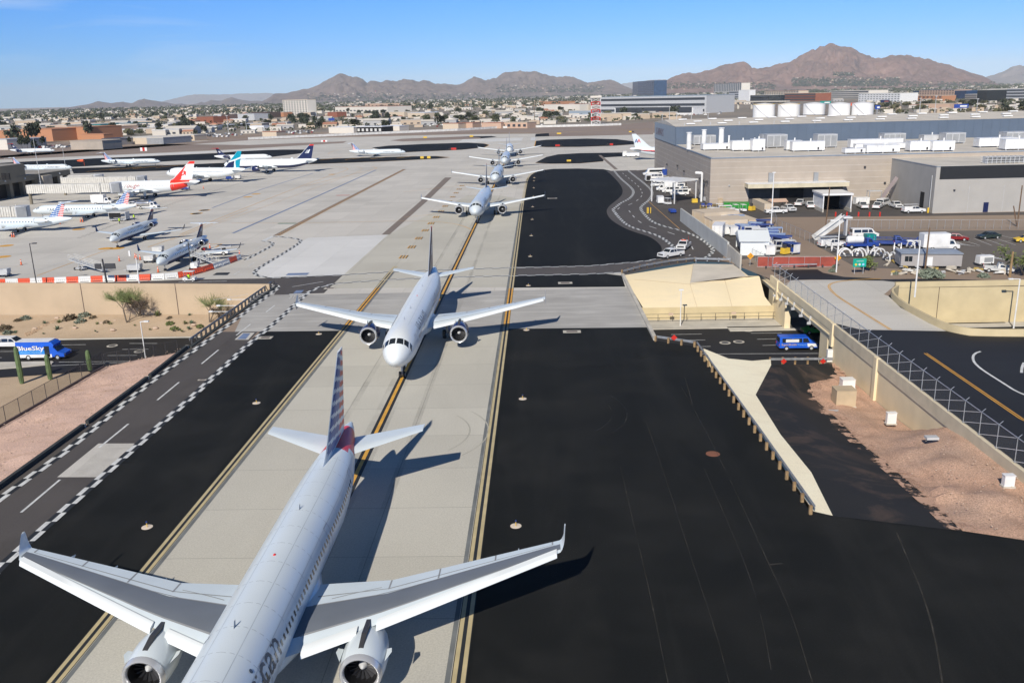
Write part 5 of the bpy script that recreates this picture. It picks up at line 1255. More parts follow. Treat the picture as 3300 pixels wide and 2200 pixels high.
    for dx in (-.16,.16): MB().wheel((dx,0,.25),.25,.15).build('wheel',['black','lgray'],gr)
    tf,nm=liv['tail'],[liv['body']]+liv['tailm'];m_=MB();nu,nv=18,34;y0=L_-7.4+NG
    for sd in (1,-1):
        G_=[]
        for j in range(nv+1):
            v=j/nv;l=y0+4.0*v-(max(0,1-v/.16) ** 2)*1.2;te=y0+4.0+1.4*v;z=3.2+(fz-3.2)*v;G_.append([m_._v((sd*.13*math.sin(PI*(i/nu) ** .7),l+(te-l)*i/nu,z)) for i in range(nu+1)])
        for j in range(nv):
            for i in range(nu):
                q=[G_[j][i],G_[j][i+1],G_[j+1][i+1],G_[j+1][i]];m_.f.append(q if sd > 0 else q[::-1]);m_.m.append(tf((i+.5)/nu,(j+.5)/nv))
    m_.build('tail_fin',nm,t,smooth=True,edge=50)
    MB().loft([ring(L_-3.8+NG,.1,.1,fz,10),ring(L_-3.2+NG,.2,.17,fz,10),ring(L_-1.2+NG,.16,.14,fz,10),ring(L_-.5+NG,.03,.03,fz,10)]).build('fin_bullet',liv.get('stab','fus_white'),t,smooth=True)
    for txt,yy0,ang,size,mt in liv.get('titles',[]):
        for sd in (1,-1):
            m_=MB();lettering(m_,txt,size,lambda s,tt,wd: S((yy0+s) if sd > 0 else (yy0+wd-s),sd*(ang-math.degrees(tt/1.35)),.02));m_.build('title_lettering',mt,fus)
    return t
def exp_tail(u,v): return 3 if v > .84 else (1 if .5 < v < .72 and .35 < u < .68 else 2)
def exp_fus(u,a):
    a=a if a <= 180 else 360-a;return 1 if a > 118 and u > .08 else (2 if a > 108 and u > .08 else 0)
LX=dict(body='fus_gray',mats=['navy','navy'],fus=exp_fus,tail=exp_tail,tailm=['lgray','navy','fl_red'],eng='us_nac',wlm='navy',titles=[('US AIRWAYS EXPRESS',7.0,55,.8,'gray_text')])
LA=dict(body='fus_silver',mats=[],tail=flag_tail,tailm=['fus_white','aa_blue','aa_red'],eng='fus_silver',wlm='fus_silver',titles=[('American Eagle',6.0,98,1.0,'gray_text')])
C2=dict(L=26.8,wing=9.4,span=10.2,h=6.15);C7=dict(L=32.3,wing=13.2,span=11.3,h=7.3);C9=dict(L=36,wing=15.5,span=12.2,h=7.4)
r1=regional(C2,'regional_jet','gray and navy regional jet taxiing at the left, behind a parked twin',LX);place(r1,(-95.6,195.6,0),R(.6))
r2=copy_tree(r1);place(r2,(-72.3,165.6,0),R(0),'gray and navy regional jet parked next to the ramp stairs and orange barrier')
r3=regional(C7,'regional_jet','silver regional jet with striped tail parked beside the fuel truck',LA);place(r3,(-144.2,252.7,0),R(-93))
r4=copy_tree(r3);place(r4,(-149.3,225.3,0),R(-91),'silver regional jet with striped tail, its nose out of the left edge')
r5=copy_tree(r3);place(r5,(-200.5,464.2,0),R(90),'silver regional jet with striped tail taxiing on the far left taxiway')
r6=regional(C7,'regional_jet','white regional jet with dark red topped tail taxiing behind the blue tailed airliner',dict(LX,body='fus_white',mats=['fus_white','fus_white'],tail=us_tail,tailm=['fus_white','navy','red'],eng='navy',stab='red',titles=[]));place(r6,(-146,479.8,0),R(90))
r7=copy_tree(r5);place(r7,(-76.6,498.4,0),R(90),'silver regional jet with striped tail alone on the far middle taxiway')
r8=copy_tree(r5);place(r8,(-233,436,0),R(88),'silver regional jet half hidden behind the terminal roof');r9=copy_tree(r6);place(r9,(-335,610,0),R(90),'white regional jet far off at the left edge near the orange brick hall')
for r_ in (r1,r2,r3,r4,r5,r6,r7,r8,r9): r_['group']='regional jets on the airfield'
# ---------------------------------------------------------------- buildings
M['block']=P('ribbed_block',(.42,.36,.30),.85,var=.06,scale=.3);M['block2']=P('smooth_block',(.40,.385,.36),.85,var=.05,scale=.3)
M['roofg']=P('pale_roof',(.56,.52,.46),.85,var=.12,scale=.15);M['bluemetal']=P('blue_gray_panel',(.10,.135,.19),.5,var=.06,scale=.2);M['bluemetal2']=P('light_blue_panel',(.3,.36,.42),.5,var=.05)
M['solar']=P('dark_louvre',(.02,.021,.023),.5,var=.1,scale=1);M['stripe']=P('pale_band',(.55,.5,.44),.8);M['trimblue']=P('trim_blue',(.2,.25,.32),.6)
M['brickred']=P('red_brick',(.28,.1,.06),.85,var=.1,scale=.2);M['orangebr']=P('orange_brick',(.46,.22,.12),.85,var=.07,scale=.03);M['pinkstone']=P('pale_pink_stone',(.55,.38,.28),.8,var=.05,scale=.03)
M['glassb']=P('blue_curtain_glass',(.02,.055,.13),.15,.2,var=.3,scale=.08,spec=.7);M['termtan']=P('terminal_tan',(.22,.19,.14),.85,var=.08,scale=.3);M['termroof']=P('terminal_roof',(.3,.28,.25),.9,var=.1,scale=.2)
def part(par,name,c,d,mat,top=None,rz=0,mats=None):
    return MB().box(c,d,0,rz,top=top).build(name,mats or mat,par)
hb=empty('hangar_building',(48,251,0),0,'huge gray block hangar building with blue upper band right of the taxiway','hangar')
y2=gx('C',1508,690,48).y-251
W_=150
mb=MB().box((W_/2,y2/2+.0,0),(W_,y2,12.75),0)
mb.build('front_wall_block','block',hb)
MB().box((W_/2,y2/2,12.75),(W_-.6,y2-.6,.08)).build('lower_roof','roofg',hb)
mb=MB()
for z in (1.4,3.1,4.8,6.5,8.2,9.9,11.5): mb.box((W_/2,y2/2,z),(W_+.06,y2+.06,.1))
mb.build('pale_band','stripe',hb)
MB().box((W_/2,y2/2,12.5),(W_+.14,y2+.14,.27)).build('roof_edge','trimblue',hb)
y3=372-251
MB().box((W_/2,(y2+y3)/2,0),(W_,y3-y2,12.6)).build('rear_wall_block','block',hb)
mb=MB()
for z in (1.4,3.1,4.8,6.5,8.2,9.9,11.5): mb.box((W_/2,(y2+y3)/2,z),(W_+.06,y3-y2-.1,.1))
mb.build('pale_band','stripe',hb)
mb=MB()
zt_=18.9
mb.box((W_/2,(y2+y3)/2,12.6),(W_+.3,y3-y2+.2,zt_-12.6)).build('blue_upper_band','bluemetal',hb)
MB().poly([(-.17,y2+.4,12.65),(-.17,y3-.2,12.65),(-.17,y3-.2,zt_-.05),(-.17,y2+.4,zt_-.05)][::-1]).build('light_side_panel','bluemetal2',hb)
mb=MB()
for x in range(0,150,3): mb.box((x,y2-.14,12.8),(.12,.08,zt_-13))
mb.build('panel_rib','bluemetal',hb)
mb=MB();yc=(y2+y3)/2
mb.v=[Vector(v) for v in ((-.2,y2-.2,zt_),(W_,y2-.2,zt_),(W_,yc,zt_+1.6),(-.2,yc,zt_+1.6),(-.2,y3,zt_),(W_,y3,zt_))];mb.f=[[0,1,2,3],[3,2,5,4],[0,3,4]];mb.m=[0]*3
mb.build('gable_roof','roofg',hb)
for (x,y) in [(6+i*11+(j%2)*4,y2+6+j*9) for i in range(13) for j in range(3)]: MB().box((x,y,zt_+.2+1.6*min(1,(y-y2)/(yc-y2))),(3,1.4,.35)).build('skylight','white',hb)
for x in (3,12,22,34,48,60): MB().tube((x,y2+1,zt_),(x,y2+1,zt_+1.3),.12).build('vent_pipe','lgray',hb)
m_=MB();lettering(m_,'US AIRWAYS',3.9,lambda s,t,wd: Vector((-.2,y3-4-s,14.3+t)),bold=.03);m_.build('sign_lettering',P('dark_red_sign',(.12,.03,.05),.5),hb)
# small doors, flues and lamps on the west wall
for y in (18,40,60,84): MB().box((-.05,y,0),(.12,1.2,2.3)).build('door','dark',hb)
for k,x,y in (('F',865,265),('F',895,290),('F',915,305),('F',940,300),('F',690,185),('F',620,125),('F',505,110)):
    p=gx(k,x,y,47.9)-hb.location;MB().box((p.x-.2,p.y,p.z),(.5,.8,.6)).build('wall_vent','dark',hb)
m_=MB().tube((-1.2,6,0),(-1.2,6,8.3),.3,n=10).bar((-1.2,6,8.2),(-3.0,6.6,8.3),.6);m_.build('flue','white',hb)
p=gy('F',1175,330,250.9)-hb.location;MB().ball((p.x,-.15,p.z),(.3,.2,.2)).build('wall_lamp','lgray',hb)
# dock recess and canopy
cx0,cx1=gy('F',1340,370,250.9).x-48,gy('K',375,460,250.9).x-48
cz1,cz0=gy('F',1340,305,247).z,gy('F',1340,362,247).z
MB().box(((cx0+cx1)/2,-2.2,cz0),(cx1-cx0,4.4,cz1-cz0-.3)).build('dock_canopy','cream',hb);MB().box(((cx0+cx1)/2,-2.2,cz1-.29),(cx1-cx0+.1,4.5,.12)).build('canopy_roof','white',hb)
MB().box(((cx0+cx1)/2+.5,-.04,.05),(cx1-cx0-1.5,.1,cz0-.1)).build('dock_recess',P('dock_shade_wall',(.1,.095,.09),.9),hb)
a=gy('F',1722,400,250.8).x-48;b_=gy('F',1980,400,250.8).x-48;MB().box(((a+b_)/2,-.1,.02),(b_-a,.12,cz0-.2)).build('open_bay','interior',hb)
for k,x,y in (('F',1622,310),('F',2110,305)):
    p=gy(k,x,y,250.6);MB().box((p.x-48,-.35,p.z),(1.2,.7,3.0)).build('duct','gray',hb)
for k,x,y in (('K',588,275),('K',908,272),('K',790,435)):
    p=gy(k,x,y,250.8);MB().box((p.x-48,-.2,p.z-.3),(.5,.4,.5)).build('wall_lamp','dark',hb)
# annex
an=empty('annex_building',(97.8,222.7,0),0,'smooth gray annex with long black louvre band, right of the hangar','building')
MB().box((37,14.3,0),(74,28.6,11.5)).build('wall_block','block2',an);MB().box((37,14.3,11.5),(73.4,28,.06)).build('flat_roof','roofg',an);MB().box((37,14.3,11.3),(74.1,28.7,.19)).build('roof_edge','trimblue',an)
l0,l1=gy('K',1350,330,222.6),gy('K',2185,330,222.6);lz0,lz1=gy('K',1350,402,222.6).z,gy('K',1350,272,222.6).z
MB().box(((l0.x+l1.x)/2-97.8+4,-.04,lz0),(l1.x-l0.x+8,.1,lz1-lz0)).build('louvre_band','solar',an)
p=gy('K',1808,690,222.6);MB().box((p.x-97.8,-.05,.05),(1.2,.12,2.4)).build('door','navy',an)
for x in (8.5,17,25): MB().box((x,-.02,.05),(.06,.06,6.6)).build('wall_joint','lgray',an)
MB().box((-.04,6.5,0),(.1,2.2,4.6)).build('open_doorway','interior',an);MB().tube((-.25,1.4,0),(-.25,1.4,9.2),.09).build('lamp_pipe','lgray',an)
p=gy('K',1490,518,222.6);MB().box((p.x-97.8,-.15,p.z),(.4,.3,.35)).build('wall_lamp','dark',an)
mb=MB()
for i in range(9): mb.box((14+i*1.1,5,11.56),(.12,2.6,1.7))
for z in (11.8,12.4,13.1): mb.box((18.4,3.8,z),(10,.12,.12)).box((18.4,6.2,z),(10,.12,.12))
mb.build('roof_pipe_rack','lgray',an)
mb=MB();mb.v=[Vector(v) for v in ((27,4,11.56),(45,4,11.56),(45,12,11.56),(27,12,11.56),(28,8,13.4),(45,8,13.4))];mb.f=[[0,1,5,4],[3,4,5,2],[0,4,3],[1,2,5]];mb.m=[0]*4;mb.build('low_pitched_roof','whitew',an)
st=empty('outdoor_stair',(92.5,245,0),0,'gray outside stair climbing the wall between hangar and annex','stair')
for i in range(16): MB().box((.0+i*.27,0,.3+i*.42),(.3,1.6,.08)).build('tread','gray',st)
MB().bar((0,-.85,.2),(4.4,-.85,7.0),.12,1.0).build('stringer',P('dusky_metal',(.3,.25,.25),.6),st);MB().box((-1,0,3.3),(3.4,2.2,.15)).build('landing','lgray',st)
for x,y in ((-2.6,-1),(-2.6,1),(.6,-1)): MB().tube((x,y,0),(x,y,3.3),.1).build('post','gray',st)
# roof machines
def hvac(k,x0,x1,yb,yt,z,dp,mat,name,label,grp,legs=True,cat='air handler',fan=False):
    a,b_=g(k,x0,yb,z),g(k,x1,yb,z);y=max((a.y+b_.y)/2,252.2);a=gy(k,x0,yb,y);b_=gy(k,x1,yb,y);H=max(1,ht(k,x0,yb,yt,z));w_=b_.x-a.x
    t=empty(name,((a.x+b_.x)/2,y+dp/2,z),0,label,cat,grp);MB().box((0,0,.35),(w_,dp,H-.35)).build('casing',mat,t)
    MB().box((0,0,H),(w_+.1,dp+.1,.06)).build('lid','lgray' if mat != 'white' else 'white',t)
    for sx in (-1,0,1): MB().box((sx*w_*.45,-dp*.45,0),(.18,.18,.36)).build('leg','lgray',t)
    if fan:
        n=max(3,int(w_/1.6))
        for i in range(n): MB().box((-w_/2+(i+.5)*w_/n,-dp/2-.03,.6),(w_/n*.86,.06,H-.9)).build('grille','gray',t)
    else:
        MB().box((w_*.3,-dp/2-.03,.5),(.5,.05,.7)).build('hatch','dark',t);MB().tube((w_*.1,0,H),(w_*.1,0,H+.8),.2).build('vent_cap','white',t);MB().box((-w_*.18,-dp/2-.02,.45),(.05,.05,H-.5)).build('panel_joint','lgray',t)
    return t
ZRf=12.84
gA='white roof units on the hangar'
for i,(k,x0,x1,yb,yt,dp,lb) in enumerate((('C',1740,1990,745,690,5,'long low white duct unit at the left end of the roof'),('C',1985,2150,750,665,3.5,'large white roof unit right of the tall flues'),('C',2155,2260,755,652,3.5,'white roof unit with dark hatch right of the large one'),
        ('D',-20,165,1010,925,3.5,'white roof unit left of first gray cooler pair'),('D',350,480,1008,925,3,'white roof unit behind the long low one, centre left'),('D',400,672,1015,932,3,'long white roof unit with dark hatch, centre left'),('D',890,1330,985,912,3,'longest white roof unit, rear row centre'),('D',935,1385,1000,950,2.5,'long flat white duct before the longest unit'),
        ('K',385,590,160,105,3,'small white unit left of the front pair'),('K',600,935,160,75,3,'white unit nearest the roof edge with dark hatch'),('D',1390,1570,1015,930,3.4,'white roof unit with round ports, left of a twin'),('D',1580,1765,1015,928,3.4,'white roof unit with round ports, right of its twin'),
        ('D',1970,2290,980,902,3.5,'white roof unit with long duct toward the right edge'),('D',2190,2420,1005,912,3.5,'white roof unit cut by the right edge'))):
    hvac(k,x0,x1,yb,yt,ZRf,dp,'white','roof_unit',lb,gA)
gB='gray coolers along the blue wall'
for i,(k,x0,x1,yb,yt,lb) in enumerate((('C',1660,1845,700,620,'gray cooler behind the two tall white flues'),('C',2240,2420,700,612,'gray cooler second from the left along blue wall'),('D',185,355,985,875,'gray cooler third from the left along blue wall'),('D',610,775,985,872,'gray cooler fourth along blue wall, above a long white unit'),('D',1170,1350,960,865,'gray cooler partly behind the longest white unit'),('D',1690,1855,950,860,'gray cooler beside the plain gray box'),('D',2200,2400,940,852,'gray cooler cut by the right edge'))):
    hvac(k,x0,x1,yb,yt,ZRf,5,'lgray','cooling_unit',lb,gB,fan=True,cat='cooler')
hvac('D',1505,1655,945,878,ZRf,4,'lgray','roof_unit','plain gray box unit right of the twin white units',gA)
for (k,x,yb,yt,r_,lb) in (('C',1620,735,598,.8,'short white flue with open top, leftmost on the hangar roof'),('C',1745,735,575,.75,'tall white flue, middle of the three'),('C',1890,735,560,.85,'tallest white flue, right of the three'),('C',1955,735,625,.3,'thin white flue right of the tallest one')):
    b_=g(k,x,yb,ZRf);H=ht(k,x,yb,yt,ZRf);o=MB().tube((0,0,0),(0,0,H),r_,r_*.92,16).tube((0,0,H),(0,0,H+.25),r_*1.15,n=16).build('flue_stack','white',smooth=True,edge=40);o.location=b_;tag(o,lb,'flue','flues on the hangar roof')
# terminal
tb=empty('terminal_building',(-185,290,0),0,'dark tan concourse building with flat roofs at the left edge','terminal')
def tp(name,pts,z0,z1,mat,mt=None):
    return MB().prism([(p[0]+185,p[1]-290) for p in pts],z0,z1,0,1).build(name,[mat,mt or mat],tb)
RZ=7.2
f0_,f1_=g('V',30,400,RZ),g('V',1175,240,RZ);bk=g('V',560,230,RZ)
dv_=(f1_-f0_);L_=f0_-dv_*.9
nrm=Vector((-dv_.y,dv_.x,0)).normalized()*34
tp('roof_slab',[L_,f1_,f1_+nrm,L_+nrm],5.2,RZ,'termtan','termroof')
tp('upper_hall',[g('V',0,190,11.5),g('V',400,140,11.5),g('V',400,140,11.5)+nrm*.7,L_+nrm*.9,L_+nrm*.25],RZ,11.5,'termtan','termroof')
ins=nrm.normalized()*3
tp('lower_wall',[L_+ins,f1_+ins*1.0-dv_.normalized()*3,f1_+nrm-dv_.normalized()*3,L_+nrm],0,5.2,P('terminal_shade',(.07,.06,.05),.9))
for u in (.1,.28,.46,.64,.8,.94,-.1,-.3): 
    p=f0_.lerp(f1_,u)+ins*.15;tp('column',[p,p+dv_.normalized()*1.6,p+dv_.normalized()*1.6+ins*.5,p+ins*.5],0,5.2,'termtan')
tp('stair_tower',[f0_.lerp(f1_,.5)-ins*.6,f0_.lerp(f1_,.64)-ins*.6,f0_.lerp(f1_,.64)+ins,f0_.lerp(f1_,.5)+ins],0,6.4,P('terminal_light_tan',(.42,.37,.3),.85))
for x,y0_,y1_ in ((130,260,360),(235,250,350),(305,255,305)):
    a,b_=g('V',x-15,330,9.2),g('V',x+20,330,9.2);
    MB().box((a.x+185,a.y-290-5.5,8.0),(1.3,.5,2.2)).build('window','interior',tb)
for u in (.03,.3,.82): p=f0_.lerp(f1_,u)-ins*.03;MB().box((p.x+185,p.y-290,6.0),(.7,.4,.5)).build('wall_lamp','lgray',tb)
# jet bridges
M['bridgew']=P('corrugated_white',(.62,.6,.55),.6,var=.12,scale=1)
def jetbridge(a,b_,z0,z1,label,colk=None,rot=True):
    a,b_=Vector(a),Vector(b_);t=empty('jet_bridge',(a.x,a.y,0),0,label,'jet bridge','jet bridges at the concourse');d=b_-a;d.z=0;L_=d.length;u=d.normalized();n_=Vector((-u.y,u.x,0))
    for i,(s0,s1,ww) in enumerate(((0,.52,1.5),(.5,.9,1.35))):
        m_=MB();p0,p1=u*L_*s0,u*L_*s1;m_.bar(p0+Vector((0,0,(z0+z1)/2)),p1+Vector((0,0,(z0+z1)/2)),ww*2,z1-z0)
        k=0;s=0
        ln=(p1-p0).length
        while s < ln:
            c_=p0+u*s
            for q in (-1,1): m_.bar(c_+n_*q*(ww+.06)+Vector((0,0,z0+.1)),c_+n_*q*(ww+.06)+Vector((0,0,z1-.1)),.16,.12)
            s += .75
        m_.build('tunnel_section','bridgew',t)
    c_=u*L_*.95;MB().tube(c_+Vector((0,0,z0-.2)),c_+Vector((0,0,z1+.2)),1.9,n=16).build('rotunda_cab','lgray',t);MB().bar(c_+Vector((0,0,(z0+z1)/2)),c_+n_*-2.6+u*1.2+Vector((0,0,(z0+z1)/2)),2.4,z1-z0).build('cab_canopy','gray',t)
    m_=MB()
    for q in (-1,1): m_.tube(u*L_*.8+n_*q*1.5,u*L_*.8+n_*q*1.5+Vector((0,0,z1+.3)),.18)
    m_.build('lift_column','bridgew',t)
    for q in (-1,1): MB().wheel((u.x*L_*.8+n_.x*q*1.5,u.y*L_*.8+n_.y*q*1.5-.3,.5),.5,.35).build('wheel',['black','lgray'],t)
    MB().tube((0,0,0),(0,0,z0),.5).build('support_column','termtan',t)
    return t
jetbridge(g('V',480,500,6.4),g('V',2020,470,6.4),3.6,6.4,'front white jet bridge reaching the maple leaf airliner')
jetbridge(g('V',1060,375,6.4),g('V',2450,355,6.4),3.6,6.4,'rear white jet bridge reaching the teal tailed airliner')
jetbridge(g('V',1160,345,6),g('V',1680,330,6),3.6,6,'far short jet bridge behind the concourse corner')
jetbridge(g('V',-600,880,5.2),g('V',420,860,5.2),2.6,5.2,'nearest jet bridge cut off by the left edge')
# ---------------------------------------------------------------- city buildings
def bldg(k,x0,x1,yb,yt,dp,wall,roof,label,name='office_building',cat='building',rows=0,cols=0,win='dark_window',band=None,yb1=None,group=None,wf=.5,hf=.45):
    a=g(k,x0,yb);b_=g(k,x1,yb if yb1 is None else yb1);H=ht(k,x0,yb,yt);d=b_-a;w_=d.length;rz=math.atan2(d.y,d.x)
    t=empty(name,a,rz,label,cat,group)
    MB().box((w_/2,dp/2,0),(w_,dp,H)).build('wall',wall,t);MB().box((w_/2,dp/2,H),(w_+.4,dp+.4,max(.4,H*.03))).build('roof',roof,t)
    if rows:
        m_=MB();fh=H/rows;pw=None
        for r_ in range(rows):
            if cols == 0: m_.box((w_/2,-.15,fh*(r_+.3)),(w_*.97,.4,fh*hf)).box((-.1,dp/2,fh*(r_+.3)),(.4,dp*.95,fh*hf))
            else:
                for c_ in range(cols):
                    if pw is None: pw=MB().box((0,0,0),(w_/cols*wf,.3,fh*hf)).build('window',win,t)
                    else: pw=pw.copy();COL.objects.link(pw)
                    pw.location=(w_*(c_+.5)/cols,-.12,fh*(r_+.28))
            if cols == 0: m_.build('window_band',win,t);m_=MB()
    return t
M['dark_window']=P('window_band',(.05,.055,.065),.3);M['off_w']=P('office_white',(.68,.64,.57),.7,var=.05,scale=.02);M['off_c']=P('office_cream',(.6,.5,.38),.7,var=.05,scale=.02);M['tile']=P('tile_roof',(.42,.2,.13),.8,var=.1,scale=.05)
bldg('B',300,505,455,325,20,'off_w','off_c','tall cream hotel block with arched roof top, left of centre','hotel_tower','hotel',9,9,wf=.5,hf=.5)
t=bldg('C',1190,1325,295,168,70,'glassb','bluemetal','dark blue glass office tower on the horizon near the centre','office_tower','tower',9,10,win='navy');t2=bldg('C',1145,1192,290,172,60,'glassb','bluemetal','narrower left half of the blue glass tower pair','office_tower','tower')
bldg('C',890,970,272,210,60,'off_c','off_w','distant tan stepped tower left of the blue glass tower','office_tower','tower',3,3)
bldg('C',1830,2060,272,192,50,'off_w','off_w','wide white hotel with vertical ribs below the big mountain','hotel_tower','hotel',1,16,hf=.8)
bldg('C',2035,2125,345,240,16,'white','white','plain white square tower right of the ribbed hotel','white_tower','tower')
bldg('C',1955,2040,325,248,30,'lgray','off_w','gray low office between ribbed hotel and white tower',rows=4)
bldg('C',2135,2290,350,282,40,'glass','off_w','dark glass low office right of the white tower',rows=3)
bldg('D',165,450,570,510,30,'off_c','tile','cream hotel with rows of windows left of the parking decks','hotel','hotel',4,14);bldg('D',330,595,590,528,40,'brickred','off_c','brown parking deck right of the cream hotel','parking_deck','parking deck',3)
bldg('D',710,1040,575,508,50,'off_w','off_w','white banded parking deck above the tanks','parking_deck','parking deck',4);bldg('D',955,1305,597,530,40,'white','off_w','bright white hotel block right of the parking deck','hotel','hotel',4,14,hf=.3)
bldg('D',1465,1760,570,500,40,'pinkstone','bluemetal','pink stone office with blue glass corners',rows=4,cols=13);bldg('D',1415,1470,545,508,40,'glassb','bluemetal','blue glass end beside the pink stone office');bldg('D',1762,1860,572,505,40,'glassb','bluemetal','blue glass wing right of the pink stone office');bldg('D',1390,1660,590,548,30,'orangebr','off_c','orange low block in front of the pink stone office',rows=2,cols=8)
bldg('D',2030,2420,588,492,50,'lgray','off_w','gray office with four black window bands at right edge',rows=4);bldg('D',1950,2032,600,500,40,'glass','off_w','dark glass end of the banded gray office');bldg('D',1850,1950,585,535,30,'block2','off_w','gray parking deck left of the banded office','parking_deck','parking deck',3)
# rail station style long hall
st_=bldg('C',870,1765,432,300,60,'lgray','bluemetal2','long glazed station hall with white bands beyond the runway','station_hall','station',3,0,hf=.4)
bldg('C',995,1655,445,390,20,'white','white','low white canopy in front of the glazed station hall','station_canopy','canopy',1,0,hf=.8)
# elevated track
et=empty('elevated_track',g('C',1765,395),0,'elevated concrete train track running right from the station','viaduct');a=g('C',2450,395)-et.location
MB().bar((0,0,11),(a.x,a.y,11),9,2.0).build('deck','conc',et)
for i in range(6): p=a*(i+.5)/6;MB().box((p.x,p.y,0),(3,3,10)).build('pier','conc',et)
bldg('C',400,700,415,358,30,'off_w','tile','white long low building with red edge left of the striped tower');bldg('C',705,800,412,360,30,'block','block2','gray block building just left of the striped tower');bldg('C',610,800,450,412,20,'bluemetal2','off_w','pale blue shed in front of the striped tower');bldg('C',360,575,372,335,30,'orangebr','tile','orange roofed building left of the striped tower')
# lattice tower red and white
lt=empty('lattice_tower',g('C',835,527),0,'red and white striped lattice tower beyond the runway','tower');H=ht('C',835,527,285)
for i in range(7):
    m_=MB();z0,z1=H*.93*i/7,H*.93*(i+1)/7;w_=4.2
    for sx in (-1,1):
        for sy_ in (-1,1): m_.bar((sx*w_,sy_*w_,z0),(sx*w_,sy_*w_,z1),.6)
    for s in (-1,1): m_.bar((-w_,s*w_,z0),(w_,s*w_,z1),.35);m_.bar((w_,s*w_,z0),(-w_,s*w_,z1),.35);m_.bar((s*w_,-w_,z0),(s*w_,w_,z1),.35);m_.bar((-w_,s*w_,z1),(w_,s*w_,z1),.45)
    m_.build('lattice_stage','whitew' if i%2 == 0 else 'red',lt)
MB().box((0,0,H*.93),(11,11,H*.07)).build('platform','off_w',lt)
# far left group
bldg('A',180,450,668,570,40,'orangebr','orangebr','big orange brick hall, left block','brick_hall','hall');bldg('A',580,740,655,552,40,'orangebr','orangebr','big orange brick hall, right block','brick_hall','hall');bldg('A',465,580,620,550,40,'pinkstone','off_c','pale pink section between the orange blocks','brick_hall','hall');bldg('A',735,850,605,552,50,'pinkstone','pinkstone','pale pink wing right of the orange brick hall','brick_hall','hall')
bldg('A',80,182,640,568,40,'pinkstone','off_c','pale pink wing left of the orange brick hall','brick_hall','hall');bldg('A',-60,82,645,582,40,'orangebr','orangebr','orange brick block cut off at the left edge','brick_hall','hall');bldg('A',390,565,570,535,80,'pinkstone','off_w','round topped pink block behind the orange hall','brick_hall','hall');bldg('A',690,880,665,610,10,'orangebr','orangebr','low orange wall right of the brick hall','brick_hall','hall')
bldg('A',600,870,738,668,18,'block','block','plain gray brown block shed beside the runway','block_shed','shed');bldg('A',865,1020,700,648,18,'block2','dark','dark flat shed behind the block shed','block_shed','shed');bldg('A',1025,1240,692,640,30,'off_c','off_w','cream gabled shed by the runway, left one','shed','shed');bldg('A',1240,1380,692,640,30,'gray','off_w','gray gabled shed attached to the cream one','shed','shed')
bldg('A',1420,1640,662,618,14,'off_c','off_w','long pale shed with small windows near the runway','shed','shed',1,4);bldg('A',-60,70,740,655,20,'off_w','lgray','white hangar shed at the far left edge','shed','shed');bldg('A',70,215,725,650,20,'gray','lgray','gray shed right of the white one at the left','shed','shed')
bldg('A',1660,1800,515,465,30,'brickred','brickred','dark red round fronted building, left of centre','red_hall','hall');bldg('A',1800,1865,490,448,30,'lgray','lgray','silver gray end bay beside the red hall');bldg('A',1868,2005,492,445,30,'brown','brown','brown middle section right of the red hall');bldg('A',2005,2145,492,440,30,'lgray','lgray','silver corrugated block left of the hotel');bldg('B',30,160,470,425,30,'brown','brown','dark brown block just left of the hotel');bldg('B',160,300,462,425,20,'orangebr','off_w','salmon low building touching the hotel')
bldg('A',2105,2225,582,540,8,'white','white','plain white sign board wall by the car lot','white_board','billboard');bldg('A',1155,2260,590,572,16,'bluemetal','white','very long white canopy with blue strip, left half','parking_canopy','canopy',yb1=528);bldg('A',850,1290,560,530,16,'teal','teal','teal roofed long canopy beyond the brick hall','parking_canopy','canopy',yb1=535)
bldg('B',735,1175,430,380,60,'off_w','tile','long white warehouse right of the hotel','warehouse','warehouse',1,14,hf=.2);bldg('B',985,1190,380,352,40,'pinkstone','off_c','pinkish warehouse behind the long white one','warehouse','warehouse');bldg('B',1190,1315,460,422,30,'off_c','off_w','beige cube warehouse right of the long white one','warehouse','warehouse');bldg('B',1345,1485,470,430,30,'off_c','white','cream warehouse right of the beige cube','warehouse','warehouse');bldg('B',670,750,465,425,20,'brickred','brickred','small dark red shed in front of the long warehouse','warehouse','warehouse')
bldg('B',680,890,600,552,14,'off_w','white','bright white shed row by the runway, left end','shed','shed');bldg('B',880,1130,598,548,16,'interior','white','open front white shed with dark bays by the runway','shed','shed',1,7,win='whitew');bldg('B',1130,1275,580,542,14,'off_w','white','bright white shed row by the runway, right end','shed','shed');bldg('B',1640,1770,565,520,14,'off_c','tile','tan building with dark garage door by the runway','shed','shed');bldg('B',1770,1890,560,515,14,'pinkstone','tile','pink building with brown roof by the runway','shed','shed');bldg('B',1965,2130,560,515,16,'pinkstone','tile','pink building with red roof, left of the long arcade','shed','shed');bldg('B',2130,2350,558,512,16,'pinkstone','off_c','pink arcade building with dark openings','shed','shed',1,5);bldg('B',120,240,628,590,12,'off_c','tile','yellow house with dark roof by the runway','house','house')
bldg('D',1545,1722,665,615,16,'pinkstone','off_c','pale pink flat building among trees behind tanks','shed','shed');bldg('D',1380,1490,650,625,16,'off_w','tile','white low house left of the pale pink building','shed','shed');bldg('D',470,650,750,712,10,'off_c','dark','tan pump house between the second and third tanks','pump_house','shed')
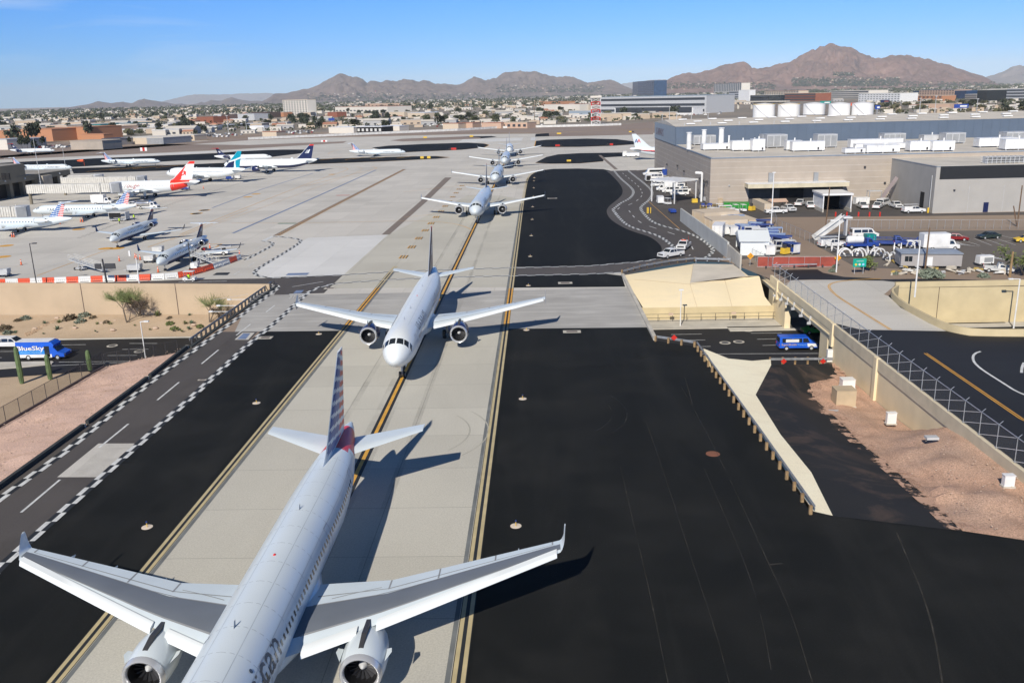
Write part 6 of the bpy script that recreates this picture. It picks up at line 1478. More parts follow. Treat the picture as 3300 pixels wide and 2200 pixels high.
# tanks
M['tankw']=P('tank_white',(.87,.87,.86),.5,var=.03,scale=.1)
for i,(x0,x1,yb,yt,lb) in enumerate(((90,255,740,622,'white fuel tank, first from the left'),(300,468,738,620,'white fuel tank, second from the left'),(512,680,738,616,'white fuel tank, middle of the five'),(725,893,738,615,'white fuel tank, fourth from the left with slanted stair'),(920,1092,735,612,'white fuel tank, fifth, nearest the blue sign'))):
    a,b_=g('D',x0,yb),g('D',x1,yb);c_=(a+b_)/2;r_=(b_-a).length/2;H=ht('D',(x0+x1)/2,yb+4,yt)
    t=empty('fuel_tank',(c_.x,c_.y+r_*.6,0),0,lb,'tank','five white fuel tanks');MB().loft([ring(0,0,0,0,4)]*0+[[(q*math.cos(2*PI*k/32),q*math.sin(2*PI*k/32),z) for k in range(32)] for q,z in ((r_,0),(r_,H),(r_*.5,H+.9),(.1,H+1.4))]).build('shell','tankw',t,smooth=True,edge=30)
    m_=MB()
    for k in range(14): a0=R(200+k*6);a1=R(206+k*6);m_.bar((math.cos(a0)*(r_+.4),math.sin(a0)*(r_+.4),H*(14-k)/14),(math.cos(a1)*(r_+.4),math.sin(a1)*(r_+.4),H*(13-k)/14),.5,.3)
    m_.build('spiral_stair','lgray',t);MB().loft([[(math.cos(2*PI*k/24)*(r_+.1),math.sin(2*PI*k/24)*(r_+.1),z) for k in range(24)] for z in (H,H+.35)],cap0=False,cap1=False).build('top_rail','yellow' if i < 2 else 'lgray',t)
# billboards
def billboard(k,x0,x1,y0,y1,yb,mat,label,mat2=None):
    c_=g(k,(x0+x1)/2,yb);a=gy(k,x0,y1,c_.y);b_=gy(k,x1,y0,c_.y);t=empty('billboard',(c_.x,c_.y,0),0,label,'billboard','billboards');w_=b_.x-a.x
    MB().box((0,0,a.z),(w_,.8,b_.z-a.z)).build('panel',mat,t);MB().tube((0,.3,0),(0,.3,a.z),.7).build('post','gray',t)
    if mat2: MB().box((w_*.15,-.45,a.z+(b_.z-a.z)*.25),(w_*.5,.1,(b_.z-a.z)*.4)).build('artwork_patch',mat2,t)
billboard('D',1755,1878,615,650,700,'blue','blue and white billboard at right among the trees','white');billboard('D',1090,1135,625,660,710,'blue','small blue billboard beside the last tank','white');billboard('D',630,722,590,615,660,'teal','pale teal billboard behind the third tank','white');billboard('D',830,932,605,632,660,'orange','red orange sign behind the fourth tank');billboard('D',1140,1215,580,605,640,'navy','dark billboard right of the white hotel','brickred');billboard('B',680,728,472,495,520,'blue','blue billboard among the parked cars, left of centre')
# ---------------------------------------------------------------- mountains
M['mtn']=GR('desert_mountain',(.24,.15,.125),(.15,.10,.088),(.33,.22,.185),s1=.004,s2=.015,bump=0,grain=.0,rough=.95,amt3=.8);M['mtn_l']=GR('gray_desert_mountain',(.19,.145,.13),(.13,.105,.10),(.27,.205,.17),s1=.004,s2=.012,bump=0,grain=0,rough=.95,amt3=.8)
def mountain(name,sil,D_,depth,mat,label,seedv,rough=1.,base=None):
    P3=[]
    for k,x,y in sil:
        p=gy(k,x,y,D_);P3.append((p.x,max(p.z,2)))
    x0,x1=P3[0][0],P3[-1][0];nx=max(60,min(620,int((x1-x0)/(D_*.0022))));ny=64
    mb=MB();idx=[]
    def prof(x):
        for a,b_ in zip(P3,P3[1:]):
            if x <= b_[0]: t=(x-a[0])/max(1e-6,b_[0]-a[0]);return a[1]+(b_[1]-a[1])*t
        return P3[-1][1]
    hm_=max(p[1] for p in P3)
    for j in range(ny+1):
        v=j/ny            # 0 front foot .. 1 back foot, ridge at .62
        row=[]
        for i in range(nx+1):
            x=x0+(x1-x0)*i/nx;h=prof(x)
            if v < .62: f=(v/.62) ** 1.25
            else: f=((1-v)/.38) ** 1.0
            y=D_+(v-.62)*depth
            sc_=1/(depth*.2)
            q=Vector((x*sc_,y*sc_,seedv));rg=1-abs(noise.noise(q*1.3))*2
            rg2=1-abs(noise.noise(q*3.1+Vector((3,1,0))))*2;rg3=noise.fractal(q*9,1,2,4)
            m_=f*(1-f)*4*.5 if v < .62 else f*(1-f)*2
            z=h*f+h*rough*(.36*(rg-.5)+.34*(rg2-.5)+.24*(1-abs(noise.noise(q*8))*2-.5)+.16*rg3)*m_+h*.05*rg3*(f > .6)
            row.append(mb._v((x*(1+(y-D_)/D_*.9),y,max(z,-5))))
        idx.append(row)
    for j in range(ny):
        for i in range(nx): mb.fan([idx[j][i],idx[j][i+1],idx[j+1][i+1],idx[j+1][i]])
    o=mb.build(name,mat,smooth=True,edge=60,kind='structure');return o
pts_l=[('A',440,452),('A',500,435),('A',560,410),('A',640,372),('A',750,355),('A',825,330),('A',930,347),('A',1030,335),('A',1110,348),('A',1165,322),('A',1210,310),('A',1290,325),('A',1400,340),('A',1470,355),('A',1530,350),('A',1580,368),('A',1620,372),('A',1660,350),('A',1700,335),('A',1720,345),('A',1780,322),('A',1860,328),('A',1945,297),('A',2010,315),('A',2110,330),('A',2170,325),('A',2220,332),('A',2300,345)]
mountain('mountain',pts_l,14500,2600,'mtn_l','',2.3)
pts_m=[('B',90,345),('B',130,325),('B',190,295),('B',220,265),('B',330,262),('B',440,235),('B',520,220),('B',600,190),('B',640,160),('B',690,135),('B',740,105),('B',785,88),('B',830,115),('B',870,130),('B',910,122),('B',960,140),('B',1000,175),('B',1060,155),('B',1110,170),('B',1180,155),('B',1250,165),('B',1290,150),('B',1350,143),('B',1390,155),('B',1430,170),('B',1475,152),('B',1520,160),('B',1580,185),('B',1650,180),('B',1740,195),('B',1800,185),('B',1850,150),('B',1905,125),('B',1950,140),('B',2000,158),('B',2050,140),('B',2090,138),('C',60,88),('C',130,85),('C',170,75),('C',230,85),('C',270,85),('C',325,73),('C',380,97),('C',440,110),('C',510,128),('C',590,120),('C',640,125),('C',700,150),('C',770,175),('C',840,165),('C',900,155),('C',960,148),('C',1010,165),('C',1060,195),('C',1110,215),('C',1160,235)]
mountain('mountain',pts_m,12000,3000,'mtn_l','',5.1)
pts_c=[('C',1300,215),('C',1340,188),('C',1420,170),('C',1440,150),('C',1500,120),('C',1560,100),('C',1620,88),('C',1680,98),('C',1750,75),('C',1810,68),('C',1870,40),('C',1930,20),('C',1980,15),('C',2010,0),('C',2110,2),('C',2140,30),('C',2150,52),('C',2200,55),('C',2290,45),('D',260,282),('D',320,275),('D',380,262),('D',430,235),('D',480,205),('D',540,170),('D',600,150),('D',650,128),('D',700,110),('D',735,105),('D',780,120),('D',830,135),('D',900,145),('D',960,175),('D',1030,205),('D',1100,228),('D',1170,228),('D',1230,208),('D',1320,200),('D',1380,208),('D',1430,215),('D',1500,228),('D',1600,255),('D',1700,280),('D',1800,315),('D',1900,350),('D',2000,378),('D',2090,425),('D',2130,450)]
mountain('mountain',pts_c,9500,2400,'mtn','',8.7,.8)
mountain('far_mountain',[('D',1960,420),('D',2040,385),('D',2130,360),('D',2200,330),('D',2250,300),('D',2310,287),('D',2400,300),('D',2600,330),('D',2900,420)],19000,4000,'mtn_l','',1.1)
mountain('far_mountain',[('A',1250,370),('A',1420,320),('A',1500,300),('A',1640,272),('A',1760,275),('A',1900,275),('A',2050,265),('A',2250,262),('B',300,280),('B',600,330)],34000,5000,'mtn_l','',4.4)
mountain('far_mountain',[('A',-400,460),('A',-100,445),('A',0,452),('A',110,428),('A',200,440),('A',310,420),('A',390,440),('A',500,432),('A',650,440)],26000,4000,'mtn_l','',6.4)
mountain('far_mountain',[('C',900,220),('C',1050,185),('C',1200,162),('C',1300,152),('C',1420,145),('C',1500,160),('C',1700,210)],30000,4000,'mtn_l','',3.3)
# ---------------------------------------------------------------- vehicles
M['car_red']=P('dark_red_car',(.22,.01,.012),.25);M['car_dark']=P('dark_green_car',(.03,.045,.04),.25);M['taxi_green']=P('bright_green_car',(.03,.42,.06),.3);M['busblue']=P('shuttle_blue',(.015,.11,.62),.3);M['buscyan']=P('shuttle_light_blue',(.03,.27,.75),.3)
M['lampw']=P('headlight_glass',(.7,.72,.72),.15);M['tail']=P('tail_light',(.45,.02,.02),.3);M['truckw']=P('truck_white',(.74,.74,.73),.3,var=.03);M['dirtyblue']=P('faded_blue',(.035,.07,.28),.5,var=.2)
M['pale_blue']=P('pale_blue_lettering',(.3,.55,.85),.5)
def veh(name,label,cat,L_,W_,prof,wins,ws,rw,wheels,body,loc=(0,0,0),rz=0.,z0=.92,r_=.36,extra=None,group=None,side='body',tw=.82,sc=1.):
    t=empty(name,loc,rz,label,cat,group,sc)
    zt=max(p[1] for p in prof)
    f=lambda z: 1 if z <= z0 else 1-(1-tw)*(z-z0)/max(.01,zt-z0)
    mb=MB().extr(prof,'x',-W_/2,W_/2,0,f);mb.build('body',body,t)
    for s in (-1,1):
        for w_ in wins:
            m_=MB();pts=[(s*(W_/2*f(z)+.012),y,z) for y,z in w_];m_.poly(pts if s > 0 else pts[::-1]);m_.build('side_window','glass',t)
    for nm,q in (('windscreen',ws),('rear_window',rw)):
        if q:
            (ya,za),(yb,zb)=q;o=-.012 if nm == 'windscreen' else .012;m_=MB();wa,wb=W_/2*f(za)*.9,W_/2*f(zb)*.9
            m_.poly([(-wa,ya+o,za+.01),(wa,ya+o,za+.01),(wb,yb+o,zb+.01),(-wb,yb+o,zb+.01)]);m_.build(nm,'glass',t)
    for y in wheels:
        for s in (-1,1): MB().wheel((s*(W_/2-.1),y,r_),r_,.24,n=14).build('wheel',['black','lgray'],t)
    yf=min(p[0] for p in prof);yb_=max(p[0] for p in prof);zf=max(p[1] for p in prof if p[0] <= yf+.01)-.13
    for s in (-1,1): MB().box((s*W_*.38,yf-.01,zf-.1),(.3,.06,.17)).build('headlight','lampw',t);MB().box((s*W_*.44,yb_+.01,zf-.1),(.14,.06,.25)).build('tail_light','tail',t)
    MB().box((0,yf-.04,.42),(W_*.96,.14,.2)).build('bumper','dark' if name != 'pickup_truck' else 'lgray',t)
    if extra: extra(t)
    return t
def pick_extra(t):
    MB().box((0,1.7,1.152),(1.5,1.75,.02)).build('load_bed','dark',t);MB().box((0,-2.72,.72),(1.35,.05,.28)).build('grille','dark',t)
def pickup(label,loc,rz,col='truckw',ex=pick_extra,group='white pickup trucks'):
    return veh('pickup_truck',label,'pickup',5.4,1.9,[(-2.7,.42),(-2.7,.98),(-2.5,1.08),(-1.35,1.14),(-.75,1.74),(.5,1.78),(.78,1.15),(2.65,1.15),(2.7,.5)],[[(-1.2,1.17),(-.05,1.17),(-.05,1.66),(-.78,1.66)],[(.03,1.17),(.66,1.17),(.45,1.66),(.03,1.66)]],((-1.28,1.2),(-.8,1.69)),((.76,1.2),(.52,1.7)),(-1.75,1.65),col,loc,rz,1.12,.38,ex,group)
def van(label,loc,rz,col='truckw',ex=None,group='white vans'):
    return veh('van',label,'van',5.6,2.0,[(-2.8,.4),(-2.8,.98),(-1.95,1.22),(-1.4,1.98),(2.72,2.05),(2.8,.45)],[[(-1.55,1.25),(-.6,1.25),(-.6,1.85),(-1.25,1.85)],[(-.45,1.25),(.8,1.25),(.8,1.85),(-.45,1.85)],[(.95,1.25),(2.4,1.25),(2.4,1.85),(.95,1.85)]],((-1.9,1.27),(-1.46,1.88)),((2.78,1.25),(2.73,1.85)),(-1.85,1.75),col,loc,rz,1.2,.38,ex,group,tw=.86)
def sedan(label,loc,rz,col,group=None,nm='car',cat='car'):
    return veh(nm,label,cat,4.5,1.8,[(-2.25,.32),(-2.25,.72),(-1.15,.95),(-.4,1.42),(.85,1.45),(1.65,1.02),(2.25,.95),(2.25,.38)],[[(-1.0,.98),(.1,.98),(.1,1.36),(-.4,1.36)],[(.18,.98),(1.45,.98),(.85,1.38),(.18,1.38)]],((-1.1,1.0),(-.45,1.38)),((1.55,1.07),(.92,1.41)),(-1.4,1.4),col,loc,rz,.92,.33,None,group,tw=.78)
def minivan(label,loc,rz,col):
    return veh('minivan',label,'minivan',5.0,1.95,[(-2.5,.35),(-2.5,.82),(-1.55,1.08),(-.7,1.7),(2.0,1.75),(2.42,1.15),(2.5,.4)],[[(-1.35,1.1),(-.3,1.1),(-.3,1.6),(-.72,1.6)],[(-.2,1.1),(.85,1.1),(.85,1.63),(-.2,1.63)],[(.95,1.1),(2.2,1.1),(1.95,1.63),(.95,1.63)]],((-1.5,1.13),(-.78,1.64)),((2.4,1.2),(2.05,1.66)),(-1.6,1.5),col,loc,rz,1.08,.35,None,None,tw=.8)
def place_v(k,x,y,z=0): return g(k,x,y,z)
minivan('white minivan on the sunken road at the left edge',g('L',60,716,ZR)+Vector((0,1.1,0)),R(90),'truckw')
def bus_extra(t):
    # visible side is local -x
    def sp(s,z): return Vector((-1.13,3.55-s,z))
    MB().poly([(-1.135,-1.3,.95),(-1.135,3.6,.95),(-1.135,3.6,1.55),(-1.135,-1.3,1.55)]).build('lower_light_blue_band','buscyan',t)
    m_=MB();lettering(m_,'BlueSky',1.32,lambda s,t_,wd: Vector((-1.15,3.5-s*4.3/wd,1.58+t_*.72)),bold=.03);m_.build('side_lettering','white',t)
    m_=MB();lettering(m_,'Airport Parking',.5,lambda s,t_,wd: Vector((-1.15,3.0-s*3.3/wd,1.12+t_*.75)));m_.build('side_lettering','pale_blue',t)
    MB().poly([(-1.14,-1.55,.5),(-1.14,-.75,.5),(-1.14,-.75,2.2),(-1.14,-1.55,2.2)]).build('door','glass',t)
    MB().box((0,1.0,2.86),(2.1,5.2,.04)).build('roof_panel','white',t)
    MB().box((0,.9,.42),(2.28,5.4,.5)).build('lower_skirt','white',t)
bt=veh('shuttle_bus','blue and white airport parking shuttle bus with large white lettering','bus',7.4,2.25,[(-3.7,.5),(-3.7,1.0),(-2.75,1.3),(-2.15,2.0),(-2.3,2.35),(-1.9,2.75),(-1.3,2.86),(3.65,2.84),(3.7,.5)],[],((-2.72,1.35),(-2.2,1.98)),((3.72,1.6),(3.68,2.4)),(-2.6,1.9),'busblue',g('J',690,578,ZR)+Vector((0,1.15,0)),R(90),2.4,.42,bus_extra,None,tw=.86)
def bluevan_extra(t):
    MB().poly([(-1.01,.0,1.3),(-1.01,1.9,1.3),(-1.01,1.9,1.75),(-1.01,.0,1.75)]).build('side_poster','white',t)
    m_=MB();lettering(m_,'SuperShuttle',.5,lambda s,t_,wd: Vector((-1.02,2.5-s*2.2/wd,.82+t_*.8)));m_.build('side_lettering','yellow',t);m_=MB();lettering(m_,'Transport',.4,lambda s,t_,wd: Vector((-1.02,.2-s*1.3/wd,.82+t_*.8)));m_.build('side_lettering','pale_blue',t)
    MB().poly([(-1.01,-2.7,.55),(-1.01,-1.3,.6),(-1.01,-1.2,1.1),(-1.01,-2.5,1.05)]).build('white_checker_patch','white',t)
van('blue shuttle van with yellow lettering driving out from under the overpass',g('Q',1685,838,ZR)+Vector((0,1.0,0)),R(90),'busblue',bluevan_extra,None)
sedan('bright green car in the shade under the overpass',g('Q',1790,700,ZR)+Vector((1.2,.9,0)),R(-90),'taxi_green')
def amber(t): MB().box((0,-.1,1.8),(1.0,.2,.12)).build('light_bar','orange',t);MB().tube((.8,.6,1.1),(.8,.6,2.6),.02).build('whip_flag','red',t);pick_extra(t)
pickup('white pickup truck in front, turning on the checkered bend',g('F',545,1105),R(-55));pickup('white pickup truck with whip flag following another round the bend',g('F',682,1015),R(-22),ex=amber)
# service yard
gv='vehicles parked along the hangar'
def bus_plain(t):
    for s in (-1,1): MB().poly([(s*1.135,-1.4,1.5),(s*1.135,3.3,1.5),(s*1.135,3.3,2.2),(s*1.135,-1.4,2.2)]).build('side_window','glass',t)
veh('shuttle_bus','white shuttle bus with dark window band, farthest of the row by the hangar','bus',9,2.3,[(-4.5,.5),(-4.5,1.0),(-3.5,1.3),(-2.9,2.0),(-2.6,2.75),(4.4,2.84),(4.5,.5)],[[(-2.2,1.5),(4.0,1.5),(4.0,2.3),(-2.2,2.3)]],((-3.45,1.35),(-2.95,1.98)),None,(-3.2,2.6),'truckw',g('F',370,222),R(-90),2.4,.45,None,gv,tw=.9)
van('white van in the parked row, just below the shuttle bus',g('F',375,262),R(-92),group=gv);van('white van in the row left of the wash canopy',g('F',440,300),R(-95),group=gv);van('white van behind another at the canopy corner',g('F',505,305),R(-95),group=gv);pickup('white covered pickup below the vans, left of canopy',g('F',415,342),R(-95),group=gv);van('white van reaching under the wash canopy',g('F',600,372),R(-95),group=gv)
van('dark windowed white van parked in the shade of the wash canopy',g('F',635,437),R(-90),group=gv)
def boxtruck(label,loc,rz,bx=(2.3,4.2,2.4),body='truckw',box='white',open_=False,group=gv,sc=1.):
    def ex(t):
        MB().box((0,1.35,.75),bx).build('cargo_box',box,t)
        if open_: MB().box((0,1.35+bx[1]/2+.02,.85),(bx[0]*.85,.04,bx[2]*.85)).build('open_doorway','interior',t)
    return veh('box_truck',label,'truck',6.6,2.1,[(-3.2,.45),(-3.2,1.1),(-2.5,1.25),(-2.0,2.1),(-.9,2.15),(-.85,.8),(3.3,.8),(3.3,.55)],[[(-2.2,1.3),(-1.2,1.3),(-1.2,1.95),(-1.85,1.95)]],((-2.45,1.3),(-2.05,2.02)),None,(-2.3,2.0),body,loc,rz,1.3,.42,ex,group,tw=.88,sc=sc)
boxtruck('white box truck in the row, directly left of the canopy posts',g('F',495,388),R(-95))
boxtruck('small white box truck with dark open rear near the hangar corner',g('F',292,285),R(180),open_=True,sc=.8)
def canopy(name,label,k,x0,yb0,x1,yb1,yt,dp,mat,posts=3,cat='canopy',h=None,gable=0):
    a,b_=g(k,x0,yb0),g(k,x1,yb1);H=ht(k,x0,yb0,yt) if h is None else h;d=b_-a;L_=d.length;rz=math.atan2(d.y,d.x)
    t=empty(name,a,rz,label,cat)
    m_=MB();e=.4
    if gable: m_.v=[Vector(v) for v in ((-e,-e,H),(L_+e,-e,H),(L_+e,dp+e,H),(-e,dp+e,H),(-e,dp/2,H+gable),(L_+e,dp/2,H+gable))];m_.f=[[0,1,5,4],[3,4,5,2],[0,4,3],[1,2,5]];m_.m=[0]*4
    else: m_.box((L_/2,dp/2,H),(L_+2*e,dp+2*e,.45))
    m_.build('roof',mat,t)
    for i in range(posts):
        for y in (0,dp): MB().box((L_*i/(posts-1),y,0),(.25,.25,H)).build('post',mat,t)
    return t,L_,H
canopy('wash_canopy','white flat steel canopy standing beside the hangar corner','F',582,528,812,498,290,9,'white',2,h=6.0)
t,L_,H=canopy('drive_through_shelter','white drive through shelter in front of the loading dock','K',160,735,440,730,565,9,'white',2)
MB().box((0,4.5,.9),(.15,9.2,H-.9)).build('side_sheet','white',t);MB().box((L_,4.5,.9),(.15,9.2,H-.9)).build('side_sheet','lgray',t);MB().box((L_/2,9,0),(L_-.3,.1,H)).build('dark_back','interior',t)
for sx in (0,L_): MB().box((sx,4.5,0),(.35,9.4,.88)).build('low_wall','conc',t)
t,L_,H=canopy('tent','white fabric tent with peaked roof by the concrete wall end','F',1300,1085,1595,1086,1000,10,'fus_white',2,'tent',h=2.7,gable=1.5)
MB().box((L_/2,-.02,0),(L_,.05,2.6)).build('end_curtain','fus_white',t);MB().box((-.02,4.5,1.0),(.05,9,1.5)).build('side_curtain','fus_white',t)
o=canopy('shade_tent','small pale pop up tent by the loading dock','F',1645,605,1790,600,548,3,'pinkstone',2,'tent',h=2.3,gable=.7)
# long concrete wall
a,b_=g('F',650,712),g('F',1160,1115);H=ht('F',650,712,575)
t=empty('concrete_wall',a,0,'long plain concrete screen wall running down to the tent','wall');d=b_-a;MB().bar(Vector((0,0,H/2)),d+Vector((0,0,H/2)),.35,H).build('wall_panel',P('pale_concrete_wall',(.5,.5,.47),.8,var=.08,scale=.3),t)
c_=g('F',1298,1222);MB().bar(d+Vector((0,0,H/2-.2)),c_-a+Vector((0,0,H/2-.6)),.3,H-.4).build('wall_panel','conc',t)
def container(label,k,x0,y0,x1,y1,yt,dp,mat,name='shipping_container',group='containers in the service yard',cat='container',h=None):
    a,b_=g(k,x0,y0),g(k,x1,y1);H=ht(k,x0,y0,yt) if h is None else h;d=b_-a;L_=d.length;rz=math.atan2(d.y,d.x);t=empty(name,a,rz,label,cat,group)
    MB().box((L_/2,dp/2,.1),(L_,dp,H-.1)).build('box_shell',mat,t);m_=MB();n=int(L_/.5)
    for i in range(n): m_.box(((i+.5)*L_/n,-.03,.25),(.18,.06,H-.45))
    m_.build('corrugation',mat,t);
    for s in (.25,.75): MB().box((L_*s,-.07,.25),(.05,.05,H-.4)).build('door_bar','lgray',t)
    MB().box((L_/2,dp/2,H),(L_+.06,dp+.06,.06)).build('roof_panel',mat,t)
    return t
container('tan container behind the screen wall, next to its gray lid','F',770,720,905,760,640,9,'off_c',h=2.9);container('cream container behind the screen wall, nearer one','F',900,800,990,850,700,8,'off_c',h=2.9);container('white brick storage box at the near end of the containers','F',985,915,1100,918,800,6,'white',h=3.0)
container('green dumpster container behind the yellow railing','F',1115,585,1390,585,520,3,'green');container('tan container left of the green dumpster','F',1055,548,1105,548,488,8,'tan');container('tan container standing end on before the loading dock','F',1555,620,1635,618,530,12,'off_c');container('cream container with white doors among the baggage carts','F',1385,795,1498,790,705,12,'off_c');container('white pallet boxes against the wall right of the shelter','K',495,660,632,655,590,2,'white')
# railings and bollards
t=empty('yellow_railing',g('F',860,590),0,'yellow pipe railing in front of the green dumpster','railing');d=g('F',1400,580)-g('F',860,590)
m_=MB();[m_.tube((0,0,z),(d.x,d.y,z),.04,n=5) for z in (.55,1.1)];m_.build('rail','yellow',t)
for i in range(9): p=d*i/8;MB().tube(p,p+Vector((0,0,1.1)),.05,n=6).build('post','yellow',t)
def bollard(k,x,y,yt,mat,label,group,r_=.12,h=None):
    b_=g(k,x,y);o=MB().tube((0,0,0),(0,0,ht(k,x,y,yt) if h is None else h),r_,n=10).ball((0,0,ht(k,x,y,yt) if h is None else h),(r_,r_,r_*.6)).build('bollard',mat,smooth=True);o.location=b_;tag(o,label,'bollard',group)
for x,lb in ((288,'yellow bollard nearest the checkered road, left of three'),(300,'yellow bollard in the middle of three at the bend'),(325,'yellow bollard standing right of two others at the bend')): bollard('F',x,630,568,'yellow',lb,'three yellow bollards')
for i,x in enumerate((290,403,521,632,737)): bollard('K',x,777,735,'red',['first','second','third','fourth','fifth'][i]+' red post from the left along the yard kerb','red posts at the yard kerb',.2)
for i,x in enumerate((1140,1150,1220,1228)): bollard('K',x,700+(40 if i > 1 else 0),650+(40 if i > 1 else 0),'yellow',['left yellow bollard at the annex doorway','right yellow bollard at the annex doorway','yellow bollard by the annex corner, left of two','yellow bollard by the annex corner, right of two'][i],'annex bollards')
# baggage carts, tugs, golf carts
def bag_cart(label,loc,rz,mat='white',roof='white',cur='dirtyblue',group='baggage carts behind the screen wall',sc=1.):
    t=empty('baggage_cart',loc,rz,label,'baggage cart',group,sc);MB().box((0,0,.35),(1.7,3.2,.15)).build('deck','lgray',t);MB().box((0,0,2.05),(1.75,3.3,.12)).build('roof',roof,t)
    for sx in (-1,1):
        for sy_ in (-1,1): MB().box((sx*.8,sy_*1.55,.5),(.08,.08,1.55)).build('post',mat,t);MB().wheel((sx*.7,sy_*1.15,.25),.25,.15,n=10).build('wheel',['black','lgray'],t)
    for sy_ in (-1,1): MB().box((0,sy_*1.57,.5),(1.6,.05,1.5)).build('end_panel',mat,t)
    if cur: MB().box((-.82,.4,.9),(.04,2.2,1.1)).build('curtain',cur,t)
    return t
bcs=[(1125,635,90,'white','white roofed cart, farthest of the cart cluster'),(1100,690,85,'white','white cart behind the blue box cart'),(1125,750,0,'white','white baggage cart with open side left of cream container'),(1180,745,10,'pale','pale blue roofed cart beside the open white one'),(1240,800,85,'pale','pale blue roofed cart, dark opening facing the tent'),(1125,862,0,'white','closed white cart box, left of a matching pair'),(1205,872,5,'white','closed white cart box, right of a matching pair'),(1318,850,60,'pale','blue topped cart directly behind the tent'),
       (1375,870,85,'pale','blue topped cart with dark interior above the tent peak'),(1455,830,60,'pale','blue topped cart with dark curtains, right of tent peak'),(1560,852,85,'navy','dark curtained cart at the dirt verge'),(1625,925,85,'pale','white framed cart above the truck cab'),(1690,960,70,'pale','white roofed cart behind the blue covered carts'),(1730,1000,20,'navy','blue covered cart near the red screen'),(1600,1085,0,'white','white cart with small windows beside the tent front')]
M['roofblue']=P('pale_blue_roof',(.3,.4,.6),.4)
first={}
for x,y,rz,kd,lb in bcs:
    if kd not in first: first[kd]=bag_cart(lb,g('F',x,y),R(rz),roof={'white': 'white','pale': 'roofblue','navy': 'dirtyblue'}[kd],cur={'white': None,'pale': 'dirtyblue','navy': 'navy'}[kd])
    else: place(copy_tree(first[kd]),g('F',x,y),R(rz),lb)

more=[(1160,665,88,'white','white cart squeezed behind the blue roofed carts'),(1210,700,80,'pale','blue roofed cart left of the cream container, rear'),(1260,745,86,'pale','blue roofed cart touching the cream container'),(1080,812,2,'white','white cart tucked behind the closed pair'),(1500,900,80,'white','white cart right of the tent ridge'),(1540,800,75,'navy','blue cart by the cream container doors'),(1660,890,84,'pale','blue topped cart high on the dirt verge side'),(1760,985,70,'navy','blue covered cart, rightmost of the cluster'),(1010,660,40,'white','white cart near the blue tug and wall'),(1420,880,80,'white','white framed cart behind the tent peak'),(1840,1065,30,'navy','dark blue cart at the right end behind the red screen')]
for x,y,rz,kd,lb in more: place(copy_tree(first[kd]),g('F',x,y),R(rz),lb)
van('white van between the box truck and the hangar wall',g('F',585,340),R(-95),group=gv);van('white van nearest the canopy front post',g('F',545,408),R(-95),group=gv);pickup('white pickup in the shadow behind the canopy',g('F',700,400),R(-90));boxtruck('blue covered box truck behind the small white one',g('F',470,235),R(-95),body='truckw',box='blue',sc=.9);pickup('white pickup behind the shelter, left side',g('K',30,690),R(170));pickup('white pickup far right of the dock canopy',g('K',560,695),R(175));van('white van close to the annex corner',g('K',770,668),R(140),group='white vans')
for i,(x,y,mt_,lb) in enumerate(((850,430,'dark','dark machine beside the white flue at the hangar corner'),(880,470,'gray','gray compressor box at the hangar corner'),(800,520,'yellow','yellow drum rack at the foot of the canopy'),(930,500,'lgray','pale crate at the hangar corner by the yellow railing'),(1420,605,'yellow','yellow drum right of the green dumpster'),(1490,890,'yellow','yellow tank among the carts behind the tent'),(1780,1075,'scrapy','yellow lifting arm base behind the red screen'),(1880,1070,'blue','blue tarp bundle at the right end of the red screen'))):
    t=empty('yard_machine',g('F',x,y),random.uniform(0,1),lb,'machine','small machines in the yard');MB().box((0,0,.2),(1.6,1.1,1.1),tx=.9).build('housing',M.get(mt_,M['yellow']),t);MB().box((-.2,0,1.3),(.6,.5,.7)).build('top_box','dark' if mt_ != 'dark' else 'lgray',t);MB().box((0,0,0),(1.7,1.2,.2)).build('skid','black',t)
rk=empty('steel_rack',g('F',1770,1045),R(5),'open white rack frame with shelves behind the red screen','rack')
for z in (.2,1.2,2.2): MB().box((0,0,z),(4,1.6,.1)).build('shelf','whitew',rk)
for sx in (-1,1):
    for sy_ in (-1,1): MB().box((sx*1.95,sy_*.75,0),(.1,.1,2.3)).build('post','white',rk)
def tug(label,loc,rz,mat='blue',group='baggage tugs',cat='tug'):
    t=empty('baggage_tug',loc,rz,label,cat,group);MB().extr([(-1.5,.3),(-1.5,.95),(-.3,1.0),(-.25,.6),(.5,.6),(.55,1.0),(1.4,.95),(1.4,.3)],'x',-.75,.75).build('body',mat,t);MB().box((0,.3,.62),(1.0,.5,.2)).build('seat','black',t)
    for y in (-1.0,.9):
        for s in (-1,1): MB().wheel((s*.7,y,.3),.3,.2,n=10).build('wheel',['black','lgray'],t)
    MB().tube((-.2,-.4,1.0),(-.25,-.1,1.35),.03).build('steering_column','dark',t);return t
tg1=tug('blue baggage tug alone in the yard beside the bend',g('F',558,625),R(5));place(copy_tree(tg1),g('F',875,648),R(40),'blue baggage tug behind the screen wall end');place(copy_tree(tg1),g('F',930,560),R(80),'small tug near the yellow railing corner')
o=bag_cart('blue box cart with white mark behind the screen wall',g('F',1010,705),0,'blue','blue','blue')
def golf(label,loc,rz,group='white golf carts'):
    t=empty('golf_cart',loc,rz,label,'golf cart',group);MB().extr([(-1.1,.3),(-1.1,.75),(-.7,.8),(-.6,.45),(.2,.45),(.25,.8),(1.1,.8),(1.1,.3)],'x',-.55,.55).build('body','white',t);MB().box((0,0,1.85),(1.15,1.9,.07)).build('roof','white',t);MB().box((0,.35,.8),(1.0,.4,.12)).build('seat','dark',t)
    for sx in (-1,1):
        for y in (-.8,.8): MB().tube((sx*.5,y,.7),(sx*.5,y*.95,1.85),.025).build('post','lgray',t);MB().wheel((sx*.5,y*.9,.22),.22,.16,n=10).build('wheel',['black','lgray'],t)
    return t
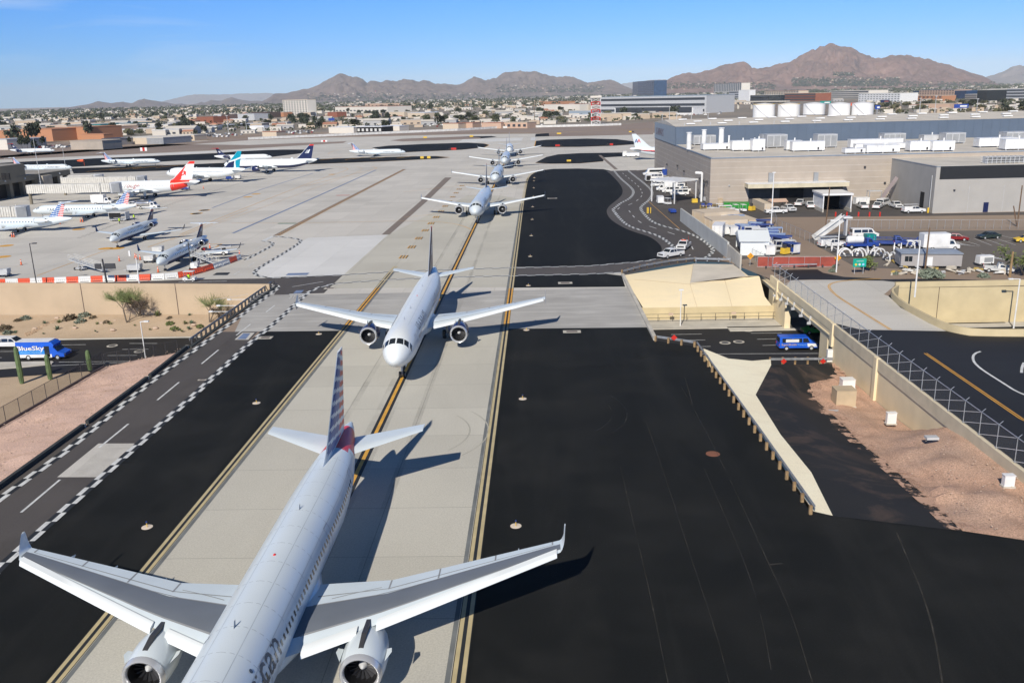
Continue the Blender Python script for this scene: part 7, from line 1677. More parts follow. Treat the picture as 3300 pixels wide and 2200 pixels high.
g1=golf('white golf cart before the green dumpster, left one',g('F',1242,612),R(10));place(copy_tree(g1),g('F',1325,612),R(10),'white golf cart before the green dumpster, right one');place(copy_tree(g1),g('X',1090,1092)+Vector((0,.6,0)),R(90),'white golf cart with a driver behind the tan retaining wall')
golf('white utility cart with curved cover left of the golf carts',g('F',1070,603),R(80));tr_=bag_cart('small white enclosed trailer in front of the wash canopy',g('F',427,525),0,'white','white','white',group='trailers');golf('white service cart beside the small trailer',g('F',508,538),R(30))
pickup('white utility pickup with dark front near the tan container',g('F',1680,633),R(-88));pickup('white pickup backed up to the loading dock',g('F',1945,548),R(150));pickup('small white truck with orange load behind the utility pickup',g('F',1815,605),R(10))
pickup('white pickup parked by the shelter, facing away',K_ := g('K',715,697),R(150));pickup('white pickup with open bonnet under the outside stair',g('K',895,690),R(0))
def ladder(t):
    pick_extra(t);MB().box((0,1.6,1.15),(1.8,2.0,.55)).build('tool_body','white',t);MB().box((0,.8,2.15),(1.4,3.6,.06)).build('ladder_rack','lgray',t)
pickup('white utility truck with ladder rack beside the annex',g('K',1075,740),R(92),ex=ladder)
van('white truck cab among the carts',g('F',1550,985),R(5),group='vans')
# ---------------------------------------------------------------- junk yard and car park
sedan('dark red car parked on the old car park',g('K',1508,1018),R(72),'car_red');sedan('dark green car parked right of the red one',g('K',1835,1000),R(-80),'car_dark');sedan('yellow nosed car cut off by the right edge',g('K',2215,1035),R(-95),'yellow')
van('white passenger van in the junk yard behind the teal box',g('K',575,990),R(90),group='vans');pickup('white junked pickup at the left end of the yard',g('K',255,1088),R(95),ex=ladder)
o=container('teal metal box on the junk yard','K',607,1030,700,1028,965,2.2,'teal','metal_box',cat='box')
def tankload(t): MB().loft([ring(y,r_,r_,1.75,16) for y,r_ in ((-.4,.5),(-.2,.75),(2.6,.75),(2.9,.5))]).build('white_tank','white',t)
veh('flatbed_truck','blue flatbed truck carrying a white tank in the junk yard','truck',6.4,2.0,[(-3.2,.45),(-3.2,1.15),(-2.3,1.25),(-1.8,2.0),(-.8,2.0),(-.75,.95),(3.2,.95),(3.2,.6)],[[(-2.0,1.3),(-1.1,1.3),(-1.1,1.85),(-1.7,1.85)]],((-2.25,1.3),(-1.85,1.95)),None,(-2.2,2.2),'blue',g('K',545,1095),R(92),1.25,.42,tankload,'junk yard trucks')
def frame(t): 
    m_=MB();[m_.bar((sx*.9,-.5,1.6),(sx*.9,3.1,1.6),.08) for sx in (-1,1)];[m_.bar((-.9,y,1.6),(.9,y,1.6),.08) for y in (-.5,.7,1.9,3.1)];m_.build('bed_frame','dirtyblue',t)
fb_=veh('flatbed_truck','blue flatbed truck with rail frame behind the white tank truck','truck',6.4,2.0,[(-3.2,.45),(-3.2,1.15),(-2.3,1.25),(-1.8,2.0),(-.8,2.0),(-.75,.95),(3.2,.95),(3.2,.6)],[[(-2.0,1.3),(-1.1,1.3),(-1.1,1.85),(-1.7,1.85)]],((-2.25,1.3),(-1.85,1.95)),None,(-2.2,2.2),'dirtyblue',g('K',835,1072),R(80),1.25,.42,frame,'junk yard trucks')
place(copy_tree(fb_),g('K',1060,1085),R(60),'blue flatbed truck behind the office trailer roof')
boxtruck('white box truck parked behind the office trailer',g('K',1350,1115),R(90),(2.4,5.0,2.6),group='junk yard trucks')
ss=empty('passenger_stairs',g('K',290,1010),R(90),'white mobile passenger stairs in the junk yard','stairs');MB().bar((0,4.6,.3),(0,-1.2,4.6),1.6,.35,up=(1,0,0)).build('stair_flight','whitew',ss)
m_=MB();[m_.bar((sx*.85,4.6,.9),(sx*.85,-1.2,5.3),.1) for sx in (-1,1)];m_.build('handrail','white',ss);MB().box((0,-2.0,4.5),(1.9,1.8,.3)).build('platform','white',ss);MB().box((0,0,.4),(1.9,5.5,.5)).build('chassis','dark',ss);MB().box((0,-1.9,.9),(1.4,.3,3.5)).build('support','lgray',ss)
# shells of wrecked carts: bent white frames
def wreck(k,x,y,label,n=7,r_=.8,seed_=0,mat='white'):
    random.seed(seed_+50);t=empty('wrecked_cart_shell',g(k,x,y),random.uniform(0,3),label,'wreck','wrecked cart shells')
    for i in range(2):
        m_=MB();prev=None
        for j in range(n+4):
            a=PI*j/(n+3);p=Vector(((i-.5)*1.2,math.cos(a)*r_*1.5,.25+math.sin(a)*r_*1.7))
            if prev is not None: m_.bar(prev,p,.16,.22)
            prev=p
        m_.build('bent_hoop',mat,t)
    MB().box((0,.2,.15),(1.5,2.2,.35),tx=.8).build('shell_floor','dark',t);MB().bar((-.7,0,.3),(.8,.6,1.2),.35,.08).build('loose_panel',mat,t)
for i,(x,y,lb) in enumerate(((385,1185,'white wrecked cart shell, leftmost in the front row'),(525,1185,'white wrecked cart shell, second in the front row'),(640,1165,'white wrecked cart shell, third in the front row'),(715,1180,'white wrecked cart shell, fourth in the front row'),(915,1130,'white wrecked cart shell beside the trailer corner'),(1075,1105,'white wrecked cart shell behind the trailer'),(280,1130,'white wrecked cart shell at the red screen corner'),(835,1225,'white wrecked cart shell in front of the trailer end'))): wreck('K',x,y,lb,seed_=i)
random.seed(33)
# office trailer
a,b_=g('K',945,1300),g('K',1560,1305);d=b_-a;t=empty('office_trailer',a,math.atan2(d.y,d.x),'gray office trailer with one window and a white door','trailer');L_=d.length;H=ht('K',945,1300,1152)
MB().box((L_/2,2.2,.45),(L_,4.4,H-.45)).build('body',P('trailer_gray',(.36,.34,.33),.6,var=.04),t);MB().box((L_/2,2.2,H),(L_+.2,4.7,.12)).build('roof',P('trailer_roof',(.3,.34,.4),.5),t);MB().box((L_/2,2.2,.0),(L_-.6,3.8,.46)).build('undercroft','interior',t)
for x in (.9,1.55): MB().box((x,-.02,1.25),(.58,.05,.9)).build('window','glass',t)
MB().box((L_*.475,-.02,.5),(.9,.05,1.55)).build('door','white',t);MB().box((L_/2,-.03,H-.14),(L_,.05,.06)).build('trim','dark',t);MB().box((-.02,1.5,1.1),(.05,.8,.6)).build('side_vent','gray',t)
# generator trailer, wrecked truck, debris
t=empty('generator_trailer',g('K',1790,1270),R(8),'white generator trailer among the debris','trailer');MB().box((0,0,.45),(2.7,1.4,1.35),tx=.96,ty=.9).build('housing','white',t);MB().box((.3,-.71,.7),(1.6,.04,.8)).build('grille','gray',t);MB().box((0,0,.25),(2.9,1.2,.2)).build('chassis','dark',t)
for s in (-1,1): MB().wheel((0,0,0),.3,.18).build('wheel',['black','lgray'],t).location=(s*.9,-.6,.3)
t=veh('wrecked_truck','wrecked white truck front lying by the debris heap','wreck',4.6,1.9,[(-2.3,.4),(-2.3,1.0),(-1.2,1.1),(-.6,1.5),(.2,1.55),(.3,.8),(2.3,.7),(2.3,.45)],[[(-1.0,1.12),(-.1,1.12),(-.1,1.45),(-.6,1.45)]],((-1.15,1.13),(-.65,1.48)),None,(-1.5,1.5),'whitew',g('K',1930,1335),R(70));t.rotation_euler=(R(4),R(-6),R(70))
M['scrap']=P('scrap_panel',(.55,.5,.42),.7,var=.3);M['scrap2']=P('scrap_yellow',(.5,.36,.1),.7,var=.3)
gd='scrap panels dumped in front of the trailer'
for i in range(44):
    x=random.choice((random.uniform(720,1150),random.uniform(1200,2040)));y=random.uniform(1290,1375) if x > 1100 else random.uniform(1215,1365)
    mt_=random.choice(('scrap','scrap','whitew','lgray','scrap2','scrap'));lx,ly,lz=random.uniform(.5,1.8),random.uniform(.2,1.0),random.uniform(.04,.3);o=MB().box((0,0,0),(lx,ly,lz),tx=random.uniform(.7,1)).box((lx*.2,0,lz),(lx*.4,ly*.5,random.uniform(.03,.2))).build('scrap_panel',mt_)
    o.location=g('K',x,y)+Vector((0,0,random.uniform(.05,.35)));o.rotation_euler=(random.uniform(-.5,.5),random.uniform(-.5,.5),random.uniform(0,3));tag(o,{'scrap': 'battered cream','whitew': 'dirty white','lgray': 'bent gray','scrap2': 'faded yellow'}[mt_]+' scrap panel in the debris heap '+('left of' if x < 1100 else 'below' if x < 1560 else 'right of')+' the office trailer','scrap',gd)
for x,y,r_,h,lb in ((1250,1385,2.1,1.3,'large gray green bush in front of the trailer pole'),(1788,1390,1.0,.7,'small gray bush below the generator trailer'),(258,1335,.7,.5,'small pale bush near the yellow diamond sign'),(890,1360,.6,.4,'small yellow flowered bush in front of the scrap'),(280,1295,.5,.6,'small dark bush behind the lamp at the red screen')):
    mb=MB();
    for q in range(3): mb2=bush('bush',r_,h);mb.v += mb2.v if False else [];base=len(mb.v);mb.v += mb2.v;mb.f += [[i+base for i in f] for f in mb2.f];mb.m += mb2.m
    o=mb.build('bush','leaf2');o.location=g('K',x,y);tag(o,lb,'bush')
def bushtree(k,x,y,W_,H,label,n=500,mat='leaf4'):
    t=empty('desert_tree',g(k,x,y),0,label,'tree');m_=MB();[m_.tube((0,0,0),(math.cos(a)*W_*.25,math.sin(a)*W_*.25,H*.6),.09,.03,5) for a in (0,1.6,3.1,4.5)];m_.build('trunk','bark',t)
    c_=MB()
    cl=[(random.gauss(0,W_*.24),random.gauss(0,W_*.24),H*random.uniform(.35,.85)) for _ in range(14)]
    for i in range(n):
        q=random.choice(cl);p=Vector((q[0]+random.gauss(0,W_*.1),q[1]+random.gauss(0,W_*.1),q[2]+random.gauss(0,H*.08)));a=Vector((random.gauss(0,1),random.gauss(0,1),random.gauss(0,1))).normalized()*random.uniform(.1,.25)*max(1,W_/5);b_=a.orthogonal()*.5;c_.poly([p-a,p+b_,p+a,p-b_])
    c_.build('crown',mat,t);return t
bushtree('K',640,1325,2.4,2.6,'small olive tree beside the green road sign');bushtree('K',2185,1375,5.5,5.2,'large green tree at the right edge behind the pole',1600)
# signs
def diamond_sign(k,x,yb,yt,label):
    b_=g(k,x,yb);H=ht(k,x,yb,yt);t=empty('warning_sign',b_,0,label,'road sign','yellow diamond signs');MB().tube((0,0,0),(0,0,H),.04).build('post','lgray',t);s=.62
    m_=MB();m_.poly([(0,-.06,H-2*s),(s,-.06,H-s),(0,-.06,H),(-s,-.06,H-s)]).poly([(0,-.03,H-2*s),(-s,-.03,H-s),(0,-.03,H),(s,-.03,H-s)]).build('diamond_plate',P('sign_amber',(.85,.38,.02),.5),t)
    m_=MB();
    for j in range(3): lettering(m_,('LANE','ENDS','AHEAD')[j],.2,lambda s_,t_,wd: Vector((s_-wd/2,-.07,H-s+.16-j*.22+t_)))
    m_.build('sign_lettering','mark_k',t)
diamond_sign('F',1400,1200,1055,'yellow diamond sign left of the red screen, by the wall end');diamond_sign('K',306,1290,1160,'yellow diamond sign at the right end of the red screen')
gs_=empty('direction_sign',g('K',525,1355),0,'green direction sign with white symbols on two posts','road sign');zb_=gy('K',525,1285,g('K',525,1355).y).z;zt2=gy('K',525,1203,g('K',525,1355).y).z;xw=gy('K',592,1250,g('K',525,1355).y).x-gy('K',460,1250,g('K',525,1355).y).x
MB().box((0,0,zb_),(xw,.08,zt2-zb_)).build('sign_panel',P('sign_green',(.0,.36,.26),.5),gs_)
for s in (-.33,.33): MB().tube((xw*s,.08,0),(xw*s,.08,zt2),.05).build('post','lgray',gs_)
m_=MB();lettering(m_,'CAR RETURN',.28,lambda s,t_,wd: Vector(((s/wd-.5)*xw*.55,-.05,zt2-.5+t_)));m_.build('sign_lettering','white',gs_)
for i,mt in enumerate(('yellow','whitew','pale_blue')): MB().tube((xw*(-.28+.28*i),-.06,zb_+.42),(xw*(-.28+.28*i),-.04,zb_+.42),.2,n=12).build('sign_symbol',mt,gs_)
# red screen fence and gate, chain link runs
t=fence('screen_fence',g('F',1480,1212),g('F',2330,1212),5,1.9,'chain link gate covered with dark red wind screen','steel','veil_r',(1.,.05))
M['veil_r2']=0;del M['veil_r2']
p=g('F',1880,1112) ;MB().box((gy('F',1880,1120,t.location.y-.1).x-t.location.x,-.08,1.0),(.6,.03,.5)).build('notice','white',t)
bm_=MB().box((0,0,.55),((g('F',2130,1222)-g('F',1630,1222)).x,.1,.22));t=empty('barrier_beam',(g('F',1630,1225)+g('F',2130,1222))/2,0,'steel barrier beam on dark feet in front of the red screen','barrier');o=bm_.build('beam','steel',t)
for i in range(5): MB().box((-5+i*2.5,0,0),(.25,.3,.5)).build('foot','dark',t)
for (pa,pb,n,lb) in (((1700,790),(2340,1080),12,'steel chain link fence along the dirt verge of the junk yard'),((1655,690),(1700,790),3,'short steel chain link fence at the yard corner'),((1420,1130),(1640,1240),5,'steel chain link fence joining the overpass and the screen')):
    fence('chain_link_fence',g('F',*pa),g('F',*pb),n,2.0,lb,'steel','veil_s',arms=.3 if n == 5 else 0)
fence('chain_link_fence',g('K',200,905),g('K',2300,905),26,2.1,'long steel chain link fence behind the old car park','steel','veil_s')
def pole(k,x0,yb,x1,yt,label,mat='wood',z=0,r_=.16):
    b_=g(k,x0,yb,z);tpt=gy(k,x1,yt,b_.y);o=MB().tube((0,0,-.3),tpt-b_,r_,r_*.75,8).build('utility_pole',mat);o.location=b_;tag(o,label,'pole','utility poles')
pole('K',1193,1330,1242,890,'brown utility pole in front of the office trailer');pole('K',190,880,232,482,'brown utility pole in front of the drive through shelter');pole('K',2125,880,2178,462,'brown utility pole at the right end of the car park');pole('K',2050,1385,2085,1130,'stout pale wooden post at the right debris','postwood',r_=.22);pole('K',2125,875,2090,670,'brown brace pole leaning against another at right')
# ---------------------------------------------------------------- apron equipment
M['bar_r']=P('barrier_red',(.72,.10,.04),.5,var=.08);M['bar_w']=P('barrier_white',(.72,.72,.7),.5,var=.08)
def barrier(p0,p1,mat,label,proto=[None,None]):
    i=0 if mat == 'bar_r' else 1;d=p1-p0;L_=d.length
    if proto[i] is None:
        t=empty('water_barrier',label=label,cat='barrier',group='red and white barrier row');prof=[(-.3,0),(-.3,.25),(-.16,.45),(-.1,1.0),(.1,1.0),(.16,.45),(.3,.25),(.3,0)]
        m_=MB();A=[m_._v((-.5,y,z)) for y,z in prof];B_=[m_._v((.5,y,z)) for y,z in prof];m_.fan(A);m_.fan(B_[::-1])
        for q in range(len(prof)): r_=(q+1)%len(prof);m_.fan([A[q],B_[q],B_[r_],A[r_]])
        m_.build('body',mat,t)
        m_=MB()
        for q in range(5): m_.box((-.36+q*.18,-.2,.12),(.035,.2,.5),tx=.9,ty=.4)
        m_.build('rib',mat,t);MB().box((0,0,.12),(.7,.64,.1)).build('fork_slot','dark',t);proto[i]=t
    else: t=copy_tree(proto[i])
    t.location=(p0+p1)/2;t.rotation_euler=(0,0,math.atan2(d.y,d.x));t.scale=(L_*.985,1,1.1);t['label']=label
xs=[-170,-55,60,180,293,410,523,637,750,867,980,1095,1205,1318,1435,1563,1690,1812,1930,2020,2100,2172,2240,2280]
def yb_(x): return 1375-max(0,x-60)*.034 if x < 1563 else (1322 if x < 1600 else 1322-(x-1563)*.1-max(0,x-1700) ** 1.5*.0085)
cols_=['bar_w','bar_r','bar_w','bar_r','bar_w','bar_r','bar_w','bar_r','bar_w','bar_r','bar_w','bar_r','bar_w','bar_r','bar_w','bar_w','bar_r','bar_r','bar_r','bar_w','bar_w','bar_r','bar_w']
cols_=['bar_w','bar_r']+cols_[2:]
ordn=['first','second','third','fourth','fifth','sixth','seventh','eighth','ninth','tenth','eleventh','twelfth','thirteenth','fourteenth','fifteenth','sixteenth','seventeenth','eighteenth','nineteenth','twentieth','twenty first','twenty second','twenty third']
for i in range(1,len(xs)-1):
    cc=cols_[i];barrier(g('E',xs[i],yb_(xs[i])),g('E',xs[i+1],yb_(xs[i+1])),cc,('red' if cc == 'bar_r' else 'white')+' plastic barrier, '+ordn[i-1]+' of the row counted from the left edge')
cn=None
cones=[('E',203,1187),('E',1132,1152),('E',1297,1135),('E',1330,1140),('E',1500,1258),('E',1990,1030),('E',2272,1100),('E',765,782),('E',785,782),('E',115,925),('E',135,925),('E',1928,465),('E',570,800),('E',1283,1125)]
cl_=['orange cone alone on the apron at the left, above the barriers','orange cone above the ramp stairs right end','orange cone, left of a pair behind the ground cart','orange cone, right of a pair behind the ground cart','orange cone at the nose of the parked regional jet','orange cone behind the right engine of the parked regional jet','orange cone off the right wing tip of the parked regional jet','left orange cone of a pair below the striped tail jet','right orange cone of a pair below the striped tail jet','left orange cone of a pair at the left edge','right orange cone of a pair at the left edge','orange cone right of the maple leaf tail','orange cone under the tail of the nearest silver jet','small orange cone behind another pair by the ground cart']
for (k,x,y),lb in zip(cones,cl_):
    if cn is None:
        cn=empty('traffic_cone',label=lb,cat='cone',group='orange cones on the apron');MB().tube((0,0,.06),(0,0,1.1),.17,.1,10).build('tube',P('cone_orange',(.8,.16,.05),.5),cn);MB().box((0,0,0),(.5,.5,.06)).build('base','black',cn);MB().tube((0,0,.75),(0,0,.9),.135,.125,10).build('reflective_band','white',cn);c_=cn
    else: c_=copy_tree(cn)
    place(c_,g(k,x,y),None,lb)
def person(k,x,y,label,lean=0,z=0,walk=.25):
    me=bpy.data.meshes.new('person');J_=[(0,0,.95,.15),(0,0,1.2,.16),(0,0,1.45,.17),(0,0,1.56,.06),(0,-.01,1.68,.1),(0,0,1.77,.07),(.1,0,.9,.1),(.12,-walk*.5,.5,.07),(.12,-walk*.5,.1,.05),(.12,-walk*.5-.16,.04,.045),(-.1,0,.9,.1),(-.12,walk*.5,.5,.07),(-.12,walk,.1,.05),(-.12,walk-.16,.04,.045),
        (.2,0,1.42,.065),(.27,.05,1.15,.05),(.28,-.12,.93,.04),(-.2,0,1.42,.065),(-.27,-.05,1.15,.05),(-.28,-.2,.95,.04)]
    E_=[(0,1),(1,2),(2,3),(3,4),(4,5),(0,6),(6,7),(7,8),(8,9),(0,10),(10,11),(11,12),(12,13),(2,14),(14,15),(15,16),(2,17),(17,18),(18,19)]
    me.from_pydata([j[:3] for j in J_],E_,[]);o=bpy.data.objects.new('person',me);COL.objects.link(o);sk=o.modifiers.new('skin','SKIN');me.skin_vertices[0].data[0].use_root=True
    for i,j in enumerate(J_): me.skin_vertices[0].data[i].radius=(j[3],j[3])
    ss_=o.modifiers.new('sub','SUBSURF');ss_.levels=1;ss_.render_levels=1
    me.materials.append(M['clothes']);o.location=g(k,x,y,z);tag(o,label,'person')
    v_=MB().loft([[(rx*math.cos(2*PI*q/12),ry*math.sin(2*PI*q/12),zz) for q in range(12)] for zz,rx,ry in ((.88,.2,.19),(1.1,.21,.2),(1.4,.24,.2),(1.53,.13,.13))]).build('safety_vest','hivis',o,smooth=True);return o
M['clothes']=P('dark_work_clothes',(.03,.032,.04),.8);M['hivis']=P('high_visibility_vest',(.5,.75,.04),.6)
person('E',1135,800,'person in a yellow vest at the open baggage cart');person('E',1273,765,'person in a yellow vest walking right of the baggage cart',walk=.4);dr=person('X',1075,1092,'person in a yellow vest driving the golf cart behind the wall');dr.location.y += .6;dr.location.z=-.25
# ramp stairs, ground carts, belt loader, trucks, signs
def mobile_ramp(label,k,x0,y0,x1,y1,h,flip=1,cage=True):
    a,b_=g(k,x0,y0),g(k,x1,y1);d=b_-a;L_=d.length;t=empty('boarding_ramp',a,math.atan2(d.y,d.x),label,'boarding ramp');z0,z1=(.5,h) if flip > 0 else (h,.5)
    MB().bar((0,0,z0),(L_,0,z1),1.3,.14).build('walkway','lgray',t);m_=MB()
    for s in (-.65,.65):
        for u in (.4,.7,1.0): m_.bar((0,s,z0+u),(L_,s,z1+u),.05)
        for i in range(10): q=i/9;m_.bar((L_*q,s,z0+(z1-z0)*q),(L_*q,s,z0+(z1-z0)*q+1.0),.05)
    m_.build('handrail_cage','whitew',t);xx=L_*.75 if flip > 0 else L_*.25
    MB().bar((xx-.8,0,.35),(xx,0,h*.8),.12).bar((xx+.8,0,.35),(xx,0,h*.8),.12).box((xx,0,.3),(2.4,1.2,.12)).build('support_frame','lgray',t)
    for s in (-.6,.6):
        for q in (-.9,.9): MB().wheel((0,0,0),.28,.14,n=12).build('wheel',['black','lgray'],t).location=(xx+q,s,.28)
    return t
mobile_ramp('silver mobile boarding ramp standing alone above the barriers','E',690,1225,1000,1262,2.0,-1);mobile_ramp('white caged boarding ramp beside the parked regional jet','E',1830,1170,2060,1195,1.9,-1)
def gcart(label,k,x,y,rz=0,w_=2.4,mat='lgray'):
    t=empty('ground_power_cart',g(k,x,y),rz,label,'ground cart','ground power carts');MB().box((0,0,.5),(w_,1.3,1.0)).build('housing',mat,t);MB().box((w_*.42,-.02,.9),(.7,1.34,.75)).build('control_box','lgray',t);MB().box((0,0,.38),(w_+.5,1.1,.12)).build('chassis','dark',t);MB().bar((-w_/2,0,.4),(-w_/2-1,0,.5),.08).build('tow_bar','lgray',t)
    for s in (-.5,.5):
        for q in (-.8,.8): MB().wheel((0,0,0),.3,.18,n=12).build('wheel',['black','lgray'],t).location=(q,s,.3)
    return t
c1=gcart('gray ground power cart behind the white striped pole','E',1280,1255);place(copy_tree(c1),g('E',30,1300),0,'gray ground power cart at the lower left edge of the apron');gcart('low white tow cart between cones and the parked jet nose','E',1420,1165,0,1.8,'whitew');gcart('low cart with gear behind the left wing of the parked jet','E',1500,1080,0,2,'whitew');gcart('small white cart at the foot of the dark lamp pole','E',1850,1235,0,1.2,'white');gcart('ground cart under the teal tailed airliner wing','E',2255,375,0,2.2,'white');gcart('blue ground cart left of the white one by the teal tail','E',2180,382,0,3,'blue');gcart('blue cart under the maple leaf tail','E',1750,478,0,3.6,'blue')
t=empty('belt_loader',g('E',2060,1095),R(2),'white belt loader truck parked behind the regional jet wing','belt loader');MB().box((0,0,.5),(5,1.7,.6)).build('body','white',t);MB().bar((-3,0,1.2),(3.2,0,1.9),.8,.18).build('conveyor','lgray',t);MB().box((1.6,-.3,1.1),(.6,.6,.5)).build('seat','black',t);MB().box((-2.6,0,1.3),(.8,1.6,.4)).build('red_hood','tail',t)
for s in (-.8,.8):
    for q in (-1.5,1.6): MB().wheel((0,0,0),.42,.25,n=12).build('wheel',['black','lgray'],t).location=(q,s,.42);t.children[-1].rotation_euler=(0,0,R(90))
t=boxtruck('white fuel truck with a silver tank beside the striped tail jet',g('E',1410,655),R(88),(.1,.1,.1));t['group']='airport trucks';MB().loft([ring(y,r_,r_*.8,1.75,18) for y,r_ in ((-.7,.9),(-.6,1.1),(3.2,1.1),(3.35,.9))]).build('fuel_tank_body','silver',t,smooth=True,edge=50);MB().box((0,3.5,.8),(1.8,.4,1.2)).build('hose_panel','whitew',t)
boxtruck('white service truck behind the silver regional jet, under the jet bridge',g('E',980,612),R(90));pickup('white small truck between the striped tail and fuel truck',g('E',1270,640),R(-90))
t=bag_cart('gray open baggage cart with black opening near two workers',g('E',1135,768),R(90),'lgray','whitew','interior','baggage carts on the apron');t.scale=(1.5,1.5,1.15)
# sign gantry, poles
b_=g('E',1015,1368);H=ht('E',1015,1368,1130);t=empty('sign_gantry',b_,0,'dark two panel sign seen from behind on a single post','sign');MB().tube((0,0,0),(-.2,0,H),.18,.15).build('post','dark',t)
pl_=gy('E',905,1200,b_.y)-b_;pr_=gy('E',1098,1200,b_.y)-b_;zz=gy('E',1000,1222,b_.y).z;z1_=gy('E',1000,1172,b_.y).z
for a_,c_ in ((pl_.x,-.5),(.2,pr_.x)): MB().box(((a_+c_)/2,-.2,zz),(abs(c_-a_),.25,z1_-zz)).build('sign_panel','dark',t)
b_=g('E',1320,1362);o=MB().tube((0,0,0),gy('E',1288,1112,b_.y)-b_,.13,.1).box((-1.0,0,5.0),(.3,.2,1.0)).build('striped_pole','white');o.location=b_;tag(o,'slim white pole standing before the ground power cart','pole')
b_=g('E',1815,1240);H=ht('E',1815,1240,965);t=empty('floodlight_mast',b_,0,'dark mast with four lamps in front of the parked regional jet','floodlight');MB().tube((0,0,0),(0,0,H),.12,.08).build('mast','dark',t);MB().bar((-.8,0,H),(.8,0,H),.08).build('crossarm','dark',t)
for s in (-.7,.7):
    for dz_ in (.25,-.75): MB().ball((s,0,H+dz_),(.28,.28,.16)).build('lamp_head','white',t)
for k,x,yb,yt,lb in (('A',340,1010,640,'thin gray mast rising left of the concourse roof'),('A',555,905,730,'thin gray mast rising at the concourse roof edge')):
    b_=g(k,x,yb,RZ);o=MB().tube((0,0,-1),(0,0,ht(k,x,yb,yt,RZ)),.1,.06).box((0,0,0),(.4,.4,.1)).build('roof_mast','lgray');o.location=b_;tag(o,lb,'mast')
# edge lights
le=None
for i,(k,x,y) in enumerate([('I',-9999,0)]+[('L',2160,1172),('N',875,642),('M',300,1003),('O',1503,687),('M',1845,1493),('M',1873,972),('M',1888,636),('M',1902,415),('M',1910,258),('M',1917,135),('M',1921,40),('T',1642,838),('T',1647,730),('T',1650,640),('T',1654,602),('C',318,975)]):
    if i == 0: continue
    lb=['on the left black shoulder just before the bridge road','on the left black shoulder, nearest the wing tip','on the left black shoulder beside the second airliner engine','on the right black shoulder above the nearest wing tip','on the right shoulder between the two nearest airliners','on the right shoulder at the near edge of the bridge','on the black verge just beyond the bridge','first beyond the cross road on the black island','second beyond the cross road on the black island','third beyond the cross road on the black island','level with the third airliner on the black island','fifth beyond the cross road on the black island','sixth beyond the cross road on the black island','seventh beyond the cross road on the black island','eighth beyond the cross road on the black island','last and farthest on the black island'][i-1]
    if le is None:
        le=empty('taxiway_edge_light',cat='edge light',group='taxiway edge lights');MB().prism([(.42*math.cos(t_*PI/8),.42*math.sin(t_*PI/8)) for t_ in range(16)],.005,.03).build('concrete_base',P('edge_light_base',(.7,.6,.5),.7),le);MB().tube((0,0,.03),(0,0,.38),.035).build('stem','yellow',le);MB().tube((0,0,.38),(0,0,.48),.06).build('lens','blue',le);c_=le
    else: c_=copy_tree(le)
    place(c_,g(k,x,y),None,'edge light '+lb)
def drain(k,x,y,w_,h_,label,mat='brown'):
    t=empty('drain_grate',g(k,x,y)+Vector((0,0,.02)),0,label,'drain');MB().box((0,0,0),(w_,h_,.02)).build('frame','conc',t);MB().box((0,0,.021),(w_*.62,h_*.5,.01)).build('grate',mat,t)
drain('M',2218,985,2.4,1.3,'concrete framed drain grate on the right shoulder before the bridge');drain('M',2167,616,2.4,1.5,'concrete framed drain grate on the black verge beyond the bridge');drain('L',2235,623,1.9,1.3,'brown drain grate at the checkered line beside the service road');drain('M',385,657,2.0,1.2,'dark drain grate on the concrete by the stop line')
drain('T',1880,860,3,1.6,'pale drain slab on the black island beside the third airliner');drain('L',1703,978,1.0,.4,'tiny drain slot on the gray service road')
# taxiway guidance signs
def gsign(k,x0,x1,y0,y1,mats,label):
    c_=g(k,(x0+x1)/2,y1);a=gy(k,x0,y1,c_.y);b_=gy(k,x1,y0,c_.y);t=empty('guidance_sign',c_,0,label,'taxiway sign','taxiway guidance signs');n=len(mats);w_=(b_.x-a.x)/n;h_=max(.8,b_.z)
    for i,mt in enumerate(mats): MB().box((-(n-1)*w_/2+i*w_,0,.15),(w_*.98,.25,h_)).build('sign_face',mt,t)
    for s in (-1,1): MB().tube((s*w_*n*.35,0,0),(s*w_*n*.35,0,.2),.05).build('leg','dark',t)
gsign('B',1450,1535,795,815,['yellow','black','yellow'],'yellow and black sign at the tip of the lower left island');gsign('B',1688,1752,724,742,['black','red','red'],'red sign on the middle left black island');gsign('C',495,552,697,712,['red','red','black'],'red sign on the right black island, left one');gsign('C',925,982,688,704,['black','red'],'red sign on the right black island, right one');gsign('C',592,628,825,840,['yellow','yellow'],'small yellow sign on the pointed black island')
gsign('B',1475,1505,630,642,['yellow'],'tiny yellow sign on the far brown strip, left');gsign('B',1865,1895,620,632,['yellow'],'tiny yellow sign on the far brown strip, right');gsign('C',508,545,597,609,['yellow'],'tiny yellow sign beyond the right island, left');gsign('C',1115,1160,583,593,['yellow','dark'],'tiny yellow sign beyond the right island, right');gsign('A',1185,1238,722,752,['white','red','white'],'white and red board beyond the left runway');gsign('B',615,665,660,674,['white','red','white'],'white and red board on the far left brown strip')
o=MB().tube((0,0,0),(0,0,3),.08).loft([[(x,math.cos(a)*r_,2.8+math.sin(a)*r_) for a in (0,1.05,2.1,3.14,4.2,5.2)] for x,r_ in ((0,.8),(-2,.65),(-3.6,.3))]).build('wind_sock','orange');o.location=g('A',712,875);tag(o,'orange wind sock on the left black island','wind sock')
bt_=g('C',1130,800);t=empty('stair_truck',bt_,0,'small white service vehicle under the metal tail by the hangar','truck');MB().box((0,0,.5),(8,3,1.5)).build('body','white',t);MB().box((-3,0,2),(2,2.6,1)).build('cab','whitew',t);[MB().wheel((0,0,0),.5,.3).build('wheel',['black','lgray'],t) for _ in (0,)]
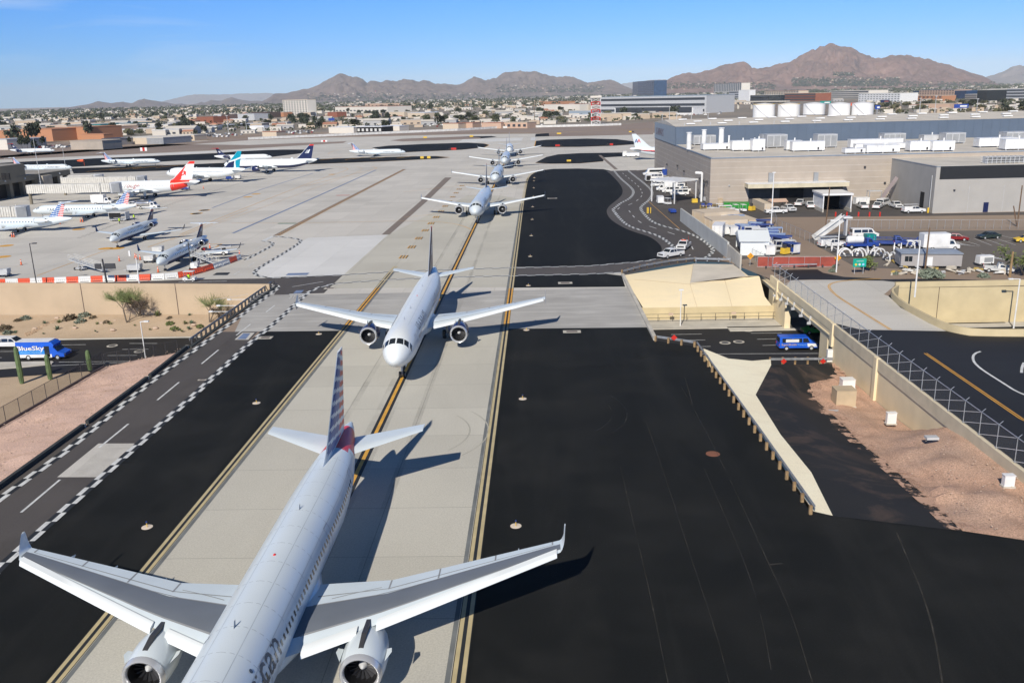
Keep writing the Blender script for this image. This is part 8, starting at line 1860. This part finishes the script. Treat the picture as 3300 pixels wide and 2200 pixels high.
for q in (-2.5,2.5): w__=MB().wheel((0,0,0),.5,.3).build('wheel',['black','lgray'],t);w__.location=(q,-1.4,.5);w__.rotation_euler=(0,0,R(90))
# ---------------------------------------------------------------- city plain: trees, houses, cars
random.seed(99)
HOR=lambda u: 351.5-.02788*u
def gp(u,v):
    d=FW+RT*((u-1650)/FOC)-UP*((v-1100)/FOC);return CAM+d*(-CAMH/d.z)
ZM['Pn']=(0,0,1)
M['treeA']=P('city_tree_green',(.075,.085,.045),.85,var=.35,scale=.15);M['treeB']=P('city_tree_dark',(.05,.062,.038),.85,var=.35,scale=.15);M['treeC']=P('desert_tree_olive',(.12,.115,.06),.85,var=.3,scale=.15)
M['dryfield']=GR('dry_grass_field',(.55,.42,.27),(.48,.37,.25),s1=.01,s2=.05,bump=0);M['cityfloor']=GR('city_floor',(.3,.25,.2),(.22,.2,.17),(.12,.12,.08),s1=.004,s2=.012,amt3=.9,bump=0,streak=(.4,1,1))
def Pp(pts): return [gp(*p)[:2] for p in pts]
sheet('dry_field',Pp([(150,402),(330,392),(620,378),(800,372),(640,384),(480,392),(330,402),(200,412)]),'dryfield',.004);sheet('dry_field',Pp([(1260,340),(1450,332),(1640,325),(1700,330),(1500,340),(1300,347)]),'dryfield',.004)
sheet('city_plain',[(-9000,1050),(-900,870),(200,900),(500,900),(9000,1050),(12000,9000),(-12000,11000)],'cityfloor',.002)
foot=[(o.location.x,o.location.y) for o in scene.objects if o.type == 'EMPTY' and o.location.y > 500]
def blob(mb,c_,r_,h,n=18,m=0,tr=None):
    for i in range(n):
        t_=random.uniform(0,2*PI);u=random.uniform(-.5,1);q=math.sqrt(max(0,1-u*u))*random.uniform(.6,1);p=Vector((c_[0]+r_*q*math.cos(t_),c_[1]+r_*q*math.sin(t_),c_[2]+h*.6+h*.4*u));s=r_*random.uniform(.35,.6)
        a=Vector((random.gauss(0,1),random.gauss(0,1),random.gauss(0,.7))).normalized()*s;b_=a.orthogonal().normalized()*s*.7;mb.poly([p-a,p+b_,p+a,p-b_],m)
def proto_tree(mat,h,r_,nm='city_tree',n=70,palm=False):
    t=empty(nm,(0,-900,-60),0,'x','tree');MB().tube((0,0,0),(0,0,h*.6),.3,.2,6).build('trunk','bark',t);m_=MB()
    if palm:
        for i in range(26): a=random.uniform(0,6.3);e=Vector((math.cos(a),math.sin(a),random.uniform(-.5,.6)))*r_;s=Vector((-math.sin(a),math.cos(a),0))*r_*.14;m_.poly([Vector((0,0,h))-s,Vector((0,0,h))+s,Vector((0,0,h))+e])
        t.children[0].scale=(1,1,1.6)
    else:
        for q in range(6): c_=(random.gauss(0,r_*.4),random.gauss(0,r_*.4),h*random.uniform(.05,.3));blob(m_,c_,r_*.62,h*.75,n // 3)
    m_.build('crown',mat,t);return t
def occ(p,rad):      # inside a big building?
    return any(abs(p.x-q[0]-15) < 40+rad and-6 < p.y-q[1] < 45 for q in foot)
def where(u,dv):
    a='near the orange brick hall' if u < 420 else 'around the red hall' if u < 800 else 'around the cream hotel' if u < 1050 else 'by the long white warehouse' if u < 1300 else 'by the beige warehouses' if u < 1650 else 'near the glazed station hall' if u < 2350 else 'behind the fuel tanks' if u < 2900 else 'at right beyond the hangar'
    return ('close to the airfield ' if dv > 78 else 'set farther back ' if dv < 56 else '')+a
kinds=[(proto_tree('treeA',9,4.6),'mid green rounded tree'),(proto_tree('treeB',11,5.5),'dark green broad tree'),(proto_tree('treeC',6.5,4.5),'olive gray desert tree'),(proto_tree('treeA',10,3.2,'palm_tree',palm=True),'tall thin palm')]
cnt=0
while cnt < 235:
    if random.random() < .28: u=random.uniform(2800,3420);dv=random.uniform(62,108);kk=2 if random.random() < .8 else 1
    else: u=random.uniform(-20,2200);dv=random.uniform(38,103 if u < 900 else 97);kk=random.choices((0,1,2,3),(5,5,3,2))[0]
    p=gp(u,HOR(u)+dv)
    if occ(p,0) or p.y < (790 if u < 2400 else 700): continue
    pr,lb=kinds[kk];c_=copy_tree(pr);s=random.uniform(.6,1.15);place(c_,(p.x,p.y,0),random.uniform(0,6),lb+' '+where(u,dv),'trees on the plain beyond the runway',s);cnt += 1
for k,x,y,H,lb in (('A',140,700,17,'tall dark conifer shaped tree left of the orange brick hall'),('A',275,690,18,'tall dark tree in front of the orange brick hall, left one'),('A',312,685,18,'tall dark tree in front of the orange brick hall, right one'),('A',748,655,18,'tall dark tree at the right orange block'),('A',190,740,11,'broad dark tree below the gray shed, left'),('A',235,735,10,'broad dark tree below the gray shed, right'),('A',370,720,9,'green tree left of the parked cars by the brick hall'),('A',300,745,8,'small dark tree at the runway edge, far left'),('A',1735,615,9,'palm shaped tree beside the long canopy'),('A',1645,640,8,'green tree at the end of the long pale shed'),('A',1095,695,6,'pale green tree by the cream gabled shed'),('B',490,520,14,'dark tree mass behind the blue billboard'),('B',380,505,12,'dark tree left of the hotel car park'),('B',560,550,13,'large dark tree left of the white shed row'),('B',620,545,12,'dark tree touching the white shed row'),('B',1180,520,14,'large dark tree left of the beige warehouse lot'),('B',1535,420,20,'big round dark tree right of the cream warehouse'),('B',1360,420,18,'big dark tree behind the cream warehouse'),('A',860,515,18,'big dark tree behind the orange brick hall'),('D',1360,745,7,'round green bush tree by the freeway ramp'),('A',2280,520,14,'dark tree near the long canopy end')):
    c_=copy_tree(kinds[1][0]);b_=g(k,x,y);place(c_,(b_.x,b_.y,0),random.uniform(0,6),lb,'dark trees near the runway',1);c_.scale=(H/22,H/22,H/11)
for pr,_ in kinds:
    for ch in list(pr.children): bpy.data.objects.remove(ch)
    bpy.data.objects.remove(pr)
# houses individually, then the rest as one mass
M['hw']=P('house_white',(.6,.56,.5),.7,var=.04,scale=.02);M['ht']=P('house_tan',(.5,.4,.3),.8,var=.06,scale=.02);M['hg']=P('house_gray',(.4,.4,.4),.7,var=.05,scale=.02)
def house(w_,d_,h,wall,roof,gable):
    t=empty('low_house',(0,-900,-60),0,'x','house');MB().box((0,0,0),(w_,d_,h)).build('wall',wall,t);m_=MB()
    if gable: m_.v=[Vector(v) for v in ((-w_/2-.5,-d_/2-.5,h),(w_/2+.5,-d_/2-.5,h),(w_/2+.5,d_/2+.5,h),(-w_/2-.5,d_/2+.5,h),(-w_/2,0,h+gable),(w_/2,0,h+gable))];m_.f=[[0,1,5,4],[3,4,5,2],[0,4,3],[1,2,5]];m_.m=[0]*4
    else: m_.box((0,0,h),(w_+.6,d_+.6,.5))
    m_.build('roof',roof,t)
    for i in range(3): MB().box((-w_*.3+i*w_*.3,-d_/2-.05,.8),(w_*.12,.15,1.6)).build('window' if i != 1 else 'door','dark_window',t)
    return t
hk=[(house(22,12,4.5,'hw','white',0),'low white flat roofed building'),(house(16,11,3.6,'ht','tile',2),'small tan house with reddish pitched roof'),(house(30,14,6,'ht','hw',0),'wide tan warehouse with white roof'),(house(26,12,5,'hg','hw',2),'gray shed with white pitched roof'),(house(18,10,4,'hw','hg',0),'small white building with gray roof')]
cnt=0
while cnt < 190:
    if random.random() < .12: u=random.uniform(2350,3300);dv=random.uniform(20,60)
    else: u=random.uniform(-20,2150);dv=random.uniform(30,101 if u < 900 else 92)
    p=gp(u,HOR(u)+dv)
    if occ(p,6) or p.y < 810: continue
    pr,lb=random.choice(hk);c_=copy_tree(pr);place(c_,(p.x,p.y,0),random.choice((0,PI/2,.15,-.1)),lb+' '+where(u,dv),'low buildings beyond the runway',random.uniform(.7,1.25));cnt += 1
for pr,_ in hk:
    for ch in list(pr.children): bpy.data.objects.remove(ch)
    bpy.data.objects.remove(pr)
# parked cars in far lots
def tinycar(mat):
    t=empty('parked_car',(0,-900,-60),0,'x','car');MB().extr([(-2.25,.3),(-2.25,.75),(-1.1,.95),(-.4,1.45),(1.0,1.48),(1.7,1.0),(2.25,.95),(2.25,.35)],'x',-.9,.9).build('body',mat,t);MB().box((0,.25,1.0),(1.84,1.9,.35)).build('window','glass',t);return t
ck=[(tinycar('truckw'),'white parked car in a far car lot'),(tinycar('silver'),'silver parked car in a far car lot'),(tinycar('car_red'),'dark red parked car in a far car lot'),(tinycar('dark'),'dark parked car in a far car lot'),(tinycar('lgray'),'light gray parked car in a far car lot')]
lots=[((1050,375),(1400,397)),((1960,370),(2120,380)),((1700,372),(2000,383)),((120,474),(230,479)),((520,440),(620,446)),((660,436),(780,444)),((880,428),(1010,434)),((1280,408),(1640,413)),((1640,408),(1750,413)),((950,372),(1060,385)),((2180,368),(2330,374)),((230,470),(330,475))]
for i in range(290):
    (u0,v0),(u1,v1)=lots[i%len(lots)];u=random.uniform(u0,u1);v=v0+(v1-v0)*random.choice((0,.33,.66,1))+(u0-u)*.0279+random.uniform(-.4,.4);p=gp(u,v)
    pr,lb=random.choices(ck,(5,3,1,2,3))[0];c_=copy_tree(pr);place(c_,(p.x,p.y,0),random.choice((0,PI,.1)),lb.replace('in a far car lot',where(u,v-HOR(u))),'cars parked in far lots')
for pr,_ in ck:
    for ch in list(pr.children): bpy.data.objects.remove(ch)
    bpy.data.objects.remove(pr)
# far mass of trees and roofs
mt_,mh=MB(),MB()
for i in range(4200):
    u=random.uniform(-60,3360);dv=9+(random.random() ** 1.0)*34;p=gp(u,HOR(u)+dv)
    if random.random() < .77: s=random.uniform(.7,1.3)*max(1,p.y/3000);blob(mt_,(p.x,p.y,0),6*s,8.5*min(s,1.4),7,random.choice((0,1)))
    else: s=max(1,p.y/3500);mh.box((p.x,p.y,0),(random.uniform(9,26)*s,10,random.uniform(3,7)),random.choice((0,0,1)),random.uniform(-.2,.2),top=random.choice((0,0,2)))
for i in range(1500):
    u=random.uniform(-20,2200) if random.random() < .75 else random.uniform(2780,3330);dv=random.uniform(38,98);p=gp(u,HOR(u)+dv)
    if occ(p,0) or p.y < 820: continue
    if random.random() < .72: blob(mt_,(p.x,p.y,0),3,3.5,8,random.choice((0,1)))
    else: mh.box((p.x,p.y,0),(random.uniform(5,16),random.uniform(4,9),random.uniform(2.2,4.5)),random.choice((0,0,1)),random.uniform(-.2,.2),top=random.choice((0,0,2)))
o=mt_.build('distant_trees',['treeA','treeB']);tag(o,'dark band of far trees below the mountains','trees',kind='stuff')
o=mh.build('distant_houses',['hw','ht','tile']);tag(o,'far scattered house roofs between the tree band','houses',kind='stuff')
# hillside houses and scrub on the mountain feet
from mathutils.bvhtree import BVHTree
mh=MB();ms=MB()
dg=bpy.context.evaluated_depsgraph_get();trees=[BVHTree.FromObject(o,dg) for o in scene.objects if o.name.startswith('mountain')]
def hit(k,x,y):
    d=ray(k,x,y).normalized();best=None
    for t_ in trees:
        h_=t_.ray_cast(CAM,d)
        if h_[0] is not None and (best is None or h_[3] < best[1]): best=(h_[0],h_[3])
    return best[0] if best else None
for k,x0,x1,y0,y1,n in (('D',400,1300,390,470,110),('D',740,920,350,380,10),('D',1300,2100,430,470,30),('B',500,2300,265,330,60),('C',0,900,195,260,36),('C',1400,2350,170,230,40)):
    for i in range(n):
        p=hit(k,random.uniform(x0,x1),random.uniform(y0,y1))
        if p: s=p.y/9000;mh.box((p.x,p.y-4,p.z-4),(random.uniform(8,24)*s,10*s,3+4*s),random.choice((0,1,1)))
    for i in range(n*8):
        yy=y0+(y1-y0)*random.random() ** .6;p=hit(k,random.uniform(x0,x1),yy)
        if p: s=p.y/6000;blob(ms,(p.x,p.y-4,p.z-2),9*s,9*s,5)
o=mh.build('hillside_houses',['hw','ht']);tag(o,'pale houses scattered on the mountain foot','houses',kind='stuff');o=ms.build('hillside_trees',['treeB']);tag(o,'dark scrub and trees on the mountain foot','trees',kind='stuff')
# freeway lamps, antenna masts
for i,(k,x,yb,yt,lb) in enumerate((('D',1598,712,552,'tall white freeway mast left of the blue billboard'),('D',1950,700,575,'tall white freeway mast right of the blue billboard'),('D',1240,665,585,'freeway mast above the ramp'),('D',1470,700,570,'thin freeway mast between two taller ones'),('C',1395,515,445,'thin pole at the left end of the hangar roof'),('C',1455,510,380,'pole in front of the station, left'),('C',1515,510,430,'pole in front of the station, middle'),('C',1640,510,430,'pole in front of the station, right'),('C',1780,510,430,'pole right of the station'),('C',320,520,370,'dark pole among the far car lots'),('A',1925,600,455,'white stadium mast near the red hall, left'),('A',2080,600,480,'white stadium mast near the red hall, right'))):
    b_=g(k,x,yb);o=MB().tube((0,0,0),(0,0,ht(k,x,yb,yt)),.35,.22,6).box((0,0,ht(k,x,yb,yt)),(2.2,.8,.6)).build('light_mast','lgray' if 'dark' not in lb else 'wood');o.location=b_;tag(o,lb,'mast','tall masts beyond the airfield')
for k,x,yb,yt,lb in (('B',842,320,175,'thin red and white radio mast before the left mountains'),('B',1077,322,238,'shorter radio mast right of the tall thin one')):
    b_=g(k,x,yb+6);H=ht(k,x,yb+6,yt);t=empty('radio_mast',b_,0,lb,'mast','radio masts')
    for i in range(6): MB().tube((0,0,H*i/6),(0,0,H*(i+1)/6),2.2,2.0,4).build('mast_section','red' if i%2 else 'whitew',t)
# perimeter wall along the runway edge
t=empty('perimeter_wall',g('B',0,655),0,'long low white perimeter wall beyond the runway','wall');prev=None
for k,x,y in (('B',0,655),('B',1000,612),('B',1760,580),('B',1760,580),('C',0,560),('C',850,540),('C',1050,533)):
    p=g(k,x,y)-t.location
    if prev is not None and (p-prev).length > 2: MB().bar(prev+Vector((0,0,1)),p+Vector((0,0,1)),.6,2).build('wall_length','whitew',t)
    prev=p
sheet('freeway',[g('D',1100,690),g('D',1200,668),g('D',1500,700),g('D',2400,720),g('D',2400,738),g('D',1500,722),g('D',1200,712)],'conc',.006)
# ---------------------------------------------------------------- haze
hm=bpy.data.materials.new('haze_air');hm.use_nodes=True;t=hm.node_tree;t.nodes.clear()
o_=t.nodes.new('ShaderNodeOutputMaterial');pv=t.nodes.new('ShaderNodeVolumePrincipled')
pv.inputs['Color'].default_value=(.82,.91,1,1);pv.inputs['Density'].default_value=.000026;pv.inputs['Anisotropy'].default_value=-.35
t.links.new(pv.outputs[0],o_.inputs['Volume'])
hz=MB().box((0,20600,-8),(53000,43400,908)).build('haze',hm,kind='stuff')
hz['label']='thin blue haze over the valley'
hz.data.name='haze'
